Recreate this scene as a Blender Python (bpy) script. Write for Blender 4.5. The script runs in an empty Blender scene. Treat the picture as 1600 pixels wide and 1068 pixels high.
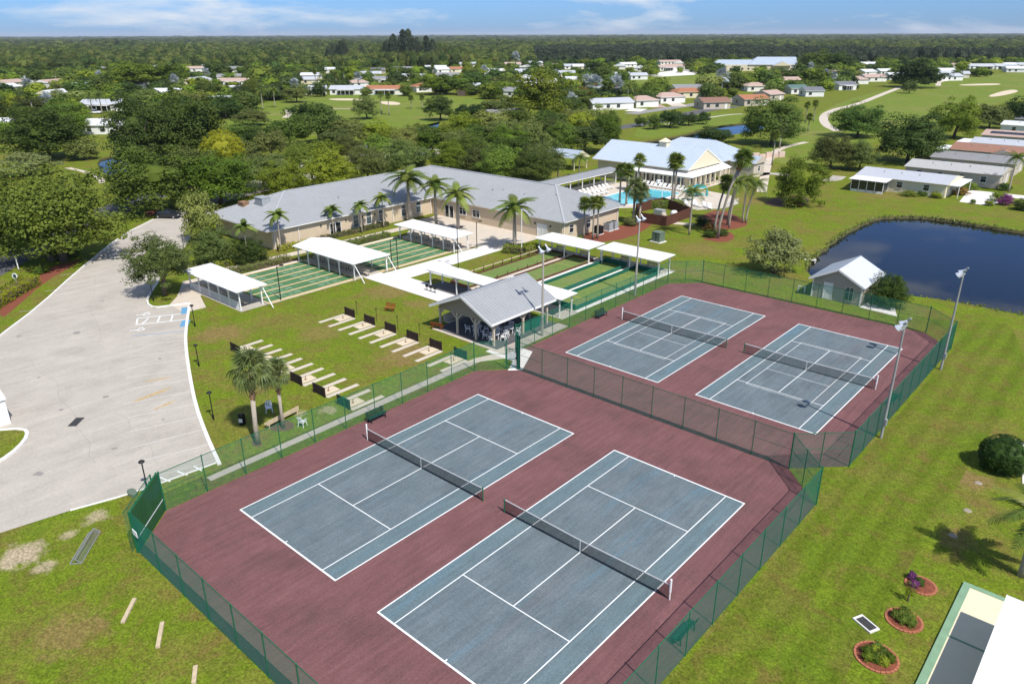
import bpy, math, random
from mathutils import Vector, Matrix, noise
from mathutils.geometry import delaunay_2d_cdt
R = math.radians
SC = bpy.context.scene
COL = SC.collection

# ------------------------------------------------------------------ camera
cam_d = bpy.data.cameras.new('camera')
cam_d.sensor_width = 36.0
cam_d.lens = 26.12
cam_d.clip_start = 0.5
cam_d.clip_end = 80000.0
cam = bpy.data.objects.new('camera', cam_d)
COL.objects.link(cam)
_p, _y, _r = 0.3927, -0.7263, -0.0033          # pitch down, yaw, roll
fw = Vector((math.sin(_y)*math.cos(_p), math.cos(_y)*math.cos(_p), -math.sin(_p)))
rt = Vector((math.cos(_y), -math.sin(_y), 0))
upv = rt.cross(fw)
rt, upv = rt*math.cos(_r)+upv*math.sin(_r), upv*math.cos(_r)-rt*math.sin(_r)
cam.matrix_world = Matrix(((rt.x, upv.x, -fw.x, 42.776), (rt.y, upv.y, -fw.y, -19.694), (rt.z, upv.z, -fw.z, 30.383), (0, 0, 0, 1)))
SC.camera = cam

# ------------------------------------------------------------------ light
SUN_EL = R(54.0)
SUN_AZ = math.atan2(-0.26, 0.966)              # direction towards the sun, from +x
sun_d = bpy.data.lights.new('sun', 'SUN')
sun_d.energy = 4.3
sun_d.angle = R(0.53)
sun_d.color = (1.0, 0.955, 0.88)
sun = bpy.data.objects.new('sun', sun_d)
COL.objects.link(sun)
to_sun = Vector((math.cos(SUN_EL)*math.cos(SUN_AZ), math.cos(SUN_EL)*math.sin(SUN_AZ), math.sin(SUN_EL)))
sun.rotation_euler = to_sun.to_track_quat('Z', 'Y').to_euler()
world = bpy.data.worlds.new('World')
SC.world = world
world.use_nodes = True
wn, wl = world.node_tree.nodes, world.node_tree.links
bg = wn['Background']
sky = wn.new('ShaderNodeTexSky')
sky.sky_type = 'NISHITA'
sky.sun_disc = False
sky.sun_elevation = SUN_EL
sky.sun_rotation = math.pi/2-SUN_AZ
sky.altitude = 30
sky.air_density = 1.0
sky.dust_density = 0.4
sky.ozone_density = 2.2
bg.inputs['Strength'].default_value = 0.10
# clear-air tint that fades upwards, and scattered low clouds from noise over the sky direction
tc = wn.new('ShaderNodeTexCoord')
sep = wn.new('ShaderNodeSeparateXYZ')
wl.new(tc.outputs['Generated'], sep.inputs[0])
tint = wn.new('ShaderNodeValToRGB')
tint.color_ramp.elements[0].position = 0.0
tint.color_ramp.elements[0].color = (0.32, 0.60, 1.24, 1)
tint.color_ramp.elements[1].position = 0.6
tint.color_ramp.elements[1].color = (0.92, 0.95, 1.0, 1)
wl.new(sep.outputs['Z'], tint.inputs[0])
hs = wn.new('ShaderNodeMix'); hs.data_type = 'RGBA'; hs.blend_type = 'MULTIPLY'
hs.inputs[0].default_value = 1.0
wl.new(sky.outputs[0], hs.inputs[6]); wl.new(tint.outputs[0], hs.inputs[7])
mp = wn.new('ShaderNodeMapping')
mp.inputs['Scale'].default_value = (1, 1, 4.5)
mp.inputs['Location'].default_value = (5.2, 2.2, 0.3)
wl.new(tc.outputs['Generated'], mp.inputs[0])
cn = wn.new('ShaderNodeTexNoise')
cn.inputs['Scale'].default_value = 5.0
cn.inputs['Detail'].default_value = 10
cn.inputs['Roughness'].default_value = 0.60
cn.inputs['Distortion'].default_value = 0.3
wl.new(mp.outputs[0], cn.inputs['Vector'])
cr = wn.new('ShaderNodeValToRGB')
cr.color_ramp.elements[0].position = 0.50
cr.color_ramp.elements[1].position = 0.70
wl.new(cn.outputs['Fac'], cr.inputs[0])
mx = wn.new('ShaderNodeMix'); mx.data_type = 'RGBA'
wl.new(cr.outputs[0], mx.inputs[0])
wl.new(hs.outputs[2], mx.inputs[6])
mx.inputs[7].default_value = (6.6, 7.0, 7.6, 1)
wl.new(mx.outputs[2], bg.inputs['Color'])
SC.view_settings.view_transform = 'Standard'
SC.view_settings.look = 'None'
SC.view_settings.gamma = 1.0
SC.view_settings.exposure = 0.3
SC.view_settings.use_curve_mapping = False
SC.cycles.max_bounces = 6
SC.cycles.transparent_max_bounces = 12
SC.cycles.use_denoising = True

# ------------------------------------------------------------------ mesh helpers
class MB:
    def __init__(s):
        s.v, s.f, s.m = [], [], []
    def add(s, vs, fs, mi=0):
        b = len(s.v)
        s.v += [tuple(v) for v in vs]
        s.f += [tuple(i+b for i in f) for f in fs]
        s.m += [mi]*len(fs)
        return s
    def box(s, x0, x1, y0, y1, z0, z1, mi=0):
        return s.add([(x0,y0,z0),(x1,y0,z0),(x1,y1,z0),(x0,y1,z0),(x0,y0,z1),(x1,y0,z1),(x1,y1,z1),(x0,y1,z1)],
                     [(3,2,1,0),(4,5,6,7),(0,1,5,4),(1,2,6,5),(2,3,7,6),(3,0,4,7)], mi)
    def bar(s, p, q, w, h=None, mi=0):
        p, q = Vector(p), Vector(q)
        h = h or w
        d = (q-p).normalized()
        a = d.cross(Vector((0,0,1)))
        if a.length < 1e-4: a = Vector((1,0,0))
        a.normalize(); b = a.cross(d)
        vs = [c+a*i*w/2+b*j*h/2 for c in (p,q) for i,j in ((-1,-1),(1,-1),(1,1),(-1,1))]
        return s.add(vs, [(0,1,2,3),(7,6,5,4),(4,5,1,0),(5,6,2,1),(6,7,3,2),(7,4,0,3)], mi)
    def tube(s, pts, rad, n=8, mi=0, cap=True):
        pts = [Vector(p) for p in pts]
        if not isinstance(rad, (list, tuple)): rad = [rad]*len(pts)
        vs, fs = [], []
        a = None
        for i, p in enumerate(pts):
            d = (pts[min(i+1, len(pts)-1)]-pts[max(i-1, 0)]).normalized()
            if a is None:
                a = d.cross(Vector((0.31, 0.2, 0.93)))
                if a.length < 1e-3: a = d.cross(Vector((1, 0, 0)))
            a = (a-d*a.dot(d)).normalized(); b = d.cross(a)
            vs += [p+(a*math.cos(2*math.pi*k/n)+b*math.sin(2*math.pi*k/n))*rad[i] for k in range(n)]
        for i in range(len(pts)-1):
            for k in range(n):
                fs.append((i*n+k, i*n+(k+1)%n, (i+1)*n+(k+1)%n, (i+1)*n+k))
        if cap:
            fs.append(tuple(range(n-1, -1, -1)))
            fs.append(tuple((len(pts)-1)*n+k for k in range(n)))
        return s.add(vs, fs, mi)
    def prism(s, poly, z0, z1, mi=0, side=None):
        a = sum(poly[i][0]*poly[(i+1)%len(poly)][1]-poly[(i+1)%len(poly)][0]*poly[i][1] for i in range(len(poly)))
        if a < 0: poly = poly[::-1]
        n = len(poly)
        s.add([(x,y,z0) for x,y in poly]+[(x,y,z1) for x,y in poly], [tuple(range(n-1,-1,-1)), tuple(range(n,2*n))], mi)
        return s.add([(x,y,z0) for x,y in poly]+[(x,y,z1) for x,y in poly], [(i,(i+1)%n,(i+1)%n+n,i+n) for i in range(n)], mi if side is None else side)
    def lathe(s, prof, n=12, c=(0,0,0), mi=0):
        vs = [(c[0]+r*math.cos(2*math.pi*k/n), c[1]+r*math.sin(2*math.pi*k/n), c[2]+z) for r,z in prof for k in range(n)]
        fs = [(i*n+k, i*n+(k+1)%n, (i+1)*n+(k+1)%n, (i+1)*n+k) for i in range(len(prof)-1) for k in range(n)]
        return s.add(vs, fs, mi)
    def mesh(s, name, mats, smooth=False):
        me = bpy.data.meshes.new(name)
        me.from_pydata(s.v, [], s.f)
        if not isinstance(mats, (list, tuple)): mats = [mats]
        for m in mats: me.materials.append(m)
        if len(mats) > 1: me.polygons.foreach_set('material_index', s.m)
        if smooth: me.polygons.foreach_set('use_smooth', [True]*len(s.f))
        me.update()
        return me
    def build(s, name, mats, parent=None, loc=None, smooth=False, rz=0):
        return place(s.mesh(name, mats, smooth), name, parent, loc, rz)

def place(me, name, parent=None, loc=None, rz=0, scale=None, rot=None):
    o = bpy.data.objects.new(name, me)
    COL.objects.link(o)
    if parent is not None: o.parent = parent
    if loc is not None: o.location = loc
    if rot is not None: o.rotation_euler = rot
    elif rz: o.rotation_euler = (0, 0, rz)
    if scale is not None: o.scale = scale if isinstance(scale, (tuple, list)) else (scale,)*3
    return o
def tag(o, label=None, cat=None, group=None, kind=None):
    if label: o['label'] = label
    if cat: o['category'] = cat
    if group: o['group'] = group
    if kind: o['kind'] = kind
    return o
def thing(name, label, cat, loc=(0,0,0), rz=0, group=None):
    o = bpy.data.objects.new(name, None)
    o.empty_display_size = 0.3
    COL.objects.link(o)
    o.location = loc if len(loc) == 3 else (loc[0], loc[1], 0)
    o.rotation_euler = (0, 0, rz)
    return tag(o, label, cat, group)
def copy_tree(o, parent=None):
    c = o.copy()
    COL.objects.link(c)
    c.parent = parent
    for ch in list(o.children): copy_tree(ch, c)
    return c
def tri_fill(poly, holes=()):
    pts = [Vector(p) for p in poly]
    edges = [(i, (i+1) % len(poly)) for i in range(len(poly))]
    for h in holes:
        b = len(pts)
        pts += [Vector(p) for p in h]
        edges += [(b+i, b+(i+1) % len(h)) for i in range(len(h))]
    v, e, f, *_ = delaunay_2d_cdt(pts, edges, [], 1, 1e-4)
    def inside(p, poly):
        c = False
        for i in range(len(poly)):
            a, b = poly[i], poly[i-1]
            if (a[1] > p[1]) != (b[1] > p[1]) and p[0] < (b[0]-a[0])*(p[1]-a[1])/(b[1]-a[1])+a[0]: c = not c
        return c
    out = []
    for t in f:
        c = sum((v[i] for i in t), Vector((0,0)))/len(t)
        if inside(c, poly) and not any(inside(c, h) for h in holes):
            a, b2, c2 = v[t[0]], v[t[1]], v[t[2]]
            if (b2-a).cross(c2-a) < 0: t = t[::-1]
            out.append(tuple(t))
    return [(p.x, p.y) for p in v], out
def sheet(name, poly, z, m, parent=None, kind='structure', holes=()):
    v, f = tri_fill(poly, holes)
    b = MB(); b.add([(x, y, z) for x, y in v], f)
    o = b.build(name, m, parent)
    if kind and parent is None: o['kind'] = kind
    return o
def smooth_poly(pts, it=2, closed=True):
    for _ in range(it):
        out = []
        n = len(pts)
        for i in range(n if closed else n-1):
            a, b = pts[i], pts[(i+1) % n]
            out += [(a[0]*.75+b[0]*.25, a[1]*.75+b[1]*.25), (a[0]*.25+b[0]*.75, a[1]*.25+b[1]*.75)]
        if not closed: out = [pts[0]]+out+[pts[-1]]
        pts = out
    return pts
def offset_line(pts, d):
    out = []
    for i, p in enumerate(pts):
        a, b = Vector(pts[max(i-1, 0)]), Vector(pts[min(i+1, len(pts)-1)])
        t = (b-a).normalized()
        out.append((p[0]-t.y*d, p[1]+t.x*d))
    return out
def ribbon(name, pts, w, z, m, it=2, kind='structure'):
    pts = smooth_poly(pts, it, False)
    l, r = offset_line(pts, w/2), offset_line(pts, -w/2)
    b = MB()
    b.add([(x, y, z) for x, y in l]+[(x, y, z) for x, y in r], [(i+len(l), i+1+len(l), i+1, i) for i in range(len(l)-1)])
    o = b.build(name, m)
    if kind: o['kind'] = kind
    return o
def kerb(name, pts, m, w=0.22, h=0.13, it=1):
    pts = smooth_poly(pts, it, False) if it else pts
    l, r = offset_line(pts, w/2), offset_line(pts, -w/2)
    b = MB()
    n = len(l)
    for i in range(n-1):
        vs = [(*l[i], 0), (*r[i], 0), (*r[i+1], 0), (*l[i+1], 0), (*l[i], h), (*r[i], h), (*r[i+1], h), (*l[i+1], h)]
        b.add(vs, [(4,5,6,7),(0,4,7,3),(1,2,6,5),(0,1,5,4),(3,7,6,2)])
    o = b.build(name, m)
    o['kind'] = 'structure'
    return o

# ------------------------------------------------------------------ materials
MATS = {}
def grained(N, L, geo, src, scale, amount, stretch=None):
    """fine light and dark mottling multiplied over a colour"""
    n = N.new('ShaderNodeTexNoise'); n.inputs['Scale'].default_value = scale
    n.inputs['Detail'].default_value = 3; n.inputs['Roughness'].default_value = 0.8
    vec = geo.outputs['Position']
    if stretch:
        g_ = N.new('ShaderNodeMapping'); g_.inputs['Scale'].default_value = stretch
        L.new(vec, g_.inputs[0]); vec = g_.outputs[0]
    L.new(vec, n.inputs['Vector'])
    r = N.new('ShaderNodeMapRange'); r.inputs[1].default_value, r.inputs[2].default_value = 0.34, 0.66
    r.inputs[3].default_value, r.inputs[4].default_value = 1-amount, 1+amount
    L.new(n.outputs['Fac'], r.inputs[0])
    x = N.new('ShaderNodeMix'); x.data_type = 'RGBA'; x.blend_type = 'MULTIPLY'; x.inputs[0].default_value = 1.0
    L.new(src, x.inputs[6]); L.new(r.outputs[0], x.inputs[7])
    return x.outputs[2]
def nodes(m): return m.node_tree.nodes, m.node_tree.links
def mat(name, rgb, rough=0.85, var=0.12, scale=1.5, bump=0.0, bscale=20.0, metal=0.0, spec=0.3, tint=None, tpos=(0.5, 0.65), tscale=0.4, grain=None):
    """plain surface with two octaves of worn colour variation, optional second tint in patches"""
    m = bpy.data.materials.new(name)
    m.use_nodes = True
    N, L = nodes(m)
    b = N['Principled BSDF']
    b.inputs['Roughness'].default_value = rough
    b.inputs['Metallic'].default_value = metal
    b.inputs['Specular IOR Level'].default_value = spec
    geo = N.new('ShaderNodeNewGeometry')
    n1 = N.new('ShaderNodeTexNoise')
    n1.inputs['Scale'].default_value = scale
    n1.inputs['Detail'].default_value = 6
    n1.inputs['Roughness'].default_value = 0.65
    L.new(geo.outputs['Position'], n1.inputs['Vector'])
    ramp = N.new('ShaderNodeValToRGB')
    ramp.color_ramp.elements[0].position = 0.3
    ramp.color_ramp.elements[1].position = 0.7
    ramp.color_ramp.elements[0].color = (*[c*(1-var) for c in rgb], 1)
    ramp.color_ramp.elements[1].color = (*[min(1, c*(1+var)) for c in rgb], 1)
    L.new(n1.outputs['Fac'], ramp.inputs[0])
    out = ramp.outputs[0]
    if tint:
        n2 = N.new('ShaderNodeTexNoise')
        n2.inputs['Scale'].default_value = tscale
        n2.inputs['Detail'].default_value = 8
        n2.inputs['Roughness'].default_value = 0.7
        L.new(geo.outputs['Position'], n2.inputs['Vector'])
        mr = N.new('ShaderNodeMapRange')
        mr.inputs[1].default_value, mr.inputs[2].default_value = tpos
        L.new(n2.outputs['Fac'], mr.inputs[0])
        mx = N.new('ShaderNodeMix'); mx.data_type = 'RGBA'
        L.new(mr.outputs[0], mx.inputs[0])
        L.new(out, mx.inputs[6])
        mx.inputs[7].default_value = (*tint, 1)
        out = mx.outputs[2]
    if grain: out = grained(N, L, geo, out, *grain[:2])
    if grain and len(grain) > 2: out = grained(N, L, geo, out, *grain[2:])
    L.new(out, b.inputs['Base Color'])
    if bump:
        n3 = N.new('ShaderNodeTexNoise')
        n3.inputs['Scale'].default_value = bscale
        n3.inputs['Detail'].default_value = 4
        L.new(geo.outputs['Position'], n3.inputs['Vector'])
        bp = N.new('ShaderNodeBump')
        bp.inputs['Strength'].default_value = bump
        bp.inputs['Distance'].default_value = 0.05
        L.new(n3.outputs['Fac'], bp.inputs['Height'])
        L.new(bp.outputs[0], b.inputs['Normal'])
    MATS[name] = m
    return m
def leafmat(name, c0, c1, rough=0.6, trans=0.34, patch=0.25):
    """leaf colour varies by leaf, by clump position and by tree"""
    m = bpy.data.materials.new(name)
    m.use_nodes = True
    N, L = nodes(m)
    b = N['Principled BSDF']
    b.inputs['Roughness'].default_value = rough
    b.inputs['Specular IOR Level'].default_value = 0.25
    geo = N.new('ShaderNodeNewGeometry')
    oi = N.new('ShaderNodeObjectInfo')
    nz = N.new('ShaderNodeTexNoise')
    nz.inputs['Scale'].default_value = patch
    nz.inputs['Detail'].default_value = 3
    L.new(geo.outputs['Position'], nz.inputs['Vector'])
    a1 = N.new('ShaderNodeMath'); a1.operation = 'MULTIPLY_ADD'
    L.new(geo.outputs['Random Per Island'], a1.inputs[0]); a1.inputs[1].default_value = 0.45
    L.new(oi.outputs['Random'], a1.inputs[2])
    a2 = N.new('ShaderNodeMath'); a2.operation = 'MULTIPLY_ADD'
    L.new(a1.outputs[0], a2.inputs[0]); a2.inputs[1].default_value = 0.42
    a3 = N.new('ShaderNodeMath'); a3.operation = 'MULTIPLY'
    L.new(nz.outputs['Fac'], a3.inputs[0]); a3.inputs[1].default_value = 0.5
    L.new(a3.outputs[0], a2.inputs[2])
    ramp = N.new('ShaderNodeValToRGB')
    ramp.color_ramp.elements[0].position = 0.22
    ramp.color_ramp.elements[1].position = 0.85
    ramp.color_ramp.elements[0].color = (*c0, 1)
    ramp.color_ramp.elements[1].color = (*c1, 1)
    L.new(a2.outputs[0], ramp.inputs[0])
    hsv = N.new('ShaderNodeHueSaturation')
    hm = N.new('ShaderNodeMapRange'); hm.inputs[3].default_value, hm.inputs[4].default_value = 0.486, 0.526
    wn_ = N.new('ShaderNodeTexWhiteNoise'); wn_.noise_dimensions = '1D'; L.new(oi.outputs['Random'], wn_.inputs['W'])
    L.new(wn_.outputs['Value'], hm.inputs[0]); L.new(hm.outputs[0], hsv.inputs['Hue'])
    vm = N.new('ShaderNodeMapRange'); vm.inputs[3].default_value, vm.inputs[4].default_value = 0.72, 1.22
    L.new(oi.outputs['Random'], vm.inputs[0]); L.new(vm.outputs[0], hsv.inputs['Value'])
    L.new(ramp.outputs[0], hsv.inputs['Color'])
    L.new(hsv.outputs[0], b.inputs['Base Color'])
    tr = N.new('ShaderNodeBsdfTranslucent')
    L.new(hsv.outputs[0], tr.inputs['Color'])
    ms = N.new('ShaderNodeMixShader')
    ms.inputs[0].default_value = trans
    L.new(b.outputs[0], ms.inputs[1]); L.new(tr.outputs[0], ms.inputs[2])
    L.new(ms.outputs[0], N['Material Output'].inputs['Surface'])
    MATS[name] = m
    return m
def grassmat(name, green, dark, dry, drypos, dscale, stripes=0.0, soil=None, patches=()):
    m = bpy.data.materials.new(name)
    m.use_nodes = True
    N, L = nodes(m)
    b = N['Principled BSDF']
    b.inputs['Roughness'].default_value = 0.95
    b.inputs['Specular IOR Level'].default_value = 0.1
    geo = N.new('ShaderNodeNewGeometry')
    def nz(scale, det=6, rough=0.65, dist=0.0):
        n = N.new('ShaderNodeTexNoise')
        n.inputs['Scale'].default_value = scale
        n.inputs['Detail'].default_value = det
        n.inputs['Roughness'].default_value = rough
        n.inputs['Distortion'].default_value = dist
        L.new(geo.outputs['Position'], n.inputs['Vector'])
        return n.outputs['Fac']
    def mr(src, a, c, lo=0.0, hi=1.0):
        r = N.new('ShaderNodeMapRange')
        r.inputs[1].default_value, r.inputs[2].default_value = a, c
        r.inputs[3].default_value, r.inputs[4].default_value = lo, hi
        L.new(src, r.inputs[0])
        return r.outputs[0]
    def mixc(f, a, c, mode='MIX'):
        x = N.new('ShaderNodeMix'); x.data_type = 'RGBA'; x.blend_type = mode
        if isinstance(f, float): x.inputs[0].default_value = f
        else: L.new(f, x.inputs[0])
        for s, i in ((a, 6), (c, 7)):
            if isinstance(s, tuple): x.inputs[i].default_value = (*s, 1)
            else: L.new(s, x.inputs[i])
        return x.outputs[2]
    c = mixc(mr(nz(0.35, 8, 0.7), 0.35, 0.66), dark, green)
    c = mixc(mr(nz(2.3, 6, 0.8), 0.42, 0.72, 0, 0.55), c, tuple(min(1, g*1.35) for g in green))
    if stripes:
        w = N.new('ShaderNodeTexWave')
        w.bands_direction = 'X'
        w.inputs['Scale'].default_value = 0.17
        w.inputs['Distortion'].default_value = 4.5
        w.inputs['Detail'].default_value = 2
        w.inputs['Detail Scale'].default_value = 0.3
        L.new(geo.outputs['Position'], w.inputs['Vector'])
        c = mixc(mr(w.outputs['Fac'], 0.2, 0.8, 0, stripes), c, tuple(g*0.62 for g in green))
    c = mixc(mr(nz(dscale, 9, 0.72, 0.6), drypos[0], drypos[1], 0, 0.75), c, dry)
    c = mixc(mr(nz(dscale*3.6, 7, 0.72, 0.5), drypos[0]+.03, drypos[1]+.02, 0, 0.8), c, tuple(q*s for q, s in zip(dry, (0.86,0.78,0.8))))
    c = mixc(mr(nz(dscale*2.1, 5, 0.7, 0.4), 0.56, 0.70, 0, 0.55), c, tuple(q*s for q, s in zip(green, (0.72,0.92,0.9))))
    if soil: c = mixc(mr(nz(0.5, 8, 0.75, 1.0), 0.69, 0.76, 0, 0.8), c, soil)
    # worn spots and bare ground at known places, with ragged edges
    if patches:
        rag = mr(nz(0.9, 7, 0.75), 0.2, 0.8, -0.75, 0.75)
        for x, y, rad, colr, amt in patches:
            d_ = N.new('ShaderNodeVectorMath'); d_.operation = 'DISTANCE'; L.new(geo.outputs['Position'], d_.inputs[0]); d_.inputs[1].default_value = (x, y, 0)
            s_ = N.new('ShaderNodeMath'); s_.operation = 'MULTIPLY_ADD'; L.new(d_.outputs['Value'], s_.inputs[0]); s_.inputs[1].default_value = 1/rad; L.new(rag, s_.inputs[2])
            c = mixc(mr(s_.outputs[0], 0.95, 0.45, 0.0, amt), c, colr)
    # blade-scale speckle
    c = grained(N, L, geo, c, 2.2, 0.22)
    c = grained(N, L, geo, c, 6.5, 0.42)
    L.new(c, b.inputs['Base Color'])
    bp = N.new('ShaderNodeBump')
    bp.inputs['Strength'].default_value = 0.6
    bp.inputs['Distance'].default_value = 0.06
    L.new(nz(9.0, 5, 0.8), bp.inputs['Height'])
    L.new(bp.outputs[0], b.inputs['Normal'])
    MATS[name] = m
    return m

DRY, SANDY = (0.220,0.150,0.060), (0.42,0.34,0.235)
PATCHES = [(*(-31.87,15.94),3.5,DRY,.8),(*(-41.85,23.95),3.0,DRY,.7),(*(-11.83,25.88),4.0,DRY,.75),(*(-28.89,37.57),4.0,DRY,.7),(*(-23.60,23.15),3.0,DRY,.55),(*(-22.44,36.71),2.5,DRY,.6),
           (*(-5.99,-11.80),1.7,SANDY,.9),(*(-3.63,-11.11),0.9,SANDY,.7),(*(-6.59,-6.94),1.0,SANDY,.7),(*(-5.95,-8.99),0.7,SANDY,.6),(*(-9.07,10.98),0.8,SANDY,.6),(*(-7.68,12.99),1.0,SANDY,.6),
           (*(3.58,-12.20),2.2,DRY,.7),(*(4.08,-5.50),1.6,DRY,.6),(*(37.18,37.55),1.7,DRY,.8),(*(37.82,29.12),1.6,DRY,.6),(*(34.60,21.72),1.6,DRY,.7),(*(34.26,13.58),1.5,DRY,.6),(*(34.46,43.94),2.2,DRY,.55),(*(33.52,57.74),2.6,DRY,.5),
           (*(-19.33,120.81),6.0,DRY,.55),(*(-8.23,81.76),5.0,DRY,.45),(*(-3.33,70.77),3.0,DRY,.5),(*(0.24,143.44),6.0,DRY,.45)]
grassmat('lawn', (0.140,0.192,0.013), (0.098,0.142,0.011), (0.190,0.142,0.045), (0.46,0.66), 0.15, 0.0, None, PATCHES)
grassmat('mown_lawn', (0.132,0.185,0.013), (0.092,0.138,0.011), (0.180,0.138,0.040), (0.47,0.67), 0.12, 0.55)
grassmat('golf_grass', (0.155,0.205,0.028), (0.115,0.165,0.022), (0.25,0.22,0.08), (0.50,0.70), 0.035, 0.0)
mat('burgundy', (0.166,0.076,0.077), 0.9, 0.14, 0.30, 0.2, 40, tint=(0.114,0.059,0.059), tpos=(0.50,0.74), tscale=0.22, grain=(7.0,0.17,3.2,0.14,(1,0.07,1)))
mat('line_paint', (0.78,0.80,0.80), 0.7, 0.05, 3)
mat('worn_paint', (0.54,0.52,0.48), 0.8, 0.14, 5)
mat('blue_paint', (0.12,0.30,0.48), 0.8, 0.2, 4)
mat('concrete', (0.432,0.395,0.345), 0.9, 0.08, 0.35, 0.1, 30, tint=(0.345,0.312,0.268), tpos=(0.50,0.78), tscale=0.16, grain=(4.0,0.07,0.9,0.07,(1,0.12,1)))
mat('white_concrete', (0.72,0.69,0.66), 0.9, 0.06, 1.2, tint=(0.58,0.55,0.51), tpos=(0.55,0.8), tscale=0.5)
mat('tan_concrete', (0.56,0.49,0.41), 0.9, 0.08, 1.2, tint=(0.47,0.41,0.34), tpos=(0.55,0.8), tscale=0.5)
mat('kerb_white', (0.74,0.72,0.69), 0.85, 0.08, 2)
mat('asphalt', (0.105,0.105,0.11), 0.9, 0.1, 1.0)
mat('far_road', (0.27,0.26,0.25), 0.9, 0.1, 0.5)
mat('mulch', (0.20,0.062,0.035), 0.95, 0.4, 6, 0.4, 14)
mat('brown_mulch', (0.13,0.075,0.05), 0.95, 0.4, 6, 0.4, 14)
mat('sand', (0.62,0.52,0.38), 0.95, 0.08, 1.2, 0.2, 12)
mat('green_steel', (0.008,0.125,0.058), 0.45, 0.08, 4, spec=0.4)
mat('green_wire', (0.012,0.165,0.110), 0.55, 0.05, 2, spec=0.3)
mat('galv_steel', (0.33,0.34,0.34), 0.45, 0.12, 3, metal=0.3)
mat('pole_grey', (0.30,0.30,0.285), 0.7, 0.15, 1.0)
mat('pole_concrete', (0.38,0.35,0.295), 0.85, 0.12, 1.5)
mat('black_metal', (0.012,0.012,0.013), 0.5, 0.1, 3)
mat('net_black', (0.010,0.010,0.011), 0.8, 0.1, 3)
mat('white_trim', (0.80,0.79,0.76), 0.6, 0.04, 2)
mat('white_roof', (0.78,0.78,0.775), 0.55, 0.06, 0.7, tint=(0.60,0.59,0.56), tpos=(0.54,0.80), tscale=0.5)
mat('white_plastic', (0.82,0.82,0.82), 0.45, 0.03, 2)
mat('lamp_white', (0.70,0.74,0.80), 0.35, 0.04, 2, metal=0.3)
mat('metal_roof', (0.375,0.385,0.395), 0.42, 0.07, 0.4, spec=0.5, metal=0.25)
mat('pale_metal_roof', (0.46,0.53,0.61), 0.42, 0.05, 0.4, spec=0.5, metal=0.2)
mat('seam', (0.50,0.51,0.52), 0.42, 0.05, 1, metal=0.3)
mat('pale_seam', (0.66,0.72,0.78), 0.42, 0.05, 1, metal=0.2)
mat('stucco', (0.60,0.485,0.345), 0.9, 0.06, 0.8, 0.12, 30)
mat('cream_stucco', (0.76,0.67,0.50), 0.9, 0.04, 0.8)
mat('taupe_wall', (0.30,0.26,0.205), 0.85, 0.06, 1.0)
mat('timber_beige', (0.53,0.46,0.35), 0.8, 0.1, 2)
mat('dark_glass', (0.015,0.022,0.028), 0.08, 0.1, 1, spec=0.8)
mat('shade_glass', (0.06,0.085,0.095), 0.15, 0.15, 1.5, spec=0.6)
mat('board_brown', (0.028,0.017,0.014), 0.85, 0.25, 3)
mat('board_green', (0.015,0.055,0.035), 0.85, 0.2, 3)
mat('wood_red', (0.27,0.075,0.018), 0.7, 0.2, 4)
mat('wood_pale', (0.52,0.42,0.28), 0.9, 0.2, 4)
mat('fence_brown', (0.115,0.045,0.030), 0.85, 0.25, 2)
mat('turf_green', (0.135,0.205,0.050), 0.95, 0.12, 1.0, 0.2, 30, grain=(4.0,0.15), tint=(0.185,0.20,0.07), tpos=(0.45,0.7), tscale=0.2)
mat('court_green', (0.070,0.170,0.072), 0.85, 0.12, 0.8, grain=(4.0,0.15))
mat('gutter_tan', (0.58,0.42,0.22), 0.85, 0.1, 1.5)
mat('board_teal', (0.010,0.110,0.072), 0.6, 0.1, 2)
mat('yellow_paint', (0.55,0.42,0.05), 0.8, 0.1, 3)
mat('pale_paint', (0.45,0.60,0.50), 0.8, 0.1, 3)
mat('practice_green', (0.022,0.105,0.030), 0.8, 0.15, 1.0, tint=(0.03,0.12,0.10), tpos=(0.5,0.7), tscale=0.3)
mat('bench_green', (0.010,0.052,0.040), 0.6, 0.15, 3)
mat('utility_green', (0.13,0.17,0.125), 0.6, 0.1, 2)
mat('trunk_brown', (0.14,0.105,0.075), 0.95, 0.3, 5, 0.5, 12)
mat('trunk_grey', (0.30,0.265,0.215), 0.95, 0.25, 4, 0.4, 14)
mat('palm_grey', (0.36,0.31,0.25), 0.9, 0.2, 5, 0.3, 14)
mat('palm_boot', (0.26,0.15,0.085), 0.95, 0.35, 6, 0.6, 10)
mat('crownshaft', (0.16,0.22,0.05), 0.5, 0.12, 3)
mat('brick_edge', (0.40,0.15,0.085), 0.9, 0.15, 5)
mat('grey_grate', (0.05,0.05,0.052), 0.7, 0.2, 4)
mat('umbrella_teal', (0.01,0.33,0.38), 0.7, 0.06, 2)
mat('ac_grey', (0.32,0.34,0.35), 0.6, 0.1, 3)
mat('car_paint', (0.035,0.040,0.048), 0.25, 0.03, 1, metal=0.5, spec=0.6)
mat('car_white', (0.75,0.76,0.77), 0.3, 0.03, 1, spec=0.6)
mat('tyre', (0.015,0.015,0.016), 0.9, 0.1, 3)
mat('red_stripe', (0.10,0.02,0.018), 0.6, 0.1, 2)
mat('tile_terracotta', (0.36,0.155,0.085), 0.85, 0.2, 2)
mat('tile_pink', (0.44,0.32,0.27), 0.85, 0.15, 2)
mat('shingle_grey', (0.24,0.24,0.25), 0.9, 0.15, 2)
mat('shingle_light', (0.40,0.40,0.395), 0.85, 0.10, 2)
mat('shingle_russet', (0.29,0.155,0.11), 0.9, 0.18, 2)
mat('shingle_brown', (0.24,0.135,0.10), 0.9, 0.15, 2)
mat('roof_pale', (0.62,0.63,0.66), 0.6, 0.06, 1)
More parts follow.
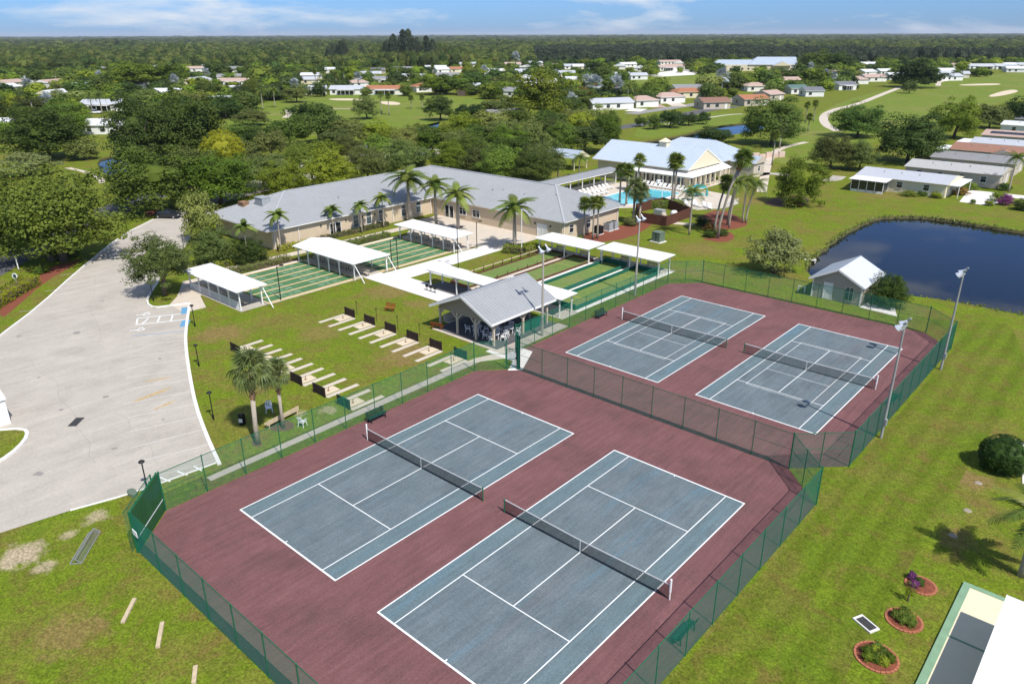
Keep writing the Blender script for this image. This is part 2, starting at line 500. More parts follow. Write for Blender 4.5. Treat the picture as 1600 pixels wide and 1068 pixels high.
mat('roof_silver', (0.46,0.48,0.52), 0.5, 0.06, 1)
mat('roof_slate', (0.16,0.165,0.185), 0.8, 0.12, 1)
mat('roof_teal', (0.10,0.17,0.15), 0.7, 0.12, 1)
mat('house_white', (0.78,0.77,0.73), 0.85, 0.04, 1)
mat('house_cream', (0.70,0.63,0.46), 0.85, 0.04, 1)
mat('house_tan', (0.50,0.44,0.36), 0.85, 0.05, 1)
mat('house_grey', (0.44,0.44,0.42), 0.85, 0.05, 1)
mat('house_pink', (0.62,0.47,0.40), 0.85, 0.05, 1)
mat('siding_beige', (0.44,0.385,0.315), 0.8, 0.05, 1)
leafmat('leaf_oak', (0.060,0.101,0.014), (0.195,0.254,0.033))
leafmat('leaf_deep', (0.048,0.087,0.011), (0.165,0.224,0.028))
leafmat('leaf_dark', (0.032,0.064,0.013), (0.112,0.163,0.026))
leafmat('leaf_olive', (0.090,0.121,0.028), (0.242,0.274,0.065))
leafmat('leaf_bright', (0.092,0.147,0.011), (0.271,0.330,0.026))
leafmat('leaf_lime', (0.170,0.200,0.008), (0.330,0.345,0.018))
leafmat('leaf_pale', (0.125,0.145,0.045), (0.255,0.262,0.090))
leafmat('leaf_palm', (0.070,0.125,0.018), (0.235,0.270,0.045), 0.45)
leafmat('leaf_sabal', (0.085,0.125,0.034), (0.235,0.265,0.090), 0.5)
leafmat('leaf_silver', (0.28,0.33,0.34), (0.50,0.54,0.54), 0.6)
leafmat('leaf_casuarina', (0.030,0.048,0.030), (0.085,0.105,0.058), 0.7)
leafmat('leaf_wood', (0.050,0.078,0.020), (0.190,0.215,0.045), 0.7, 0.2, 0.01)
leafmat('leaf_wood_dark', (0.026,0.042,0.024), (0.070,0.092,0.046), 0.7, 0.2, 0.01)
leafmat('leaf_horizon', (0.060,0.090,0.030), (0.130,0.155,0.055), 0.7, 0.2, 0.002)
leafmat('leaf_rust', (0.16,0.085,0.022), (0.31,0.21,0.05))
leafmat('leaf_purple', (0.13,0.03,0.13), (0.28,0.08,0.25))
leafmat('leaf_box', (0.045,0.090,0.012), (0.115,0.175,0.024))
mat('forest_floor', (0.065,0.085,0.022), 0.95, 0.3, 0.02)
mat('bank_soil', (0.085,0.080,0.032), 0.95, 0.3, 1.5)
def court_paint():
    """weathered court acrylic: blue-grey with long drag streaks and blue refreshed patches"""
    m = bpy.data.materials.new('court_blue'); m.use_nodes = True
    N, L = nodes(m); b = N['Principled BSDF']
    b.inputs['Roughness'].default_value = 0.85; b.inputs['Specular IOR Level'].default_value = 0.2
    geo = N.new('ShaderNodeNewGeometry')
    def nz(vec, scale, det, a, c):
        mpg = N.new('ShaderNodeMapping'); mpg.inputs['Scale'].default_value = vec
        L.new(geo.outputs['Position'], mpg.inputs[0])
        n = N.new('ShaderNodeTexNoise'); n.inputs['Scale'].default_value = scale
        n.inputs['Detail'].default_value = det; n.inputs['Roughness'].default_value = 0.7
        L.new(mpg.outputs[0], n.inputs['Vector'])
        r = N.new('ShaderNodeMapRange'); r.inputs[1].default_value, r.inputs[2].default_value = a, c
        L.new(n.outputs['Fac'], r.inputs[0])
        return r.outputs[0]
    def mixc(f, a, c):
        x = N.new('ShaderNodeMix'); x.data_type = 'RGBA'; L.new(f, x.inputs[0])
        for s, i in ((a, 6), (c, 7)):
            if isinstance(s, tuple): x.inputs[i].default_value = (*s, 1)
            else: L.new(s, x.inputs[i])
        return x.outputs[2]
    c = mixc(nz((1,1,1), 0.4, 8, 0.35, 0.68), (0.114,0.148,0.166), (0.146,0.182,0.200))
    # the tramlines are less worn and stay bluer
    tc_ = N.new('ShaderNodeTexCoord'); sp_ = N.new('ShaderNodeSeparateXYZ'); L.new(tc_.outputs['Object'], sp_.inputs[0])
    ab = N.new('ShaderNodeMath'); ab.operation = 'SUBTRACT'; L.new(sp_.outputs['X'], ab.inputs[0]); ab.inputs[1].default_value = 5.485
    ab2 = N.new('ShaderNodeMath'); ab2.operation = 'ABSOLUTE'; L.new(ab.outputs[0], ab2.inputs[0])
    rr = N.new('ShaderNodeMapRange'); rr.inputs[1].default_value, rr.inputs[2].default_value = 3.9, 4.4; rr.inputs[4].default_value = 0.5; L.new(ab2.outputs[0], rr.inputs[0])
    c = mixc(rr.outputs[0], c, (0.118,0.186,0.205))
    c = mixc(nz((1,0.10,1), 0.55, 6, 0.56, 0.74), c, (0.105,0.190,0.250))
    c = mixc(nz((1,0.07,1), 0.4, 7, 0.55, 0.72), c, (0.138,0.142,0.152))
    c = mixc(nz((1,0.5,1), 0.25, 7, 0.56, 0.75), c, (0.090,0.108,0.122))
    c = grained(N, L, geo, c, 7.0, 0.17)
    c = grained(N, L, geo, c, 3.2, 0.13, (1,0.07,1))
    L.new(c, b.inputs['Base Color'])
    MATS['court_blue'] = m
court_paint()
def watermat(name, base, rough, bump, bscale, stint=(1,1,1)):
    m = bpy.data.materials.new(name); m.use_nodes = True
    N, L = nodes(m); b = N['Principled BSDF']
    b.inputs['Base Color'].default_value = (*base, 1)
    b.inputs['Roughness'].default_value = rough
    b.inputs['IOR'].default_value = 1.33
    b.inputs['Specular IOR Level'].default_value = 0.5
    b.inputs['Specular Tint'].default_value = (*stint, 1)
    geo = N.new('ShaderNodeNewGeometry')
    n = N.new('ShaderNodeTexNoise'); n.inputs['Scale'].default_value = bscale; n.inputs['Detail'].default_value = 4
    L.new(geo.outputs['Position'], n.inputs['Vector'])
    bp = N.new('ShaderNodeBump'); bp.inputs['Strength'].default_value = bump; bp.inputs['Distance'].default_value = 0.02
    L.new(n.outputs['Fac'], bp.inputs['Height']); L.new(bp.outputs[0], b.inputs['Normal'])
    MATS[name] = m
watermat('pond_water', (0.005,0.007,0.008), 0.015, 0.10, 1.2, (0.20,0.22,0.22))
watermat('pool_water', (0.10,0.52,0.62), 0.05, 0.6, 1.2)

# ------------------------------------------------------------------ ground and water
M = MATS
pond = smooth_poly([(7.0,81.5),(5.4,91.0),(4.2,103.0),(4.0,114.5),(4.6,122.0),(8.5,126.6),(13.5,127.8),(18.4,127.4),(26,126.5),(36,125),(48,120),(52,100),(46,84),(36,80.0),(31,80.3),(26.6,80.7),(21,79.0),(14,78.2),(10,78.6)], 2)
canal = smooth_poly([(-76.91,158.51),(-81.58,179.01),(-80.36,193.82),(-80.97,208.31),(-83.54,225.00),(-83.87,237.56),(-78.76,252.76),(-70.63,265.24),(-63.55,244.26),(-67.66,228.67),(-68.34,216.72),(-68.79,207.73),(-66.47,195.60),(-60.92,180.36),(-63.42,166.77)], 1)
left_pond = smooth_poly([(-171.73,56.76),(-176.66,62.83),(-169.77,64.20),(-152.08,57.50),(-143.80,51.45),(-147.27,48.47)], 1)
mid_pond = smooth_poly([(-179.47,165.74),(-187.40,182.90),(-176.14,186.08),(-148.01,156.47),(-150.66,147.42)], 1)
pond = [(x+.35*noise.noise(Vector((x*.7,y*.7,0)))+.2*noise.noise(Vector((x*2,y*2,3))), y+.35*noise.noise(Vector((x*.7,y*.7,9)))+.2*noise.noise(Vector((x*2,y*2,5)))) for x, y in smooth_poly(pond, 1)]
waters = [pond, canal, left_pond, mid_pond]
B = 30000
v, f = tri_fill([(-B,-B/3),(B,-B/3),(B,B),(-B,B)], waters)
g = MB(); g.add([(x,y,0) for x,y in v], f)
g.build('ground', M['lawn'])['kind'] = 'structure'
def bank(poly):
    """soil bank dropping from the lawn to just under the water"""
    a = sum(poly[i][0]*poly[(i+1)%len(poly)][1]-poly[(i+1)%len(poly)][0]*poly[i][1] for i in range(len(poly)))
    n = len(poly); b = MB(); inner = []
    for i in range(n):
        p, q = Vector(poly[i-1]), Vector(poly[(i+1)%n])
        t = (q-p).normalized(); nn = Vector((-t.y, t.x))*(1 if a > 0 else -1)
        inner.append((poly[i][0]+nn.x*0.45, poly[i][1]+nn.y*0.45))
    b.add([(x,y,0) for x,y in poly]+[(x,y,-0.7) for x,y in inner], [(i,(i+1)%n,(i+1)%n+n,i+n) for i in range(n)])
    b.build('bank', M['bank_soil'])['kind'] = 'structure'
for nm, w in (('pond_water', pond), ('canal_water', canal), ('small_pond_water', left_pond), ('golf_pond_water', mid_pond)):
    bank(w)
    sheet(nm, w, -0.4, M['pond_water'])

# right-hand mown strip beside the courts
sheet('mown_strip', [(30.0,-25),(33,-25),(36.5,10),(36.5,40),(37,62),(33,76),(20,69.0),(26.7,67.2),(30.0,63.9),(30.0,33.2),(26.9,30.2),(30.0,27.1)], .004, M['mown_lawn'])
# ------------------------------------------------------------------ car park, road, paths
lot = [(-6.96,2.12),(-11.57,3.60),(-17.11,5.54),(-23.26,8.09),(-29.89,11.00),(-34.81,13.37),(-43.37,18.18),(-45.59,14.72),(-48.16,14.94),(-51.03,16.62),(-55.43,19.79),(-62.45,24.78),(-70.28,30.95),(-74.32,33.70),(-82.51,38.15),(-87.52,42.85),(-96.23,43.80),(-95.58,40.04),(-91.89,35.75),(-84.47,27.11),(-68.32,14.33),(-56.38,5.62),(-49.27,-0.49),(-37.67,-9.95),(-22.14,-15.63),(-10.09,-13.88),(-9.59,-11.84),(-8.78,-7.79),(-7.66,-4.12)]
sheet('parking_lot', lot, 0.008, M['concrete'])
kerb('parking_kerb', [(-6.50,2.03),(-11.57,3.60),(-17.11,5.54),(-23.26,8.09),(-29.89,11.00),(-34.81,13.37),(-42.98,17.90)], M['kerb_white'], 0.30)
kerb('parking_kerb', [(-43.76,18.45),(-44.80,16.31),(-45.59,14.72),(-47.86,14.88),(-50.97,16.67),(-55.43,19.79)], M['kerb_white'], 0.22)
kerb('parking_kerb', [(-91.89,35.75),(-84.47,27.11),(-68.32,14.33),(-56.38,5.62),(-49.27,-0.49),(-37.67,-9.95)], M['kerb_white'], 0.22)
kerb('parking_kerb', [(-6.96,2.12),(-7.14,0.16),(-7.66,-4.12),(-8.78,-7.79)], M['kerb_white'], 0.16, 0.05)
isl = smooth_poly([(-27.46,-8.61),(-24.97,-7.44),(-23.93,-5.95),(-22.57,-6.05),(-20.86,-7.27),(-19.60,-8.97),(-19.92,-11.41)], 1)
b = MB(); b.prism(isl, 0, 0.12); b.build('lawn_island', M['lawn'])['kind'] = 'structure'
kerb('island_kerb', [(-25.49,-7.76),(-23.93,-5.95),(-22.57,-6.05),(-20.86,-7.27),(-19.60,-8.97),(-19.56,-10.27)], M['kerb_white'], 0.28, 0.16)
back_lot = [(-93.18,43.53),(-95.47,50.53),(-100.51,64.93),(-106.26,84.68),(-108.54,110.55),(-104.04,120.11),(-77.75,120.94),(-79.11,128.78),(-120.03,135.50),(-129.86,110.36),(-124.72,80.86),(-113.43,59.55)]
sheet('entrance_parking_lot', back_lot, 0.006, M['concrete'])
ribbon('road', [(-53.18,-11.99),(-75.36,2.46),(-85.09,12.30),(-97.69,25.03),(-109.30,38.63),(-115.60,49.22),(-124.74,68.88),(-132.34,87.51),(-140.54,109.48),(-135.09,133.78),(-123.37,155.50),(-109.66,184.16),(-106.04,221.68),(-116.02,283.48),(-113.79,309.05)], 7.0, 0.012, M['asphalt'])
ribbon('garden_path', [(-164.31,47.07),(-152.16,47.75),(-141.96,46.39),(-135.88,44.29)], 1.4, 0.012, M['tan_concrete'])
ribbon('golf_cart_path', [(-20.74,129.78),(-37.59,170.95),(-44.37,192.69),(-43.40,211.29)], 2.0, 0.012, M['tan_concrete'])
ribbon('golf_cart_path', [(-45.75,244.76),(-55.22,258.92),(-67.58,289.02),(-74.31,318.01),(-75.46,353.40),(-84.01,410.41),(-95.67,491.54)], 3.2, 0.012, M['tan_concrete'])
ribbon('golf_cart_path', [(-81.70,518.12),(-92.03,560.71),(-91.17,580.12)], 3.0, 0.012, M['tan_concrete'])
ribbon('golf_cart_path', [(-227.49,149.50),(-238.94,159.88),(-252.87,166.41),(-257.43,174.22)], 2.6, 0.012, M['tan_concrete'])
ribbon('golf_cart_path', [(-244.62,184.81),(-235.82,192.09)], 1.6, 0.012, M['tan_concrete'])
ribbon('canal_path', [(-100.72,226.13),(-99.68,252.90),(-98.90,272.81),(-96.11,278.51)], 1.6, 0.012, M['tan_concrete'])
ribbon('service_path', [(-30.45,146.15),(-29.47,152.61),(-23.22,152.34),(-14.21,151.57),(-15.22,159.18)], 3.0, 0.012, M['concrete'])
# mulch beds along the car park and around the buildings
def bed(pts, m='mulch', z=0.010, it=1): return sheet('mulch_bed', smooth_poly(pts, it), z, M[m])
bed([(-54.91,1.12),(-58.44,3.83),(-66.91,9.81),(-71.98,15.23),(-76.63,18.70),(-78.71,20.69),(-74.07,16.42),(-74.42,14.39),(-73.38,11.95),(-65.50,7.44),(-62.76,4.77),(-62.59,3.32)])
bed([(-93.70,34.84),(-97.74,39.60),(-103.38,43.73),(-100.86,39.82),(-98.12,36.45)])
bed([(-26.71,74.90),(-29.00,84.37),(-25.26,87.59),(-26.29,94.33),(-22.69,91.04),(-20.49,80.28),(-22.91,74.00)])
bed([(-19.39,100.28),(-20.07,110.14),(-11.83,103.56),(-9.95,100.82),(-10.78,95.35),(-14.86,94.17)])
bed([(-10.01,89.34),(-10.78,95.35),(-7.69,91.35),(-7.77,87.11),(-12.34,87.33)])
bed([(-15.70,119.19),(-16.56,126.48),(-13.44,131.69),(-10.47,130.06),(-8.93,121.97),(-12.13,117.72)], 'brown_mulch')
bed([(-49.64,29.37),(-51.13,33.76),(-51.07,39.04),(-48.57,36.83),(-46.54,28.99)], 'brown_mulch')
for px, py in ((403,690),(444,662)):
    pass
bed([(-9.13,7.89),(-9.10,9.41),(-7.71,9.57),(-7.04,8.70),(-7.65,7.88),(-8.37,7.54)], 'brown_mulch')
bed([(-7.89,5.44),(-7.83,6.04),(-7.11,6.12),(-6.59,5.64),(-6.97,5.18)], 'brown_mulch')
# walks around the shuffleboard and bocce courts
sheet('court_walk', [(-37.0,39.0),(-20.7,38.9),(-20.7,42.2),(-26.3,43.0),(-31.3,43.0),(-31.3,46.4),(-26.9,46.6),(-26.9,50.6),(-31.4,50.6),(-31.4,61.6),(-35.2,61.6),(-35.2,52.8),(-35.4,46.3),(-35.6,42.0),(-37,42)], 0.014, M['white_concrete'])
sheet('club_walk', [(-54.6,26.0),(-53.0,26.0),(-52.2,61.5),(-54.2,61.5)], 0.012, M['tan_concrete'])
sheet('walk_to_parking', [(-53.0,22.0),(-47.6,18.6),(-45.4,16.6),(-41.2,16.3),(-41.0,19.0),(-45.5,20.6),(-50.5,26.0),(-53,26)], 0.012, M['tan_concrete'])
sheet('club_patio', [(-56.0,61.5),(-52.2,61.5),(-50.0,58.6),(-36.5,58.6),(-35.2,61.6),(-31.5,61.7),(-31.5,72.1),(-56.0,72.1)], 0.010, M['tan_concrete'])
sheet('fence_walk', [(-5.6,0.5),(-4.9,0.5),(-4.9,29.2),(-3.6,31.4),(-5.2,31.4),(-5.9,29.4)], 0.013, M['tan_concrete'])
sheet('gate_walk', [(-6.3,31.4),(-2.5,31.4),(-1.4,29.4),(-0.4,30.4),(-2.6,34.6),(-6.3,34.6)], 0.016, M['white_concrete'])

# parking stripes
def stripe(p, q, w=0.11, m='worn_paint', z=0.014, name='parking_line'):
    b = MB(); p, q = Vector(p), Vector(q)
    n = (q-p).normalized(); n = Vector((-n.y, n.x))*w/2
    b.add([(*(p-n), z), (*(q-n), z), (*(q+n), z), (*(p+n), z)], [(0,1,2,3)])
    o = b.build(name, M[m]); o['kind'] = 'structure'; return o
S = [((-32.72,12.48),(-35.61,7.60)),((-30.10,11.04),(-32.89,6.39)),((-27.96,10.05),(-30.13,5.03)),((-25.35,8.81),(-27.95,3.99)),((-22.94,7.80),(-25.37,2.91)),((-20.36,6.76),(-22.41,1.55)),((-17.71,5.67),(-19.57,0.69)),((-15.11,4.75),(-16.94,-0.27)),((-12.69,3.90),(-14.19,-1.29)),((-9.99,2.93),(-11.79,-2.12)),((-7.41,2.10),(-8.70,-2.03))]
for p, q in S: stripe(p, q)
for p, q in [((-35.42,13.60),(-38.34,9.04))]: stripe(p, q, 0.12, 'blue_paint')
for p, q in [((-38.70,15.53),(-41.52,10.90)),((-43.50,11.90),(-40.66,16.66)),((-41.52,10.90),(-43.50,11.90)),((-41.23,11.42),(-42.54,12.74)),((-40.51,12.85),(-42.16,13.91)),((-39.75,14.06),(-41.45,15.10))]: stripe(p, q, 0.16, 'line_paint')
for p, q in [((-8.57,-2.14),(-6.87,-3.10)),((-8.45,-1.81),(-7.09,-1.53)),((-8.06,-0.53),(-6.97,-0.28)),((-7.80,0.65),(-6.76,0.72))]: stripe(p, q, 0.13, 'line_paint')
for p, q in [((-42.89,17.37),(-40.79,16.25)),((-38.61,15.33),(-36.86,14.16))]: stripe(p, q, 0.9, 'blue_paint', 0.016, 'accessible_panel')
for p, q in [((-42.30,-2.48),(-41.55,0.82)),((-35.44,-4.45),(-35.06,-1.84)),((-29.52,-6.14),(-29.26,-3.94)),((-62.48,8.34),(-61.33,11.78)),((-68.39,12.30),(-67.29,15.62)),((-56.37,3.55),(-54.91,6.90)),((-74.43,17.43),(-73.35,20.63)),((-78.96,21.44),(-77.88,24.37))]: stripe(p, q, 0.09)
def wheelchair(px, rz):
    """painted wheelchair figure: wheel, back, seat and leg strokes"""
    b = MB(); z = 0.016
    for k in range(14):
        if k in (2, 3): continue
        a0, a1 = 2*math.pi*k/14, 2*math.pi*(k+1)/14
        b.add([(.42*math.cos(a),.42*math.sin(a)-.2,z) for a in (a0,a1)]+[(.30*math.cos(a),.30*math.sin(a)-.2,z) for a in (a1,a0)], [(0,1,2,3)])
    b.add([(-.08,.0,z),(.06,.0,z),(.06,.62,z),(-.08,.62,z)], [(0,1,2,3)])
    b.add([(.06,.0,z),(.42,.0,z),(.42,.13,z),(.06,.13,z)], [(0,1,2,3)])
    b.add([(.42,.0,z),(.62,-.42,z),(.74,-.36,z),(.54,.06,z)], [(0,1,2,3)])
    b.add([(.12*math.cos(k*math.pi/4),.80+.12*math.sin(k*math.pi/4),z) for k in range(8)], [tuple(range(8))])
    o = b.build('accessible_symbol', M['line_paint'], None, (px[0], px[1], 0), rz=rz); o['kind'] = 'structure'
wheelchair((-44.17,13.02), 2.6); wheelchair((-39.69,10.39), 2.6)
# storm drain, rust stains on the concrete
b = MB(); b.box(-.75,.75,-.35,.35,0,.03)
for k in range(7): b.box(-.65+k*.2,-.57+k*.2,-.3,.3,.03,.045)
tag(b.build('storm_drain', M['grey_grate'], None, (*(-22.09,-2.57),0.006), rz=2.35), 'dark iron storm drain grate in the pale parking lot', 'drain')
mat('rust_stain', (0.46,0.34,0.17), 0.9, 0.15, 2)
for i, (p, q, w) in enumerate([((-22.19,2.08),(-22.54,5.93),.55),((-25.74,4.79),(-24.74,6.98),.35),((-19.33,2.79),(-19.65,4.97),.35)]):
    a, c = Vector(p), Vector(q); d = (c-a); n = Vector((-d.y, d.x)).normalized()
    rng = random.Random(i); L_, R_ = [], []
    for k in range(9):
        t = k/8; wd = w*(0.15+math.sin(math.pi*t)**.6*rng.uniform(.5,1))
        L_.append(tuple(a+d*t+n*wd*.5)); R_.append(tuple(a+d*t-n*wd*.5))
    sheet('rust_stain', L_+R_[::-1], 0.0115, M['rust_stain'])

mat('oil_stain', (0.27,0.25,0.23), 0.8, 0.2, 3)
rs = random.Random(4)
for i, (px) in enumerate([(-34.27,-1.54),(-43.91,5.43),(-25.11,1.04),(-29.98,8.28),(-25.48,-2.60),(-15.57,-7.60),(-15.09,-2.21),(-54.12,17.34),(-52.96,11.70),(-16.95,2.53),(-47.67,0.90),(-69.43,21.77)]):
    r0 = rs.uniform(.12,.4)
    sheet('oil_stain', smooth_poly([(px[0]+r0*rs.uniform(.6,1.5)*math.cos(k*.9), px[1]+r0*rs.uniform(.6,1.5)*math.sin(k*.9)) for k in range(7)], 1), .0118, M['oil_stain'])
for i, pts in enumerate([[(-40.33,-0.76),(-31.33,-0.85),(-21.92,-2.58),(-14.22,-4.00)],[(-64.72,15.48),(-51.68,9.71),(-37.94,5.80)],[(-21.87,0.56),(-14.18,-0.07),(-9.94,-1.47)]]):
    pts = [(x+rs.uniform(-.4,.4), y+rs.uniform(-.4,.4)) for x, y in smooth_poly(pts, 2, False)]
    ribbon('pavement_crack', pts, .022, .0117, M['oil_stain'], 0)
# ------------------------------------------------------------------ tennis courts
apron_near = [(-3.75,-3.4),(-0.6,-6.55),(26.5,-6.55),(29.65,-3.4),(29.65,26.9),(26.35,30.2),(-1.0,30.2),(-3.75,27.2)]
apron_far = [(-1.0,30.2),(26.35,30.2),(29.65,33.5),(29.65,63.7),(26.5,66.85),(-0.6,66.85),(-3.75,63.6),(-3.75,33.3)]
sheet('court_apron', apron_near, 0.012, M['burgundy'])
sheet('court_apron', apron_far, 0.0125, M['burgundy'])
CL, CW = 23.77, 10.97
def tennis_court(x, y, pickle, lab):
    c = thing('tennis_court', lab, 'tennis court', (x, y, 0.016))
    b = MB(); b.add([(0,0,0),(CW,0,0),(CW,CL,0),(0,CL,0)], [(0,1,2,3)]); b.build('playing_surface', M['court_blue'], c)
    def ln(x0, x1, y0, y1, nm='line', z=0.004):
        bb = MB(); bb.add([(x0,y0,z),(x1,y0,z),(x1,y1,z),(x0,y1,z)], [(0,1,2,3)]); bb.build(nm, M['line_paint'], c)
    w = 0.068; s = 1.37; cy = CL/2; cx = CW/2
    ln(-.02,w,-.02,CL+.02,'sideline'); ln(CW-w,CW+.02,-.02,CL+.02,'sideline')
    ln(w,CW-w,-.02,.1,'baseline',.004); ln(w,CW-w,CL-.1,CL+.02,'baseline',.004)
    ln(s,s+w,.1,CL-.1,'singles_sideline'); ln(CW-s-w,CW-s,.1,CL-.1,'singles_sideline')
    ln(s+w,CW-s-w,cy-6.4-w/2,cy-6.4+w/2,'service_line'); ln(s+w,CW-s-w,cy+6.4-w/2,cy+6.4+w/2,'service_line')
    ln(cx-w/2,cx+w/2,cy-6.36,cy+6.36,'centre_line')
    for yy in (.1, CL-.25): ln(cx-.04,cx+.04,yy,yy+.15,'centre_mark')
    if pickle:
        for sx in (-3.05, 3.05): ln(cx+sx-.022,cx+sx+.022,cy-6.7,cy+6.7,'pickleball_sideline',.0075)
        for sy in (-6.7, -2.13, 2.13, 6.7): ln(cx-3.02,cx+3.02,cy+sy-.022,cy+sy+.022,'pickleball_line',.006)
tennis_court(0, 0, False, 'blue tennis court beside the horseshoe lawn, near pair')
tennis_court(14.95, 0, False, 'blue tennis court in the foreground, nearest to the camera')
tennis_court(0.1, 36.65, True, 'blue tennis court with pickleball lines beside the bocce lanes')
tennis_court(14.97, 36.7, True, 'blue tennis court with pickleball lines beside the tall light poles')
# nets
nb = MB(); NW, NH = 12.8, 1.02
for k in range(int(NW/.065)+1):
    x = k*.065; h = 1.04-.12*(1-abs(x-NW/2)/(NW/2)); nb.box(x-.006,x+.006,-.005,.005,.03,h)
for k in range(15):
    z = .05+k*.066
    nb.bar((0,0,z),(NW/2,0,z*.9),.012); nb.bar((NW/2,0,z*.9),(NW,0,z),.012)
net_me = nb.mesh('net_mesh', M['net_black'])
bb = MB(); bb.bar((0,0,1.04),(NW/2,0,.92),.02,.075); bb.bar((NW/2,0,.92),(NW,0,1.04),.02,.075); band_me = bb.mesh('net_band', M['white_trim'])
def tennis_net(x, y, lab, white_left=False, white_right=False):
    n = thing('tennis_net', lab, 'net', (x-.914, y+CL/2, 0.016), 0, 'tennis nets')
    place(net_me, 'net_mesh', n); place(band_me, 'net_band', n)
    for xx, wh in ((-.06, white_left), (NW+.06, white_right)):
        p = MB(); p.tube([(xx,0,0),(xx,0,1.14)], .045, 8)
        o = p.build('net_post', M['white_trim' if wh else 'green_steel'], n)
        if wh:
            q = MB(); q.tube([(xx,0,.55),(xx,0,1.45)], .065, 8); q.build('post_sleeve', M['white_plastic'], n)
    p = MB(); p.box(NW/2-.03,NW/2+.03,-.012,.012,0,.9); p.build('centre_strap', M['white_trim'], n)
tennis_net(0, 0, 'sagging tennis net with a tall white left post, beside the horseshoe lawn', True)
tennis_net(14.95, 0, 'sagging tennis net on the court nearest the camera', False, True)
tennis_net(0.1, 36.65, 'tennis net on the far court beside the bocce lanes', True)
tennis_net(14.97, 36.7, 'tennis net on the far court beside the tall light poles', False, True)

# ------------------------------------------------------------------ chain-link fences
FH, BAY = 3.0, 3.05
def chain_mesh(w, h, s, d):
    b = MB(); st = s*math.sqrt(2)
    for sg in (1, -1):
        c = -h
        while c < w:
            x0, x1 = max(0, c), min(w, c+h)
            n = max(1, int((x1-x0)/0.7))
            for k in range(n):
                xa, xb = x0+(x1-x0)*k/n, x0+(x1-x0)*(k+1)/n
                za, zb = xa-c, xb-c
                if sg < 0: za, zb = h-za, h-zb
                p, q = Vector((xa,sg*d*.4,za)), Vector((xb,sg*d*.4,zb))
                a = Vector((-(zb-za),0,xb-xa)).normalized()*d*.58; e = Vector((0,d*.58,0))
                vs = [r+o for r in (p,q) for o in (a, -a*.5+e*.87, -a*.5-e*.87)]
                b.add(vs, [(0,1,4,3),(1,2,5,4),(2,0,3,5)])
            c += st
    return b
chain_me = chain_mesh(BAY, FH-.08, .062, .0075).mesh('mesh_panel', M['green_wire'])
pb = MB(); pb.tube([(0,0,0),(0,0,FH)], .036, 6); pb.lathe([(.05,0),(.05,.05),(.0,.09)], 6, (0,0,FH)); post_me = pb.mesh('fence_post', M['green_steel'])
pb = MB(); pb.tube([(0,0,0),(0,0,FH+.05)], .055, 8); pb.lathe([(.07,0),(.07,.06),(.0,.11)], 8, (0,0,FH+.05)); cpost_me = pb.mesh('corner_post', M['green_steel'])
def fence(label, pts, braces=(), first=True, last=True):
    o = thing('chain_link_fence', label, 'fence', (*pts[0], 0.0), 0, 'green chain-link fences round the tennis courts')
    base = Vector(pts[0])
    for i in range(len(pts)-1):
        a, c = Vector(pts[i])-base, Vector(pts[i+1])-base
        n = max(1, round((c-a).length/BAY)); d = (c-a)/n; ang = math.atan2(d.y, d.x)
        for k in range(n):
            p = a+d*k; q = p+d
            if k or i or first: place(cpost_me if k == 0 else post_me, 'corner_post' if k == 0 else 'fence_post', o, (p.x,p.y,0))
            place(chain_me, 'mesh_panel', o, (p.x,p.y,.04), ang, (d.length/BAY,1,1))
            br = k == 0 or k == n-1
            if br:
                b = MB(); b.tube([(p.x,p.y,FH*.55),(q.x,q.y,FH*.55)], .02, 5); b.build('brace_rail', M['green_steel'], o)
        if i == len(pts)-2 and last: place(cpost_me, 'corner_post', o, (c.x,c.y,0))
        b = MB(); b.tube([(a.x,a.y,FH-.02),(c.x,c.y,FH-.02)], .027, 6); b.build('top_rail', M['green_steel'], o)
        b = MB(); b.tube([(a.x,a.y,.05),(c.x,c.y,.05)], .006, 4); b.build('tension_wire', M['green_steel'], o)
fence('green chain-link fence between the near courts and the horseshoe lawn', [(-3.8,-3.4),(-3.8,27.2),(-1.75,29.6)])
fence('green chain-link fence along the near end of the foreground courts', [(-0.6,-6.62),(26.5,-6.62),(29.7,-3.4)], last=False)
fence('green chain-link fence along the near courts beside the mown lawn', [(29.7,-3.4),(29.7,26.9),(26.4,30.2)], last=False)
fence('green chain-link fence between the near pair and the far pair of courts', [(-0.75,30.2),(26.4,30.2)])
fence('green chain-link fence along the far courts beside the light poles', [(26.4,30.2),(29.7,33.5),(29.7,63.7),(26.5,66.9)], first=False, last=False)
fence('green chain-link fence behind the far courts beside the shed', [(26.5,66.9),(-0.6,66.9),(-3.8,63.6)], last=False)
fence('green chain-link fence between the far courts and the bocce lanes', [(-3.8,63.6),(-3.8,33.3),(-0.75,30.2)], last=False)
# gate
gt = thing('fence_gate', 'open green chain-link gate at the walkway between the courts', 'gate', (-1.75,29.6,0), R(55))
b = MB()
for z in (.12, 1.0, 2.1): b.bar((0.06,0,z),(1.0,0,z),.045)
for x in (.06, 1.0): b.bar((x,0,.1),(x,0,2.12),.045)
b.build('gate_frame', M['green_steel'], gt)
place(chain_me, 'mesh_panel', gt, (.06,0,.12), 0, (.3,1,.68))
b = MB(); b.box(.9,1.05,-.03,.03,1.0,1.15); b.build('latch', M['green_steel'], gt)
b = MB()
for k in range(10): b.box(-.16+k*.035,-.14+k*.035,-.012,.012,.1,3.6)
b.box(-.2,.24,-.012,-.006,.1,3.6); b.tube([(0,0,0),(0,0,3.75)], .05, 8)
ws = b.build('rolled_windscreen', M['board_teal'], None, (-0.78,30.28,0)); tag(ws, 'rolled green windscreen hanging at the gate post between the courts', 'windscreen')
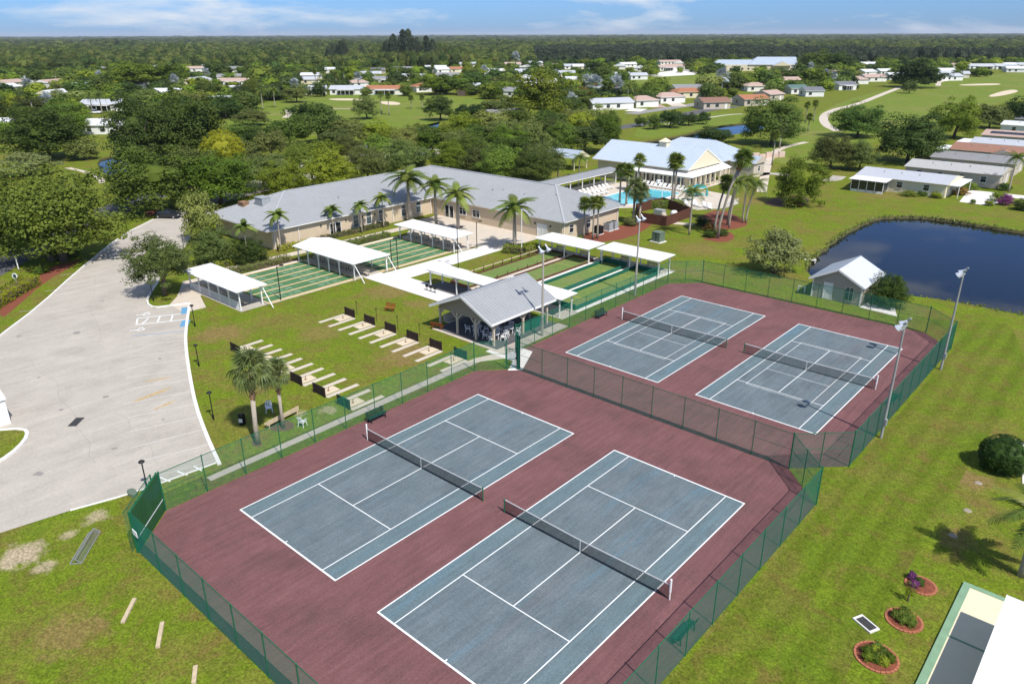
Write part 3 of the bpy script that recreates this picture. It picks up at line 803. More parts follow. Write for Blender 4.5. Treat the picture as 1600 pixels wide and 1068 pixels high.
# practice wall on the chamfered corner
pw = thing('practice_wall', 'green tennis practice wall with white net line at the court corner', 'practice wall', (-3.75,-3.45,0), math.atan2(-3.15,3.15))
WL = 4.42
b = MB()
for k in range(4):
    b2 = MB(); b2.box(.05+k*WL/4, (k+1)*WL/4-.01, -.06, .0, .1, 3.05); b2.build('panel', M['practice_green'], pw)
b.box(.05, WL-.05, .004, .012, .95, 1.03); b.build('net_line', M['line_paint'], pw)
for k in range(5):
    b2 = MB(); b2.bar((k*WL/4+.02,-.12,0),(k*WL/4+.02,-.12,3.1),.09); b2.build('post', M['green_steel'], pw)
b2 = MB(); b2.bar((0,-.12,3.02),(WL,-.12,3.02),.07); b2.bar((0,-.12,1.5),(WL,-.12,1.5),.06); b2.build('rail', M['green_steel'], pw)
fc = thing('chain_link_fence', 'short green chain-link bay behind the practice wall', 'fence', (-3.8,-3.6,0), math.atan2(-3.1,3.15), 'green chain-link fences round the tennis courts')
place(chain_me, 'mesh_panel', fc, (0,-.35,.04), 0, (1.45,1,1)); b = MB(); b.tube([(0,-.35,FH),(WL,-.35,FH)], .03, 6); b.build('top_rail', M['green_steel'], fc)
b = MB(); b.tube([(0,-.35,0),(0,-.35,FH)], .05, 6); b.build('corner_post', M['green_steel'], fc)
b = MB(); b.box(-.3,.3,-.02,.02,1.1,1.5); sg = b.build('fence_sign', M['white_trim'], None, (-0.35,-6.70,0.35)); tag(sg, 'small white notice on the near corner of the court fence', 'sign')

# ------------------------------------------------------------------ court light poles
def light_pole(label, xy, h, m, r, heads, rz):
    o = thing('light_pole', label, 'light pole', (*xy, 0), rz, 'tall flood-light poles beside the courts')
    b = MB(); b.tube([(0,0,0),(0,0,h*.5),(0,0,h)], [r,r*.82,r*.62], 10); b.build('pole', M[m], o)
    b = MB(); b.bar((0,-.75,h-.1),(0,.75,h-.1),.09); b.build('crossarm', M['galv_steel'], o)
    b = MB(); b.box(-.2,-.08,-.12,.12,1.2,1.75); b.build('junction_box', M['ac_grey'], o)
    for yy, tilt in heads:
        hd = MB()
        hd.lathe([(.0,.55),(.10,.52),(.14,.3),(.17,.22),(.36,-.12),(.37,-.16),(.33,-.14),(.0,-.02)], 14)
        q = hd.build('lamp_head', M['lamp_white'], o, (.26,yy,h+.02), smooth=True); q.scale = (.82,.82,.82)
        q.rotation_euler = (0, R(-tilt), 0)
        c = MB(); c.tube([(0,0,.5),(0,0,.85)], .12, 8); c.build('ballast', M['galv_steel'], q)
light_pole('grey flood-light pole beside the grass triangle between the court fences', (30.13,39.63), 9.7, 'pole_grey', .115, ((-.55,42),(.55,42)), math.pi)
light_pole('grey flood-light pole in front of the dark pond', (30.27,57.43), 9.7, 'pole_grey', .115, ((-.5,42),(.5,42)), math.pi)
light_pole('pale concrete flood-light pole beside the gabled pavilion', (-4.5,38.47), 9.6, 'pole_concrete', .15, ((-.55,42),(.55,42)), 0)
light_pole('pale concrete flood-light pole in front of the bocce shelter', (-4.5,56.85), 9.6, 'pole_concrete', .15, ((-.55,42),(.55,42)), 0)
# benches by the courts
def slat_bench(label, xy, rz, m='bench_green', L=1.9):
    o = thing('park_bench', label, 'bench', (*xy, 0.012), rz, 'slatted benches')
    for k in range(4):
        b = MB(); b.box(-L/2,L/2,-.22+k*.12,-.12+k*.12,.42,.455); b.build('seat_slat', M[m], o)
    for k in range(3):
        b = MB(); b.bar((-L/2,.27+k*.05,.58+k*.13),(L/2,.27+k*.05,.58+k*.13),.03,.10); b.build('back_slat', M[m], o)
    for s in (-1, 1):
        b = MB(); x = s*(L/2-.2)
        b.bar((x,-.2,0),(x,-.16,.42),.06); b.bar((x,.28,0),(x,.24,.42),.06); b.bar((x,-.2,.40),(x,.26,.40),.06); b.bar((x,.24,.42),(x,.42,.9),.06)
        b.build('leg', M['black_metal' if m != 'wood_red' else 'wood_red'], o)
slat_bench('dark green bench inside the fence beside the horseshoe pits', (-3.1,14.6), R(90))
slat_bench('dark green bench inside the fence beside the bocce lanes', (-3.1,47.6), R(90))
slat_bench('green bench against the inside of the near right fence', (28.9,9.9), R(-90))
slat_bench('green bench inside the far fence under the tall light pole', (28.9,47.0), R(-90))

# ------------------------------------------------------------------ shelters, shuffleboard, bocce
def knee(b, x, y, z, dx, dy, s=.5, w=.07):
    b.bar((x,y,z-s),(x+dx*s,y+dy*s,z-.02),w)
def shelter(label, x0, x1, y0, y1, z, xs, ys, ridge=0.0, slope=0.0, rail=None, group='white open shelters by the games courts'):
    """flat or low-gabled white roof on posts; xs/ys are the post positions"""
    o = thing('open_shelter', label, 'shelter', (xs[0], ys[0], 0), 0, group)
    ox, oy = xs[0], ys[0]
    b = MB(); t = .09
    X0, X1, Y0, Y1 = x0-ox, x1-ox, y0-oy, y1-oy
    if ridge:
        ym = (Y0+Y1)/2
        pr = [(Y0,z),(Y1,z),(Y1,z+t),(ym,z+t+ridge),(Y0,z+t)]
    else:
        pr = [(Y0,z),(Y1,z+slope),(Y1,z+slope+t),(Y0,z+t)]
    n = len(pr)
    b.add([(X0,y,q) for y,q in pr]+[(X1,y,q) for y,q in pr], [tuple(range(n-1,-1,-1)), tuple(range(n,2*n))]+[(i,(i+1)%n,(i+1)%n+n,i+n)[::1] for i in range(n)])
    b.build('roof', M['white_roof'], o)
    # pan joints on the roof
    sb = MB(); k = X0+.4
    while k < X1-.2:
        if ridge:
            sb.bar((k,Y0+.02,z+t),(k,ym,z+t+ridge),.035,.03); sb.bar((k,ym,z+t+ridge),(k,Y1-.02,z+t),.035,.03)
        else: sb.bar((k,Y0+.02,z+t),(k,Y1-.02,z+slope+t),.035,.03)
        k += .45
    q = sb.build('roof_seams', M['white_roof'], o); q['kind'] = 'stuff'
    for j, yy in enumerate(ys):
        zz = z+slope*((yy-oy)-Y0)/(Y1-Y0)
        bm = MB(); bm.bar((X0+.15,yy-oy,zz-.1),(X1-.15,yy-oy,zz-.1),.10,.18); bm.build('beam', M['white_trim'], o)
        for i, xx in enumerate(xs):
            p = MB(); p.bar((xx-ox,yy-oy,0),(xx-ox,yy-oy,zz-.18),.13)
            if i < len(xs)-1: knee(p, xx-ox, yy-oy, zz-.16, 1, 0)
            if i > 0: knee(p, xx-ox, yy-oy, zz-.16, -1, 0)
            p.build('post', M['white_trim'], o)
    if rail:
        yy = rail-oy
        for i in range(len(xs)-1):
            r = MB(); a, c = xs[i]-ox, xs[i+1]-ox
            r.bar((a,yy,1.0),(c,yy,1.0),.06,.05); r.bar((a,yy,.12),(c,yy,.12),.06,.05)
            k = a+.12
            while k < c: r.bar((k,yy,.12),(k,yy,1.0),.035); k += .14
            r.build('railing', M['white_trim'], o)
    return o
XS6 = [-49.0,-46.6,-44.1,-41.7,-39.3,-36.8]
shelter('flat white shelter with a picket railing nearest the parking lot', -49.8,-36.2,20.6,24.7,2.45, XS6, [21.2,24.1], slope=.06, rail=21.2)
shelter('white gabled shelter between the two shuffleboard courts', -49.6,-35.5,36.9,43.3,2.36, XS6[:5]+[-36.0], [37.4,42.9], ridge=.58)
shelter('white shelter beside the clubhouse patio palms', -48.6,-34.9,54.9,59.0,2.36, [-48.0,-45.4,-42.9,-40.4,-38.0,-35.7], [55.6,58.5], slope=.12)
shelter('white shelter over the near bocce ends beside the concrete walk', -26.9,-16.5,41.9,44.6,2.30, [-26.3,-21.5,-16.9], [42.2,44.3], slope=.06)
shelter('white shelter at the near bocce end behind the gabled pavilion', -16.3,-6.2,43.9,47.0,2.30, [-15.8,-11.3,-6.8], [44.4,46.7], slope=.06)
shelter('white shelter over the far bocce ends beside the clubhouse corner', -26.3,-16.5,63.2,67.4,2.32, [-26.0,-21.3,-16.9], [64.0,67.0], slope=.06)
shelter('white shelter over the far bocce ends beside the court fence', -16.1,-5.9,64.6,68.9,2.28, [-15.7,-11.0,-6.4], [65.5,68.3], slope=.06)

def shuffle(label, y0, y1):
    o = thing('shuffleboard_court', label, 'shuffleboard court', (-49.1, y0, 0.012))
    W_, Ln = 12.4, y1-y0
    b = MB(); b.prism([(-.3,-.2),(W_+.35,-.2),(W_+.35,Ln+.2),(-.3,Ln+.2)], 0, .03); b.build('slab', M['gutter_tan'], o)
    n, lw = 6, W_/6
    for i in range(n):
        xa = i*lw+.20; xb = xa+lw-.40
        b = MB(); b.box(xa,xb,0,Ln,.03,.045); ln = b.build('lane', M['court_green'], o)
        m = MB(); z = .049; xm = (xa+xb)/2
        def q(p, r, w=.04):
            p, r = Vector(p), Vector(r); nn = (r-p).normalized(); nn = Vector((-nn.y, nn.x))*w/2
            m.add([(*(p-nn),z),(*(r-nn),z),(*(r+nn),z),(*(p+nn),z)], [(0,1,2,3)])
        for s, ye in ((1, .0), (-1, Ln)):
            a, c, ap = ye+s*2.2, ye+s*2.75, ye+s*5.2
            q((xa,a),(xb,a)); q((xa,c),(xb,c)); q((xa,c),(xm,ap)); q((xb,c),(xm,ap)); q((xm,a),(xm,c))
            q((xa+.35,c+s*.9),(xb-.35,c+s*.9)); q((xa+.6,c+s*1.7),(xb-.6,c+s*1.7))
            q((xa,ye+s*(Ln/2-1.6)),(xb,ye+s*(Ln/2-1.6)))
        m.build('marking', M['pale_paint'], ln)
    b = MB(); b.box(-.52,-.32,-.2,Ln+.2,0,.12); b.build('edging', M['white_concrete'], o)
    b = MB(); b.box(W_+.37,W_+.55,-.2,Ln+.2,0,.05); b.build('edging', M['tan_concrete'], o)
shuffle('green shuffleboard lanes between the railed shelter and the gabled shelter', 24.9, 38.0)
shuffle('green shuffleboard lanes between the gabled shelter and the patio shelter', 42.3, 56.0)
for (x0,x1,y0,y1,nm) in ((-49.6,-36.3,20.9,24.68,'railed'),(-49.4,-36.2,38.25,42.05,'gabled'),(-49.0,-35.4,56.25,59.0,'patio')):
    b = MB(); b.box(x0,x1,y0,y1,0,.05); b.build('shelter_floor', M['concrete'])['kind'] = 'structure'
ORD = ['first','second','third','fourth','fifth','sixth','seventh','eighth','ninth','tenth','eleventh','twelfth','thirteenth']
# seats under the shelters
def seat_row(label, x, y, n, dx, face, grp):
    """dark frame benches with pale seats"""
    for i in range(n):
        o = thing('shelter_bench', '%s bench from the parking side, %s' % (ORD[i], label), 'bench', (x+i*dx, y, .05), face, grp)
        b = MB(); b.box(-.85,.85,-.2,.2,.42,.47); b.build('seat', M['house_tan'], o)
        b = MB(); b.box(-.85,.85,.2,.25,.55,.85); b.build('backrest', M['house_tan'], o)
        for s in (-.65,.65):
            b = MB(); b.bar((s,-.16,0),(s,-.16,.42),.05); b.bar((s,.2,0),(s,.24,.85),.05); b.build('leg', M['black_metal'], o)
seat_row('shaded under the gabled white shelter', -47.8, 39.6, 6, 2.2, 0, 'benches under the gabled shelter')
seat_row('shaded under the patio shelter', -46.8, 57.6, 5, 2.4, 0, 'benches under the patio shelter')
seat_row('shaded behind the picket railing', -47.6, 22.3, 5, 2.3, math.pi, 'benches under the railed shelter')
seat_row('shaded at the far bocce ends beside the clubhouse', -24.0, 66.4, 2, 4.4, 0, 'benches at the bocce ends')
seat_row('shaded at the far bocce ends beside the fence', -13.4, 68.0, 2, 4.4, 0, 'benches at the fenced bocce ends')
for sh, x, y in (('near corner of the gabled',-35.7,37.3),('far corner of the gabled',-35.7,43.0),('corner of the patio',-35.4,55.5),('corner of the railed',-36.5,24.2)):
    b = MB(); b.bar((0,0,2.2),(1.9,0.0,0.05),.09)
    tag(b.build('raking_brace', M['white_trim'], None, (x,y,0)), 'white raking brace at the lawn %s shelter' % sh, 'brace', 'raking braces of the shelters')
# bocce lanes
def bocce(label, x0, x1, y0, y1, teal):
    o = thing('bocce_lane', label, 'bocce lane', (x0, y0, .012))
    w, l = x1-x0, y1-y0
    b = MB(); b.box(0,w,0,l,0,.03); b.build('turf', M['turf_green'], o)
    for yy in (l*.2, l*.8):
        b = MB(); b.box(.1,w-.1,yy-.03,yy+.03,.03,.034); b.build('foul_line', M['yellow_paint'], o)
    bm = M['board_teal'] if teal else M['fence_brown']
    h = .45 if teal else .22
    for xx in (-.06, w+.06):
        b = MB(); b.box(xx-.05,xx+.05,-.05,l+.05,0,h); b.build('side_board', bm, o)
    for yy in (-.1, l+.1):
        b = MB(); b.box(-.11,w+.11,yy-.05,yy+.05,0,h*1.5); b.build('end_board', bm, o)
bocce('olive bocce lane with brown boards beside the post rail', -25.5,-22.3,45.2,65.6, False)
bocce('olive bocce lane with brown boards beside the paved strip', -20.9,-17.4,45.2,65.6, False)
bocce('olive bocce lane with teal boards beside the white walk', -15.7,-12.2,47.6,66.4, True)
bocce('olive bocce lane with teal boards along the tennis fence', -10.7,-6.9,47.6,66.4, True)
sheet('bocce_walk', [(-22.1,45.0),(-21.1,45.0),(-21.1,65.8),(-22.1,65.8)], .012, M['tan_concrete'])
sheet('bocce_walk', [(-17.2,45.0),(-15.9,47.0),(-15.9,66.6),(-17.2,65.8)], .012, M['white_concrete'])
sheet('bocce_walk', [(-12.0,47.2),(-10.9,47.2),(-10.9,66.6),(-12.0,66.6)], .012, M['white_concrete'])
sheet('bocce_walk', [(-6.7,47.2),(-6.1,47.2),(-5.8,68.6),(-6.7,68.6)], .012, M['white_concrete'])
sheet('bocce_floor', [(-26.8,41.9),(-16.6,41.9),(-16.6,44.95),(-26.8,44.95)], .018, M['asphalt'])
for (x0,x1,y0,y1) in ((-26.4,-16.4,65.85,67.6),(-16.3,-5.8,66.65,69.2),(-16.2,-6.0,44.0,47.3)):
    sheet('bocce_floor', [(x0,y0),(x1,y0),(x1,y1),(x0,y1)], .011, M['concrete'])
rl = thing('post_rail', 'low timber post rail along the first bocce lane', 'rail', (-26.0,46.0,0))
for k in range(10):
    b = MB(); b.bar((0,k*1.95,0),(0,k*1.95,.75),.11); b.build('post', M['fence_brown'], rl)
for k in range(9):
    b = MB(); b.bar((0,k*1.95,.55),(0,(k+1)*1.95,.55),.05,.16); b.build('rail', M['wood_pale'], rl)
for k in range(9):
    b = MB(); b.bar((0,0,0),(0,0,.6),.07)
    tag(b.build('bocce_post', M['fence_brown'], None, (-22.1,46.2+k*2.1,0)), '%s short dark stake beside the first bocce lane, counted from the pavilion' % ORD[k], 'post', 'stakes beside the first bocce lane')
# row of ball stands on the walk
for k in range(3):
    o = thing('ball_stand', '%s small dark stand on the white walk, counted from the shuffleboard' % ORD[k], 'stand', (-25.6+k*.75,40.9,.014), 0, 'ball stands on the white walk')
    b = MB(); b.bar((0,0,0),(0,0,.5),.07); b.bar((-.2,0,.03),(.2,0,.03),.06); b.build('foot', M['black_metal'], o)
    b = MB(); b.box(-.14,.14,-.16,.16,.5,.85); b.build('box', M['black_metal'], o)

# ------------------------------------------------------------------ gabled picnic pavilion
def slope_seams(b, p0, p1, up, n, w=.07, h=.07):
    """parallel seams from the eave p0-p1 up along vector up"""
    p0, p1, up = Vector(p0), Vector(p1), Vector(up)
    nn = (p1-p0).cross(up).normalized()
    if nn.z < 0: nn = -nn
    for k in range(n+1):
        a = p0+(p1-p0)*k/n+nn*h*.4
        b.bar(a, a+up, w, h)
pv = thing('picnic_pavilion', 'open gabled pavilion with grey standing-seam roof beside the court gate', 'pavilion', (-14.6,32.9,0))
b = MB(); b.box(-.3,9.0,-.5,9.6,0,.08); b.build('floor_slab', M['asphalt'], pv)
b = MB(); b.box(-.6,10.4,-.85,-.5,0,.075); b.box(9.0,10.4,-.5,9.8,0,.075); b.build('paved_edge', M['tan_concrete'], pv)
ez, rz_, xm, xa, xb, ya, yb = 2.72, 4.85, 4.25, -.75, 8.6, -.9, 9.8
t = .12
b = MB()
for sx, xe in ((-1, xa), (1, xb)):
    vs = [(xe,ya,ez),(xm,ya,rz_),(xm,yb,rz_),(xe,yb,ez),(xe,ya,ez+t),(xm,ya,rz_+t),(xm,yb,rz_+t),(xe,yb,ez+t)]
    b.add(vs, [(0,1,2,3),(7,6,5,4),(0,4,5,1),(2,6,7,3),(3,7,4,0)] if sx < 0 else [(3,2,1,0),(4,5,6,7),(1,5,4,0),(3,7,6,2),(0,4,7,3)])
rf = b.build('roof', M['metal_roof'], pv)
b = MB(); ns = 24
slope_seams(b, (xb,ya+.02,ez+t), (xb,yb-.02,ez+t), (xm-xb,0,rz_-ez), ns); slope_seams(b, (xa,ya+.02,ez+t), (xa,yb-.02,ez+t), (xm-xa,0,rz_-ez), ns)
b.build('roof_seams', M['seam'], rf)['kind'] = 'stuff'
b = MB(); b.bar((xm,ya,rz_+t+.02),(xm,yb,rz_+t+.02),.28,.05); b.build('ridge_cap', M['seam'], rf)
for yy in (ya-.025, yb+.025):
    b = MB(); b.bar((xa,yy,ez+.03),(xm,yy,rz_+.03),.04,.26); b.bar((xm,yy,rz_+.03),(xb,yy,ez+.03),.04,.26); b.build('bargeboard', M['white_trim'], pv)
for xx, yy0 in ((xa-.03, ya), (xb+.03, ya)):
    b = MB(); b.bar((xx,ya,ez+.02),(xx,yb,ez+.02),.05,.24); b.build('gutter', M['white_trim'], pv)
for yy in (-.05, 8.85):
    b = MB(); b.add([(.0,yy,2.45),(8.2,yy,2.45),(8.2,yy,2.80),(xm,yy,4.72),(.0,yy,2.95),(.0,yy+.1,2.45),(8.2,yy+.1,2.45),(8.2,yy+.1,2.80),(xm,yy+.1,4.72),(.0,yy+.1,2.95)], [(0,1,2,3,4),(9,8,7,6,5),(0,5,6,1)]); b.build('gable_wall', M['taupe_wall'], pv)
for xx, yy in [(0,0),(2.7,0),(5.5,0),(8.1,0),(8.1,4.7),(8.1,8.8),(0,4.5),(0,8.8),(2.7,8.8),(5.5,8.8)]:
    b = MB(); b.bar((xx,yy,0),(xx,yy,2.5),.2)
    if yy in (0, 8.8):
        if xx > .1: b.bar((xx,yy,1.75),(xx-.75,yy,2.5),.13)
        if xx < 8: b.bar((xx,yy,1.75),(xx+.75,yy,2.5),.13)
    if xx in (0, 8.1):
        if yy < 8: b.bar((xx,yy,1.75),(xx,yy+.75,2.5),.13)
        if yy > .1: b.bar((xx,yy,1.75),(xx,yy-.75,2.5),.13)
    b.build('timber_post', M['timber_beige'], pv)
b = MB(); b.bar((8.1,-.2,2.56),(8.1,9,2.56),.14,.2); b.bar((0,-.2,2.56),(0,9,2.56),.14,.2); b.build('beam', M['timber_beige'], pv)
b = MB(); b.box(7.98,8.02,5.0,8.6,.1,1.15); b.build('screen_panel', M['board_teal'], pv)
b = MB(); b.box(.15,.3,.3,2.6,.8,1.6); b.box(.1,1.0,.3,3.4,.78,.86); b.build('counter', M['house_tan'], pv)
# tables and chairs in the pavilion
def make_chair(label, m='white_plastic', group=None):
    o = thing('plastic_chair', label, 'chair', (0,0,0), 0, group)
    b = MB(); b.box(-.25,.25,-.24,.24,.40,.44); b.build('seat', M[m], o)
    b = MB()
    for k in range(4): b.bar((-.2+k*.133,.22,.44),(-.2+k*.133,.32,.88),.07,.02)
    b.bar((-.24,.32,.88),(.24,.32,.88),.04,.08); b.build('backrest', M[m], o)
    for sx in (-1, 1):
        b = MB(); b.bar((sx*.25,-.2,.40),(sx*.25,-.2,.64),.04); b.bar((sx*.26,-.24,.64),(sx*.26,.26,.66),.06,.03); b.build('arm', M[m], o)
        for sy in (-1, 1):
            b = MB(); b.bar((sx*.23,sy*.22,.40),(sx*.27,sy*.26,0),.05); b.build('leg', M[m], o)
    return o
ch0 = make_chair('white plastic armchair drawn up to a table in the gabled pavilion', group='white chairs in the pavilion')
first = [True]
def put(proto, flag, xyz, rz, label=None, group=None):
    o = proto if flag[0] else copy_tree(proto)
    flag[0] = False
    o.location = xyz if len(xyz) == 3 else (*xyz, 0); o.rotation_euler = (0,0,rz)
    if label: o['label'] = label
    if group: o['group'] = group
    return o
def round_table(label, x, y, z):
    o = thing('round_table', label, 'table', (x,y,z), 0, 'round white tables in the pavilion')
    b = MB(); b.lathe([(0,.70),(.58,.70),(.60,.72),(.58,.74),(0,.74)], 16); b.build('tabletop', M['white_plastic'], o)
    for k in range(4):
        a = k*math.pi/2+.4; b = MB(); b.bar((.4*math.cos(a),.4*math.sin(a),.7),(.48*math.cos(a),.48*math.sin(a),0),.06); b.build('leg', M['white_plastic'], o)
tabs = [('round white table near the pavilion post by the gate', -7.7,34.3),('round white table in the shade of the pavilion centre', -10.6,34.6),('round white table under the long eave of the pavilion', -7.7,36.6),('round white table deep in the pavilion', -10.8,38.4)]
for lb, x, y in tabs:
    round_table(lb, x, y, .08)
    for k in range(4):
        a = k*math.pi/2+.3+x
        put(ch0, first, (x+1.0*math.cos(a), y+1.0*math.sin(a), .08), a-math.pi/2, '%s white plastic armchair at the %s' % (ORD[k], lb))

# ------------------------------------------------------------------ horseshoe pits
def pit(label, x, y, s, green=False):
    """board behind a sand box with an iron stake and two foot planks; s = +1 throws towards +y"""
    o = thing('horseshoe_pit', label, 'horseshoe pit', (x, y, 0), 0 if s > 0 else math.pi, 'horseshoe pits in two facing rows')
    b = MB(); b.box(-.92,.92,-.05,.02,.02,.95); b.build('backboard', M['board_green' if green else 'board_brown'], o)
    for k in (-.8, .8):
        b2 = MB(); b2.bar((k,-.09,0),(k,-.09,1.0),.08); b2.build('board_post', M['board_brown'], o)
    b = MB(); b.box(-.55,.55,.05,1.85,0,.045); b.build('sand_box', M['sand'], o)
    b = MB(); b.tube([(0,.95,0),(0,1.0,.42)], .03, 6); b.lathe([(.13,.045),(.1,.10),(.03,.14)], 8, (0,.95,0)); b.build('stake', M['palm_boot'], o)
    for k in (-1, 1):
        b = MB(); b.box(k*.95-.24,k*.95+.24,.05,3.6,0,.03); b.build('pitching_slab', M['tan_concrete'], o)
words = ['first','second','third','fourth','fifth','sixth']
for i in range(6):
    x = -25.5+i*3.66
    pit('horseshoe pit in the row by the cabbage palms, %s from the parking lot end' % words[i], x, 14.2, 1, i == 5)
    pit('horseshoe pit in the row towards the shuffleboard, %s from the parking lot end' % words[i], x+.1, 28.55, -1, i == 5)
    if i < 4:
        b = MB(); b.tube([(0,0,0),(0,0,1.6)], .025, 5); b.box(-.06,.06,-.02,.02,1.35,1.6)
        tag(b.build('score_post', M['board_brown'], None, (x+.1,29.6,0)), 'thin score post behind the %s horseshoe board of the far row' % words[i], 'post', 'score posts behind the horseshoe pits')
slat_bench('small rust red bench on the lawn above the horseshoe row', (-23.21,32.73), R(20), 'wood_red', 1.3)
slat_bench('rust red bench at the lawn corner of the pavilion', (-14.65,32.49), R(200), 'wood_red', 1.5)
# things round the two cabbage palms
bn = thing('plank_bench', 'long weathered plank bench behind the cabbage palms', 'bench', (*(-8.88,9.15),0), R(-82)+R(180))
b = MB(); b.box(-1.7,1.7,-.05,.0,.35,.75); b.build('backrest', M['wood_pale'], bn)
b = MB(); b.box(-1.7,1.7,.0,.4,.38,.43); b.build('seat', M['wood_pale'], bn)
for k in (-1.5, 0, 1.5):
    b = MB(); b.bar((k,.3,0),(k,.3,.38),.1); b.bar((k,-.02,0),(k,-.02,.74),.1); b.build('leg', M['wood_pale'], bn)
c2 = [False]
put(ch0, c2, (-6.98,9.77), R(200), 'white plastic chair alone beside the court fence', 'loose white chairs by the palms')
put(ch0, c2, (-11.34,9.31), R(60), 'white plastic chair behind the plank bench by the palms', 'loose white chairs by the palms')
tb = thing('trash_barrel', 'black trash barrel with a white label beside the leaning palm', 'barrel', (*(-11.10,6.61),0))
b = MB(); b.lathe([(0,0),(.27,0),(.30,.4),(.29,.85),(.31,.88),(.27,.88),(.26,.2),(0,.2)], 14); b.build('drum', M['black_metal'], tb, smooth=True)
b = MB(); b.box(-.16,.16,-.325,-.315,.3,.65); b.build('label_sheet', M['white_trim'], tb, rz=R(40))
# lawn leftovers in the near corner
gl = thing('goal_frame', 'collapsed galvanised goal frame with netting lying on the near lawn', 'goal frame', (*(-2.22,-9.46),0), R(140))
b = MB(); b.bar((0,0,.05),(3.2,0,.05),.05); b.bar((0,.7,.05),(3.2,.7,.05),.05); b.bar((0,0,.05),(0,.7,.05),.05); b.bar((3.2,0,.05),(3.2,.7,.05),.05)
b.bar((0,.35,.35),(3.2,.35,.35),.05); b.bar((0,0,.05),(0,.35,.35),.04); b.bar((3.2,0,.05),(3.2,.35,.35),.04); b.build('frame', M['galv_steel'], gl)
b = MB()
for k in range(22): b.bar((k*.15,0,.06),(k*.15,.35,.35),.012); b.bar((k*.15,.35,.35),(k*.15,.7,.06),.012)
for k in range(5): b.bar((0,.07*k,.07+.06*k),(3.2,.07*k,.07+.06*k),.012)
b.build('netting', M['galv_steel'], gl)
for i, (p, q) in enumerate([((4.91,-9.94),(3.50,-8.67)),((8.21,-9.48),(6.58,-8.47)),((11.95,-9.36),(10.95,-8.75))]):
    a, c = Vector(p), Vector(q); d = (c-a).length
    b = MB(); b.box(0,d,-.11,.11,0,.13)
    lab = ['pale timber on the near lawn, closest to the goal frame','pale timber on the near lawn, middle one of three','pale timber at the bottom edge of the near lawn'][i]
    tag(b.build('timber_kerb', M['wood_pale'], None, (*a,0), rz=math.atan2((c-a).y,(c-a).x)), lab, 'timber', 'pale timbers lying on the lawn')
b = MB(); b.prism(smooth_poly([(-.5,-.25),(.5,-.3),(.6,.2),(-.4,.3)],1), 0, .22)
tag(b.build('valve_box', M['utility_green'], None, (*(-7.59,-4.06),0)), 'small green valve box at the parking edge by the practice wall', 'valve box')
# lamp posts in the car park edge
def bollard_lamp(label, xy, h=2.9, head='flat', grp='black lamp posts along the parking lot'):
    o = thing('lamp_post', label, 'lamp post', (*xy,0), 0, grp)
    b = MB(); b.tube([(0,0,0),(0,0,.5)], .075, 8); b.build('base', M['black_metal'], o)
    b = MB(); b.tube([(0,0,.5),(0,0,h)], .045, 8); b.build('post', M['black_metal'], o)
    b = MB(); b.lathe([(0,h+.02),(.2,h),(.24,h+.06),(.12,h+.16),(0,h+.18)], 10); b.build('lamp_head', M['black_metal'], o)
for lab, p, h in [('black lamp post on the lawn beside the middle parking stripes', (-25.17,9.98), 2.21),('black lamp post on the lawn beside the cabbage palms', (-13.68,5.39), 2.50),('black lamp post at the practice wall corner of the parking lot', (-7.17,-3.15), 2.36),('black lamp post beside the accessible bays', (-35.88,15.02), 2.45),('black lamp post on the small tree island', (-48.15,15.88), 2.74),('black lamp post at the top of the parking lot by the hedge', (-65.41,28.43), 2.94),('black lamp post under the left parking oak', (-88.29,29.53), 2.52)]:
    bollard_lamp(lab, p, h)
def double_lamp(label, xy, h, rz=0, two=True):
    o = thing('games_lamp', label, 'lamp', (*xy,0), rz, 'thin dark lamps over the shuffleboard courts')
    b = MB(); b.tube([(0,0,0),(0,0,h)], .06, 8); b.build('post', M['black_metal'], o)
    for s in ((-1,1) if two else (1,)):
        b = MB(); b.tube([(0,0,h-.1),(s*.55,0,h+.15)], .03, 6); b.build('arm', M['black_metal'], o)
        b = MB(); b.box(s*.6-.22,s*.6+.22,-.16,.16,h+.08,h+.2); b.build('lamp_head', M['black_metal'], o)
double_lamp('twin-headed dark lamp on the lawn square by the bocce walk', (-29.55,50.41), 5.77, R(40))
double_lamp('dark lamp at the end of the second shuffleboard court', (-35.71,44.65), 4.41, R(40), False)
double_lamp('dark lamp at the end of the first shuffleboard court', (-36.44,26.40), 4.37, R(40), False)
double_lamp('dark lamp rising behind the gabled shelter', (-36.6,44.3), 4.1, R(40), False)
double_lamp('dark lamp rising behind the patio shelter', (-34.6,59.4), 4.2, R(40), False)
fp = thing('flag_pole', 'thin white flagpole without a flag beside the patio hedge', 'flagpole', (*(-27.56,61.71),0))
b = MB(); b.tube([(0,0,0),(0,0,6.5)], [.07,.05], 8); b.build('pole', M['white_trim'], fp)
b = MB(); b.lathe([(0,6.5),(.09,6.56),(.09,6.62),(0,6.7)], 8); b.build('finial', M['white_trim'], fp)

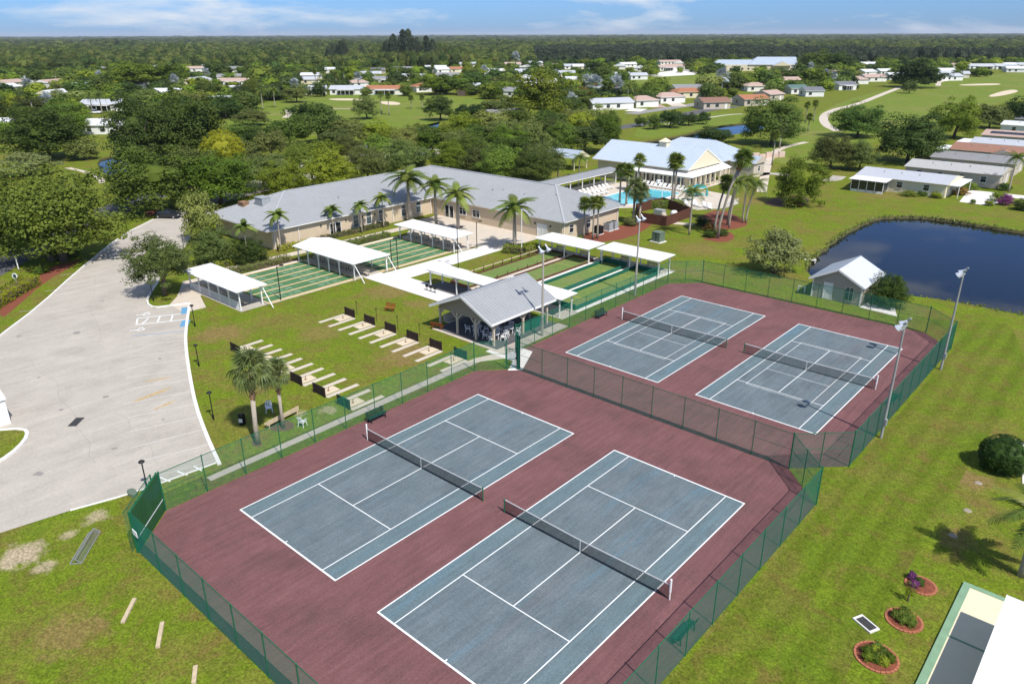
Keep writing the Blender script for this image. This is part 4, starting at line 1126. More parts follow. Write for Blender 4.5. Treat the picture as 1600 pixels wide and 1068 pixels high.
# ------------------------------------------------------------------ buildings
def window_mesh(w, h, frame, glass, mull=1, name='window'):
    b = MB(); t = .07
    b.box(-w/2,w/2,-.02,.03,0,h,1)
    b.box(-w/2-t,-w/2,-.03,.06,-t,h+t,0); b.box(w/2,w/2+t,-.03,.06,-t,h+t,0)
    b.box(-w/2,w/2,-.03,.06,h,h+t,0); b.box(-w/2-.03,w/2+.03,-.03,.09,-t-.02,0,0)
    for k in range(1, mull+1): b.box(-w/2+w*k/(mull+1)-.03,-w/2+w*k/(mull+1)+.03,.03,.055,0,h,0)
    b.box(-w/2,w/2,.03,.05,h*.62,h*.62+.05,0)
    return b.mesh(name, [M[frame], M[glass]])
def door_mesh(w, h, frame, leaf, name='door'):
    b = MB(); t = .08
    b.box(-w/2,w/2,-.02,.03,0,h,1); b.box(-w/2-t,-w/2,-.03,.06,0,h+t,0); b.box(w/2,w/2+t,-.03,.06,0,h+t,0); b.box(-w/2,w/2,-.03,.06,h,h+t,0)
    b.box(w/2-.16,w/2-.09,.03,.08,.95,1.05,0)
    return b.mesh(name, [M[frame], M[leaf]])
WIN_TALL = window_mesh(1.0,1.9,'white_trim','shade_glass',0)
WIN_WIDE = window_mesh(1.6,1.2,'white_trim','dark_glass',1)
WIN_STD = window_mesh(1.0,1.2,'white_trim','dark_glass',0)
WIN_DARK = window_mesh(1.3,1.3,'house_grey','dark_glass',1)
DOOR = door_mesh(.95,2.05,'white_trim','white_trim')
DOOR_GLASS = door_mesh(.95,2.1,'white_trim','dark_glass')
def put_on_wall(me, name, parent, x, y, z, out):
    """out: outward angle of the wall normal; window local +y points outward"""
    return place(me, name, parent, (x, y, z), out-math.pi/2)
def hip_roof(L, W, z, rise, over, hipa, hipb, t=.14, gable_mat=1):
    """ridge along local x; hip inset at each end (0 = gable); material 0 roof, 1 gable/fascia"""
    b = MB(); x0, x1, y0, y1 = -L/2-over, L/2+over, -W/2-over, W/2+over
    b.add([(x0,y0,z),(x1,y0,z),(x1,y1,z),(x0,y1,z),(x0,y0,z+t),(x1,y0,z+t),(x1,y1,z+t),(x0,y1,z+t)], [(3,2,1,0),(0,1,5,4),(1,2,6,5),(2,3,7,6),(3,0,4,7)], 1)
    ra, rb = x0+hipa, x1-hipb; zr = z+t+rise
    vs = [(x0,y0,z+t),(x1,y0,z+t),(x1,y1,z+t),(x0,y1,z+t),(ra,0,zr),(rb,0,zr)]
    b.add(vs, [(0,1,5,4),(2,3,4,5)], 0)
    b.add(vs, [(3,0,4)], 0 if hipa else gable_mat); b.add(vs, [(1,2,5)], 0 if hipb else gable_mat)
    return b
def hip_seams(L, W, z, rise, over, hipa, hipb, t=.14, sp=.48, w=.09, h=.10):
    b = MB(); x0, x1, y0, y1 = -L/2-over, L/2+over, -W/2-over, W/2+over; zr = rise
    n = int((x1-x0)/sp)
    for k in range(1, n):
        x = x0+k*(x1-x0)/n
        fr = min(1, (x-x0)/hipa if hipa else 1, (x1-x)/hipb if hipb else 1)
        for ye in (y0, y1): b.bar((x,ye,z+t+.012),(x,ye*(1-fr),z+t+zr*fr+.012),w,h)
    for hp, xe, sg in ((hipa,x0,1),(hipb,x1,-1)):
        if not hp: continue
        n = int((y1-y0)/sp)
        for k in range(1, n):
            y = y0+k*(y1-y0)/n; fr = 1-abs(y)/(y1)
            b.bar((xe,y,z+t+.012),(xe+sg*hp*fr,y,z+t+zr*fr+.012),w,h)
    return b
def hip_caps(parent, L, W, z, rise, over, hipa, hipb, t, m, name='ridge_cap'):
    x0, x1, y1 = -L/2-over, L/2+over, W/2+over; zr = z+t+rise+.03; zl = z+t+.03
    segs = [((x0+hipa,0,zr),(x1-hipb,0,zr))]
    for hp, xe, sg in ((hipa,x0,1),(hipb,x1,-1)):
        if hp: segs += [((xe,y1*s,zl),(xe+sg*hp,0,zr)) for s in (-1,1)]
    for a, c in segs:
        b = MB(); b.bar(a, c, .32, .09); b.build(name, M[m], parent)
# clubhouse: two wings at right angles
cb = thing('clubhouse', 'long L-shaped cream clubhouse with grey standing-seam roof', 'building', (-66.4,63.3,0))
Lw, Ww = 49.0, 17.4           # left wing along y
b = MB(); b.prism([(-8.6,-24.6),(8.6,-24.6),(8.6,8.3),(38.8,8.3),(38.8,24.0),(-8.6,24.0)], 0, 3.0); b.build('wall', M['stucco'], cb)
rw = hip_roof(49.6, 17.2, 2.98, 3.55, .6, 9.4, 9.2).build('roof', [M['metal_roof'], M['white_trim']], cb, (0,-.35,0), rz=R(90))
q = hip_seams(49.6, 17.2, 2.98, 3.55, .6, 9.4, 9.2).build('roof_seams', M['seam'], rw); q['kind'] = 'stuff'
hip_caps(rw, 49.6, 17.2, 2.98, 3.55, .6, 9.4, 9.2, .14, 'seam')
rx = hip_roof(47.0, 15.9, 3.0, 3.6, .55, 8.4, 8.6).build('roof', [M['metal_roof'], M['white_trim']], cb, (15.4,16.45,0))
q = hip_seams(47.0, 15.9, 3.0, 3.6, .55, 8.4, 8.6).build('roof_seams', M['seam'], rx); q['kind'] = 'stuff'
hip_caps(rx, 47.0, 15.9, 3.0, 3.6, .55, 8.4, 8.6, .14, 'seam')
for k, (xx, yy, zz) in enumerate(((4.5,-9,4.9),(5.4,2,4.6),(20,12.5,4.9),(22,13.0,5.1),(27,12.8,5.0),(33,14,5.5))):
    b = MB(); b.tube([(xx,yy,zz-.4),(xx,yy,zz+.35)], .08, 7); b.lathe([(.14,.3),(.14,.38),(0,.42)], 7, (xx,yy,zz)); b.build('roof_vent', M['ac_grey'], cb)
for yy in (-8.9,-6.2,-3.5,1.5,5.0): put_on_wall(WIN_TALL, 'window', cb, 8.62, yy, .75, 0)
for yy in (-13.6,-12.5): put_on_wall(DOOR_GLASS, 'door', cb, 8.62, yy, .02, 0)
for xx in (12.6,13.8): put_on_wall(DOOR_GLASS, 'door', cb, xx, 8.28, .02, -math.pi/2)
for xx in (16.6,19.9): put_on_wall(WIN_WIDE, 'window', cb, xx, 8.28, 1.0, -math.pi/2)
for xx in (34.2,35.2): put_on_wall(DOOR, 'door', cb, xx, 8.28, .02, -math.pi/2)
for yy in (10.6,15.2): put_on_wall(WIN_STD, 'window', cb, 38.82, yy, 1.0, 0)
for yy in (-15.8,-10.9,-7.5,-4.9,3.2):
    b = MB(); b.box(8.62,8.76,yy-.08,yy+.08,2.0,2.3); b.build('wall_lantern', M['black_metal'], cb)
for xx in (33.2,36.4):
    b = MB(); b.box(xx-.08,xx+.08,8.14,8.28,1.9,2.2); b.build('wall_lantern', M['black_metal'], cb)
for (xx, yy) in ((8.7,-24.3),(8.7,-20),(8.7,-1),(8.7,7.9),(38.9,8.6),(38.9,23.5)):
    b = MB(); b.box(xx-.02,xx+.06,yy-.05,yy+.05,.1,3.0); b.build('downspout', M['white_trim'], cb)
for lab, x, y, z, s in (('pale rooftop air handler on the parking end of the clubhouse roof', -.4,-20.2,4.75,1.1),('brown rooftop vent box on the parking end of the clubhouse roof', -4.0,-21.6,4.1,.8)):
    b = MB(); b.box(-s,s,-s*.7,s*.7,-.5,1.3*s); b.box(-s*1.05,s*1.05,-s*.75,s*.75,1.3*s,1.3*s+.08)
    tag(b.build('rooftop_unit', M['ac_grey' if s > 1 else 'palm_boot'], None, (-66.4+x,63.3+y,z)), lab, 'rooftop unit')
# condenser units at the east end
for i, (y, m) in enumerate(((79.2,'black_metal'),(82.0,'ac_grey'),(83.6,'ac_grey'))):
    o = thing('condenser_unit', ['dark condenser unit by the clubhouse end wall','grey condenser unit by the clubhouse end wall, next to the dark one','grey condenser unit by the clubhouse end wall, nearest the pool'][i], 'condenser', (-26.0,y,0), 0, 'condenser units at the clubhouse end')
    b = MB(); b.box(-.7,.7,-.65,.65,0,.1); b.build('pad', M['white_concrete'], o)
    b = MB(); b.box(-.6,.6,-.55,.55,.1,1.35); b.build('cabinet', M[m], o)
    b = MB(); b.lathe([(0,1.36),(.42,1.36),(.45,1.42),(.38,1.42),(.36,1.38)], 12); b.build('fan_guard', M['grey_grate'], o)
ub = thing('utility_box', 'green transformer box on a concrete pad beside the bocce shelter', 'transformer box', (-16.0,81.3,0), R(-5))
b = MB(); b.box(-1.0,1.0,-.9,.9,0,.12); b.build('pad', M['white_concrete'], ub)
b = MB(); b.prism([(-.75,-.7),(.75,-.7),(.75,.7),(-.75,.7)], .12, 1.55); b.box(-.78,.78,-.73,.73,1.55,1.62); b.build('cabinet', M['utility_green'], ub)
b = MB(); b.box(-.02,.02,-.72,-.70,.2,1.5); b.box(.1,.2,-.75,-.70,.8,1.0); b.build('door_seam', M['black_metal'], ub)
# covered walkway beside the pool
cw = thing('covered_walkway', 'grey roofed open walkway linking the clubhouse to the pool house', 'walkway', (-51.2,89,0))
b = hip_roof(30, 4.6, 2.6, .55, .1, 0, 0, .12); b.build('roof', [M['metal_roof'], M['white_trim']], cw, (0,15,0), rz=R(90))
q = hip_seams(30, 4.6, 2.6, .55, .1, 0, 0, .12).build('roof_seams', M['seam'], cw, (0,15,0), rz=R(90)); q['kind'] = 'stuff'
for k in range(8):
    for xx in (-2.0, 2.0):
        b = MB(); b.bar((xx,.6+k*4.1,0),(xx,.6+k*4.1,2.6),.16); b.build('post', M['white_trim'], cw)
for k in range(7):
    b = MB(); y0 = .6+k*4.1
    b.bar((2.0,y0,1.1),(2.0,y0+4.1,1.1),.04); b.bar((2.0,y0,.12),(2.0,y0+4.1,.12),.04)
    for j in range(24): b.bar((2.0,y0+.16*j,.12),(2.0,y0+.16*j,1.1),.02)
    b.build('railing', M['galv_steel'], cw)
sheet('walkway_floor', [(-53.4,89),(-49,89),(-49,119),(-53.4,119)], .01, M['concrete'])
# pool deck and pool
deck = [(-49,96),(-36,96),(-29.2,103),(-29.0,106.5),(-22.5,105.8),(-19.3,110.4),(-19.2,116),(-24.0,122.5),(-31.5,124),(-31.5,139),(-48,126.5),(-49,126)]
pool = [(-42.6,103.4),(-35.4,100.2),(-32.6,104.5),(-32.4,117.3),(-34.5,118.2),(-40.5,117.4),(-42.6,113)]
sheet('pool_deck', deck, .010, M['tan_concrete'], holes=[pool])
b = MB(); b.prism(pool, .012, .03)
pl = thing('swimming_pool', 'turquoise swimming pool behind the clubhouse', 'pool', (0,0,0)); b.build('water', M['pool_water'], pl)
kb = MB()
for i in range(len(pool)): kb.bar((*pool[i],.05),(*pool[(i+1)%len(pool)],.05),.35,.1)
kb.build('coping', M['white_concrete'], pl)
sheet('spa_water', smooth_poly([(-30.6,118.5),(-28.6,118.2),(-28.0,120.2),(-30.2,120.8)],2), .03, M['pool_water'])
# pool house
ph = thing('pool_house', 'cream pool house with pale blue-grey gable roof and white veranda', 'building', (-46.0,129.3,0))
b = MB(); b.prism([(-11.5,-6.2),(11.2,-6.2),(11.2,6.8),(-11.5,6.8)], 0, 3.9); b.build('wall', M['cream_stucco'], ph)
b = hip_roof(23.6, 14.0, 3.9, 3.55, .5, 0, 0); b.build('roof', [M['pale_metal_roof'], M['cream_stucco']], ph)
q = hip_seams(23.6, 14.0, 3.9, 3.55, .5, 0, 0).build('roof_seams', M['pale_seam'], ph); q['kind'] = 'stuff'
for s in (-1, 1):
    b = MB(); b.bar((12.36,s*7.5,3.98),(12.36,0,7.56),.08,.28); b.build('bargeboard', M['white_trim'], ph)
# veranda roof round two sides
b = MB(); z0, z1 = 2.85, 3.75
b.add([(-4,-8.6,z0),(13.9,-8.6,z0),(13.9,9.3,z0),(11.3,9.3,z1),(11.3,-6.3,z1),(-4,-6.3,z1),(-4,-8.6,z0-.12),(13.9,-8.6,z0-.12),(13.9,9.3,z0-.12),(11.3,9.3,z1-.12),(11.3,-6.3,z1-.12),(-4,-6.3,z1-.12)],
      [(0,1,4,5),(1,2,3,4),(6,7,1,0),(7,8,2,1),(11,10,7,6),(10,9,8,7),(8,9,3,2),(0,5,11,6)]); b.build('veranda_roof', M['white_roof'], ph)
for k in range(9):
    b = MB(); b.bar((-3.6+k*2.12,-8.3,0),(-3.6+k*2.12,-8.3,z0-.1),.2); b.build('veranda_post', M['house_cream'], ph)
for k in range(8):
    b = MB(); b.bar((13.55,-6.2+k*2.15,0),(13.55,-6.2+k*2.15,z0-.1),.3); b.build('veranda_post', M['cream_stucco'], ph)
for k in range(7): put_on_wall(WIN_DARK, 'window', ph, -2.6+k*2.1, -6.22, .7, -math.pi/2)
for k in range(5): put_on_wall(WIN_DARK, 'window', ph, 11.22, -4+k*2.4, .7, 0)
cu = MB(); cu.prism([(-.9,-.9),(.9,-.9),(.9,.9),(-.9,.9)], 7.2, 8.3); cu.add([(-1.1,-1.1,8.3),(1.1,-1.1,8.3),(1.1,1.1,8.3),(-1.1,1.1,8.3),(0,0,9.1)], [(0,1,4),(1,2,4),(2,3,4),(3,0,4),(3,2,1,0)]); cu.build('cupola', M['house_cream'], ph, (2,0,0))
# rear hall behind the pool house
rh = thing('rear_hall', 'pale roofed hall behind the pool house by the canal', 'building', (-44.0,148.0,0))
b = MB(); b.prism([(-12,-7),(8.2,-7),(8.2,7),(-12,7)], 0, 3.3); b.build('wall', M['house_tan'], rh)
b = hip_roof(20.6, 14.4, 3.3, 3.5, .4, 6, 6); b.build('roof', [M['pale_metal_roof'], M['house_tan']], rh, (-1.9,0,0))
q = hip_seams(20.6, 14.4, 3.3, 3.5, .4, 6, 6, sp=.6).build('roof_seams', M['pale_seam'], rh, (-1.9,0,0)); q['kind'] = 'stuff'
b = MB(); b.prism([(8.2,-3.5),(14.5,-3.5),(14.5,2.0),(8.2,2.0)], 0, 3.0); b.build('side_wing', M['house_tan'], rh)
b = hip_roof(6.4, 5.6, 3.0, 1.3, .3, 0, 0); b.build('roof', [M['pale_metal_roof'], M['house_tan']], rh, (11.4,-.75,0))
put_on_wall(WIN_STD, 'window', rh, 14.52, -.8, 1.1, 0)
# small gabled entrance pavilion behind the walkway
gp = thing('entrance_gazebo', 'small cream gabled entrance porch among the palms behind the walkway', 'porch', (*(-69.97,127.57),0), R(0))
b = hip_roof(9, 5.5, 2.8, 1.6, .3, 0, 0); b.build('roof', [M['pale_metal_roof'], M['house_cream']], gp)
for xx in (-4.2, 0, 4.2):
    for yy in (-2.5, 2.5):
        b = MB(); b.bar((xx,yy,0),(xx,yy,2.8),.25); b.build('post', M['house_cream'], gp)
# pump enclosure
pe = thing('pump_enclosure', 'square brown timber enclosure round the pool pumps', 'enclosure', (-24.6,97.2,0))
cs = [(-5.2,-1.0),(-.4,-6.6),(4.3,-6.2),(4.0,2.6),(-4.4,7.2)]
for i in range(len(cs)):
    a, c = Vector(cs[i]), Vector(cs[(i+1)%len(cs)]); d = c-a; n = int(d.length/.18)
    for k in range(n):
        p = a+d*k/n
        b = MB(); b.box(0,.165,-.02,.02,.03,1.75+.03*math.sin(k*2.3)); b.build('fence_board', M['fence_brown'], pe, (p.x,p.y,0), rz=math.atan2(d.y,d.x))
b = MB(); b.box(-2.0,-.2,0,1.2,0,1.0); b.build('pump_box', M['ac_grey'], pe)
b = MB(); b.lathe([(0,0),(.6,0),(.65,.8),(.4,1.1),(0,1.15)], 12, (1.6,1.0,0)); b.build('filter_tank', M['white_plastic'], pe, smooth=True)
b = MB(); b.lathe([(0,0),(.5,0),(.5,.9),(.3,1.1),(0,1.15)], 12, (1.0,-1.6,0)); b.build('filter_tank', M['house_tan'], pe, smooth=True)
sheet('enclosure_path', [(-20.2,93.0),(-17.4,94.5),(-17.4,95.8),(-20.4,95.0)], .012, M['tan_concrete'])
# lounge chairs
def make_lounger():
    o = thing('sun_lounger', 'white sun lounger on the pool deck', 'sun lounger', (0,0,0), 0, 'white sun loungers round the pool')
    b = MB(); b.box(-.32,.32,-1.0,.3,.32,.38); b.build('seat', M['white_plastic'], o)
    b = MB(); b.bar((0,.3,.36),(0,.95,.95),.64,.06); b.build('backrest', M['white_plastic'], o)
    for sx in (-.28,.28):
        b = MB(); b.bar((sx,-.9,0),(sx,-.9,.34),.05); b.bar((sx,.25,0),(sx,.25,.34),.05); b.bar((sx,-.95,.3),(sx,.3,.3),.05); b.build('leg', M['white_plastic'], o)
    return o
lg = make_lounger(); lf = [True]
for k in range(12):
    put(lg, lf, (-46.9,97.8+k*1.35,.012), R(88+(k*37%9)), '%s white sun lounger along the covered walkway, counted from the clubhouse' % ORD[k], 'sun loungers beside the walkway')
for k in range(7):
    put(lg, lf, (-44.6,98.6+k*1.5,.012), R(80+(k*23%15)), '%s white sun lounger along the pool edge, counted from the clubhouse' % ORD[k], 'sun loungers along the pool edge')
for k in range(13):
    put(lg, lf, (-44.5+k*1.05,119.9+.02*k,.012), R(-4+(k*31%9)), '%s white sun lounger before the veranda, counted from the walkway' % ORD[k], 'sun loungers before the veranda')
for k in range(7):
    put(lg, lf, (-28.4+k*1.2,108.2+.6*(k%2),.012), R(30+(k*41%60)), '%s white sun lounger on the deck corner, counted from the pool' % ORD[k], 'sun loungers on the deck corner')
for i, (x, y, h) in enumerate(((-28.2,117.0,2.5),(-27.6,112.4,2.3),(-25.6,115.2,2.3))):
    o = thing('pool_umbrella', ['teal pool umbrella standing open near the veranda','teal pool umbrella open beside the fan palm trunk','folded pale blue umbrella on the pool deck corner'][i], 'umbrella', (x,y,.012), 0, 'pool umbrellas')
    b = MB(); b.tube([(0,0,0),(0,0,h)], .03, 6); b.build('pole', M['white_trim'], o)
    b = MB(); b.lathe([(0,.06),(.25,.04),(.25,0)], 10); b.build('base', M['white_concrete'], o)
    b = MB(); b.lathe([(1.45,h-.55),(.75,h-.12),(0,h+.08)] if i < 2 else [(.28,h-1.5),(.22,h-.7),(0,h)], 8); b.build('canopy', M['umbrella_teal'], o)
hp = thing('pool_lift', 'white pool lift post standing at the pool edge', 'pool lift', (-33.4,111.5,.012))
b = MB(); b.bar((0,0,0),(0,0,3.4),.12); b.bar((0,0,3.4),(-1.0,0,3.4),.1); b.build('post', M['white_trim'], hp)
b = MB(); b.box(-1.3,-.9,-.5,.5,2.7,3.4); b.build('board', M['white_trim'], hp)
# low white deck fence
df = thing('deck_fence', 'low white fence round the pool deck corner', 'fence', (-29.1,106,0))
pts = [(-.2,.3),(2.8,-.6),(6.6,0),(9.8,4.4),(9.9,10.0)]
for i in range(len(pts)-1):
    a, c = Vector(pts[i]), Vector(pts[i+1]); n = max(1, int((c-a).length/1.6))
    for k in range(n):
        p, q2 = a+(c-a)*k/n, a+(c-a)*(k+1)/n
        b = MB(); b.bar((*p,0),(*p,1.15),.09); b.build('post', M['white_trim'], df)
        b = MB(); b.bar((*p,1.05),(*q2,1.05),.04); b.bar((*p,.15),(*q2,.15),.04)
        for j in range(10):
            r = p+(q2-p)*j/10; b.bar((*r,.15),(*r,1.05),.025)
        b.build('fence_panel', M['white_trim'], df)
# monument wall with hedge by the pool house
mw = thing('garden_wall', 'low pink block wall beside the pool house path', 'wall', (*(-39.47,173.59),0), R(60))
for k in range(6):
    b = MB(); b.box(-6+k*2,-4.2+k*2,-.3,.3,0,1.5 if k % 2 else 1.1); b.build('wall_section', M['house_pink'], mw)

# ------------------------------------------------------------------ shed beside the far courts
sd = thing('shed', 'beige siding shed with pale metal roof beside the pond', 'shed', (15.2,74.4,0))
wz, hx, hy = 2.55, 2.9, 3.4
b = MB(); pr = [(-hx,0),(hx,0),(hx,wz),(0,3.95),(-hx,wz)]
b.add([(x,-hy,z) for x,z in pr]+[(x,hy,z) for x,z in pr], [(0,1,2,3,4),(9,8,7,6,5),(0,5,6,1),(1,6,7,2),(4,9,5,0)]); b.build('wall', M['siding_beige'], sd)
for k in range(13):
    zz = .2+k*.2; hw = hx
    for yy in (-hy-.008,):
        b = MB(); b.box(-hw,hw,yy-.012,yy+.006,zz-.012,zz+.012); b.build('siding_course', M['house_tan'], sd)
for k in range(12):
    b = MB(); b.box(hx-.006,hx+.014,-hy,hy,.2+k*.2-.012,.2+k*.2+.012); b.build('siding_course', M['house_tan'], sd)
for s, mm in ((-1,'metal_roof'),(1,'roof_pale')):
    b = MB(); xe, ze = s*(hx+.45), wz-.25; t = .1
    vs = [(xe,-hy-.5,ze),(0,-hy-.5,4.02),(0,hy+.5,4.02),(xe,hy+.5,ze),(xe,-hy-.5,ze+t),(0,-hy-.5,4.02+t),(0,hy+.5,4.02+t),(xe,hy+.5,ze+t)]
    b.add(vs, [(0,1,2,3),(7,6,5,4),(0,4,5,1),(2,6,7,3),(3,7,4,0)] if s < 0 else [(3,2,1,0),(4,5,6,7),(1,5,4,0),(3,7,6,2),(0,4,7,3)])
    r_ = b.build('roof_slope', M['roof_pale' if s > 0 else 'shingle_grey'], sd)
    b = MB(); slope_seams(b, (xe,-hy-.48,ze+t), (xe,hy+.48,ze+t), (-xe,0,4.02-ze), 16); b.build('roof_seams', M['pale_seam'], r_)['kind'] = 'stuff'
    b = MB(); b.bar((xe,-hy-.53,ze+.06),(0,-hy-.53,4.08),.05,.24); b.build('bargeboard', M['white_trim'], sd)
put_on_wall(DOOR, 'door', sd, -1.0, -hy-.02, .05, -math.pi/2)
put_on_wall(window_mesh(.85,1.6,'house_cream','shade_glass',1), 'window', sd, 1.55, -hy-.02, .45, -math.pi/2)
for s in (-1, 1):
    b = MB(); b.bar((s*hx,-hy,0),(s*hx,-hy,wz),.14); b.build('corner_board', M['white_trim'], sd)
b = MB(); b.prism([(18.3,70.6),(22.6,70.2),(21.0,74.5),(18.3,74.5)], 0, .06); b.build('shed_pad', M['white_concrete'])['kind'] = 'structure'
b = MB(); b.bar((0,0,0),(0,0,.75),.12); b.bar((-.1,0,.75),(.9,0,.75),.1); b.bar((.8,0,0),(.8,0,.75),.12)
tag(b.build('pipe_stand', M['white_trim'], None, (*(10.36,71.71),0)), 'white pipe stand on the grass beside the shed', 'pipe')
b = MB(); b.box(-.8,.8,-.25,.25,0,.16); b.box(-.75,-.6,-.2,.2,-.5,0); b.box(.6,.75,-.2,.2,-.5,0)
tag(b.build('outfall_slab', M['white_concrete'], None, (*(6.06,86.81),-.05), rz=R(30)), 'small white outfall slab at the corner of the pond bank', 'slab')
# ------------------------------------------------------------------ mobile homes by the pond
def pitched_home(label, x0, x1, y0, y1, h, rise, roof, wall, wins=4, group='manufactured homes by the pond', cat='house', name='mobile_home', carport=0, door=True, rz=0):
    cx, cy = (x0+x1)/2, (y0+y1)/2; L, W = x1-x0, y1-y0
    o = thing(name, label, cat, (cx,cy,0), rz, group)
    b = MB(); b.box(-L/2,L/2,-W/2,W/2,0,h); b.build('wall', M[wall], o)
    b = hip_roof(L, W, h, rise, .35, 0, 0, .1); b.build('roof', [M[roof], M[wall]], o)
    for k in range(wins):
        xx = -L/2+L*(k+.7)/(wins+.4)
        put_on_wall(WIN_STD, 'window', o, xx, -W/2-.01, 1.0, -math.pi/2)
    put_on_wall(WIN_STD, 'window', o, L/2+.01, -W*.18, 1.0, 0)
    if door: put_on_wall(DOOR, 'door', o, L/2+.01, W*.2, .1, 0)
    for k in range(3):
        b = MB(); b.tube([(-L/4+k*L/5,-W*.2,h+rise*.4),(-L/4+k*L/5,-W*.2,h+rise*.6+.45)], .09, 6); b.build('roof_vent', M['galv_steel'], o)
    if carport:
        b = MB(); s = 1 if carport > 0 else -1; e = L/2*s
        b.box(min(e,e+carport),max(e,e+carport),-W*.42,W*.42,h-.25,h-.12); b.build('carport_roof', M['white_roof'], o)
        for yy in (-W*.4, W*.4):
            b = MB(); b.bar((e+carport-.15*s,yy,0),(e+carport-.15*s,yy,h-.25),.12); b.build('carport_post', M['white_trim'], o)
    return o
mh = pitched_home('white mobile home with screened porch on the far pond bank', -7.8,9.3,147.2,159.3,2.6,1.0,'roof_silver','house_cream',3, carport=2.2)
o = thing('screen_porch', 'dark screened porch on the end of the white mobile home', 'porch', (-7.6,143.4,0))
b = MB(); b.box(0,6.3,3.70,3.78,0,2.4); b.build('rear_wall', M['house_white'], o)
b = MB(); b.add([(-.4,-.6,2.42),(6.9,-.6,2.42),(6.9,3.5,2.60),(-.4,3.5,2.60),(-.4,-.6,2.52),(6.9,-.6,2.52),(6.9,3.5,2.70),(-.4,3.5,2.70)], [(3,2,1,0),(4,5,6,7),(0,1,5,4),(1,2,6,5),(2,3,7,6),(3,0,4,7)]); b.build('awning', M['white_roof'], o)
for k in range(4):
    b = MB(); b.box(.12+k*1.58,1.58+k*1.58,-.03,.0,.45,2.35); b.build('screen_panel', M['dark_glass'], o)
for k in range(5):
    b = MB(); b.bar((.05+k*1.58,0,0),(.05+k*1.58,0,2.45),.12); b.build('post', M['white_trim'], o)
b = MB(); b.box(0,6.3,-.06,.06,0,.45); b.build('base_wall', M['house_white'], o)
b = MB(); b.box(6.26,6.32,.2,3.3,.45,2.35); b.build('screen_panel', M['dark_glass'], o)
pitched_home('tan mobile home with pale grey roof, behind the white one', -3.2,15.2,165.2,176.5,2.7,1.0,'shingle_light','house_tan',4)
pitched_home('mobile home with blue-grey roof, third from the pond', -2.6,14.8,183.6,195.0,2.7,1.0,'shingle_grey','house_tan',4)
rd = pitched_home('mobile home with red-brown shingle roof by the golf course', -2.2,14.0,200.2,210.5,2.8,1.3,'shingle_russet','house_tan',4, carport=-3.5)
b = hip_roof(5, 4.4, 2.6, 1.0, .3, 0, 0, .1); b.build('dormer_roof', [M['shingle_russet'], M['house_tan']], rd, (4.0,-5.6,.35), rz=R(90))
pitched_home('mobile home with silver roof behind the red-brown one', -1.5,14.5,218.6,229.5,2.7,.9,'roof_silver','house_white',4, carport=-3.8)
pitched_home('mobile home with dark solar strip on tan roof', -2.8,14.5,238.8,250.5,2.7,1.1,'tile_pink','house_tan',4)
pitched_home('white roofed mobile home, second from the top of the row', -4.0,14.0,272.5,283.0,2.7,.9,'roof_pale','house_white',3)
pitched_home('slate roofed mobile home at the top of the row', -5.0,12.0,296,306.0,2.7,.9,'roof_slate','house_grey',3)
b = MB(); b.box(-7.5,7.5,-1.1,1.1,0,.06); so = b.build('solar_panel', M['car_paint'], None, (6.2,241.6,3.36)); so.rotation_euler = (R(11),0,0); tag(so, 'long dark solar array on the tan mobile home roof', 'solar panel')
sheet('driveway', [(12.4,145.6),(17.6,145.2),(19.5,156.5),(33,156.8),(33,161.5),(11.0,160.0)], .012, M['white_concrete'])

# ------------------------------------------------------------------ house in the near right corner
nh = thing('corner_house', 'white roofed house cut off by the bottom right corner', 'house', (41.9,8.0,0))
b = MB(); b.box(.3,14,-16,12.6,0,2.45); b.build('wall', M['house_white'], nh)
b = MB(); b.box(-.25,14.4,-16.4,13.4,2.45,2.62); b.build('roof', M['white_roof'], nh)
b = MB(); b.box(-.30,-.25,-16.4,13.4,2.40,2.64); b.build('fascia', M['white_trim'], nh)
tag(nh, None, None)
pt = MB(); pt.box(39.75,42.15,-8,24.4,0,.10); o = pt.build('patio_slab', M['house_cream']); o['kind'] = 'structure'
mat('patio_green', (0.20,0.33,0.21), 0.8, 0.1, 2)
pt = MB(); pt.box(39.35,39.75,-8,24.75,0,.13); pt.box(39.75,42.15,24.4,24.75,0,.13); pt.box(39.75,42.15,19.3,19.42,.1,.13); o = pt.build('patio_border', M['patio_green']); o['kind'] = 'structure'
# round planting beds with a scalloped brick rim
def ring_bed(label, xy, r):
    o = thing('garden_bed', label, 'garden bed', (*xy,0), 0, 'round brick edged beds on the right lawn')
    b = MB(); b.lathe([(0,.10),(r*.6,.09),(r-.05,.055)], 24); b.build('mulch', M['mulch'], o)
    n = 26; bk = MB(); bk.box(-.092,.092,-.06,.06,0,.07); me = bk.mesh('edging_brick', M['brick_edge'])
    for k in range(n):
        a = 2*math.pi*k/n; place(me, 'edging_brick', o, (r*math.cos(a),r*math.sin(a),0), a+math.pi/2, (2*math.pi*r/n/.21,1,1))
    return o
BEDS = [(37.5,22.8,.82),(37.6,19.1,.92),(37.3,15.3,1.05)]
ring_bed('round brick edged bed farthest from the corner house, mostly bare mulch', BEDS[0][:2], BEDS[0][2])
ring_bed('round brick edged bed beside the concrete-framed hatch', BEDS[1][:2], BEDS[1][2])
ring_bed('round brick edged bed nearest the bottom edge', BEDS[2][:2], BEDS[2][2])
ht = thing('ground_hatch', 'dark ground hatch in a pale concrete frame on the right lawn', 'hatch', (*(36.10,17.39),0), R(65))
b = MB(); b.box(-.36,.36,-.62,-.5,0,.09); b.box(-.36,.36,.5,.62,0,.09); b.box(-.36,-.28,-.5,.5,0,.09); b.box(.28,.36,-.5,.5,0,.09); b.build('frame', M['white_concrete'], ht)
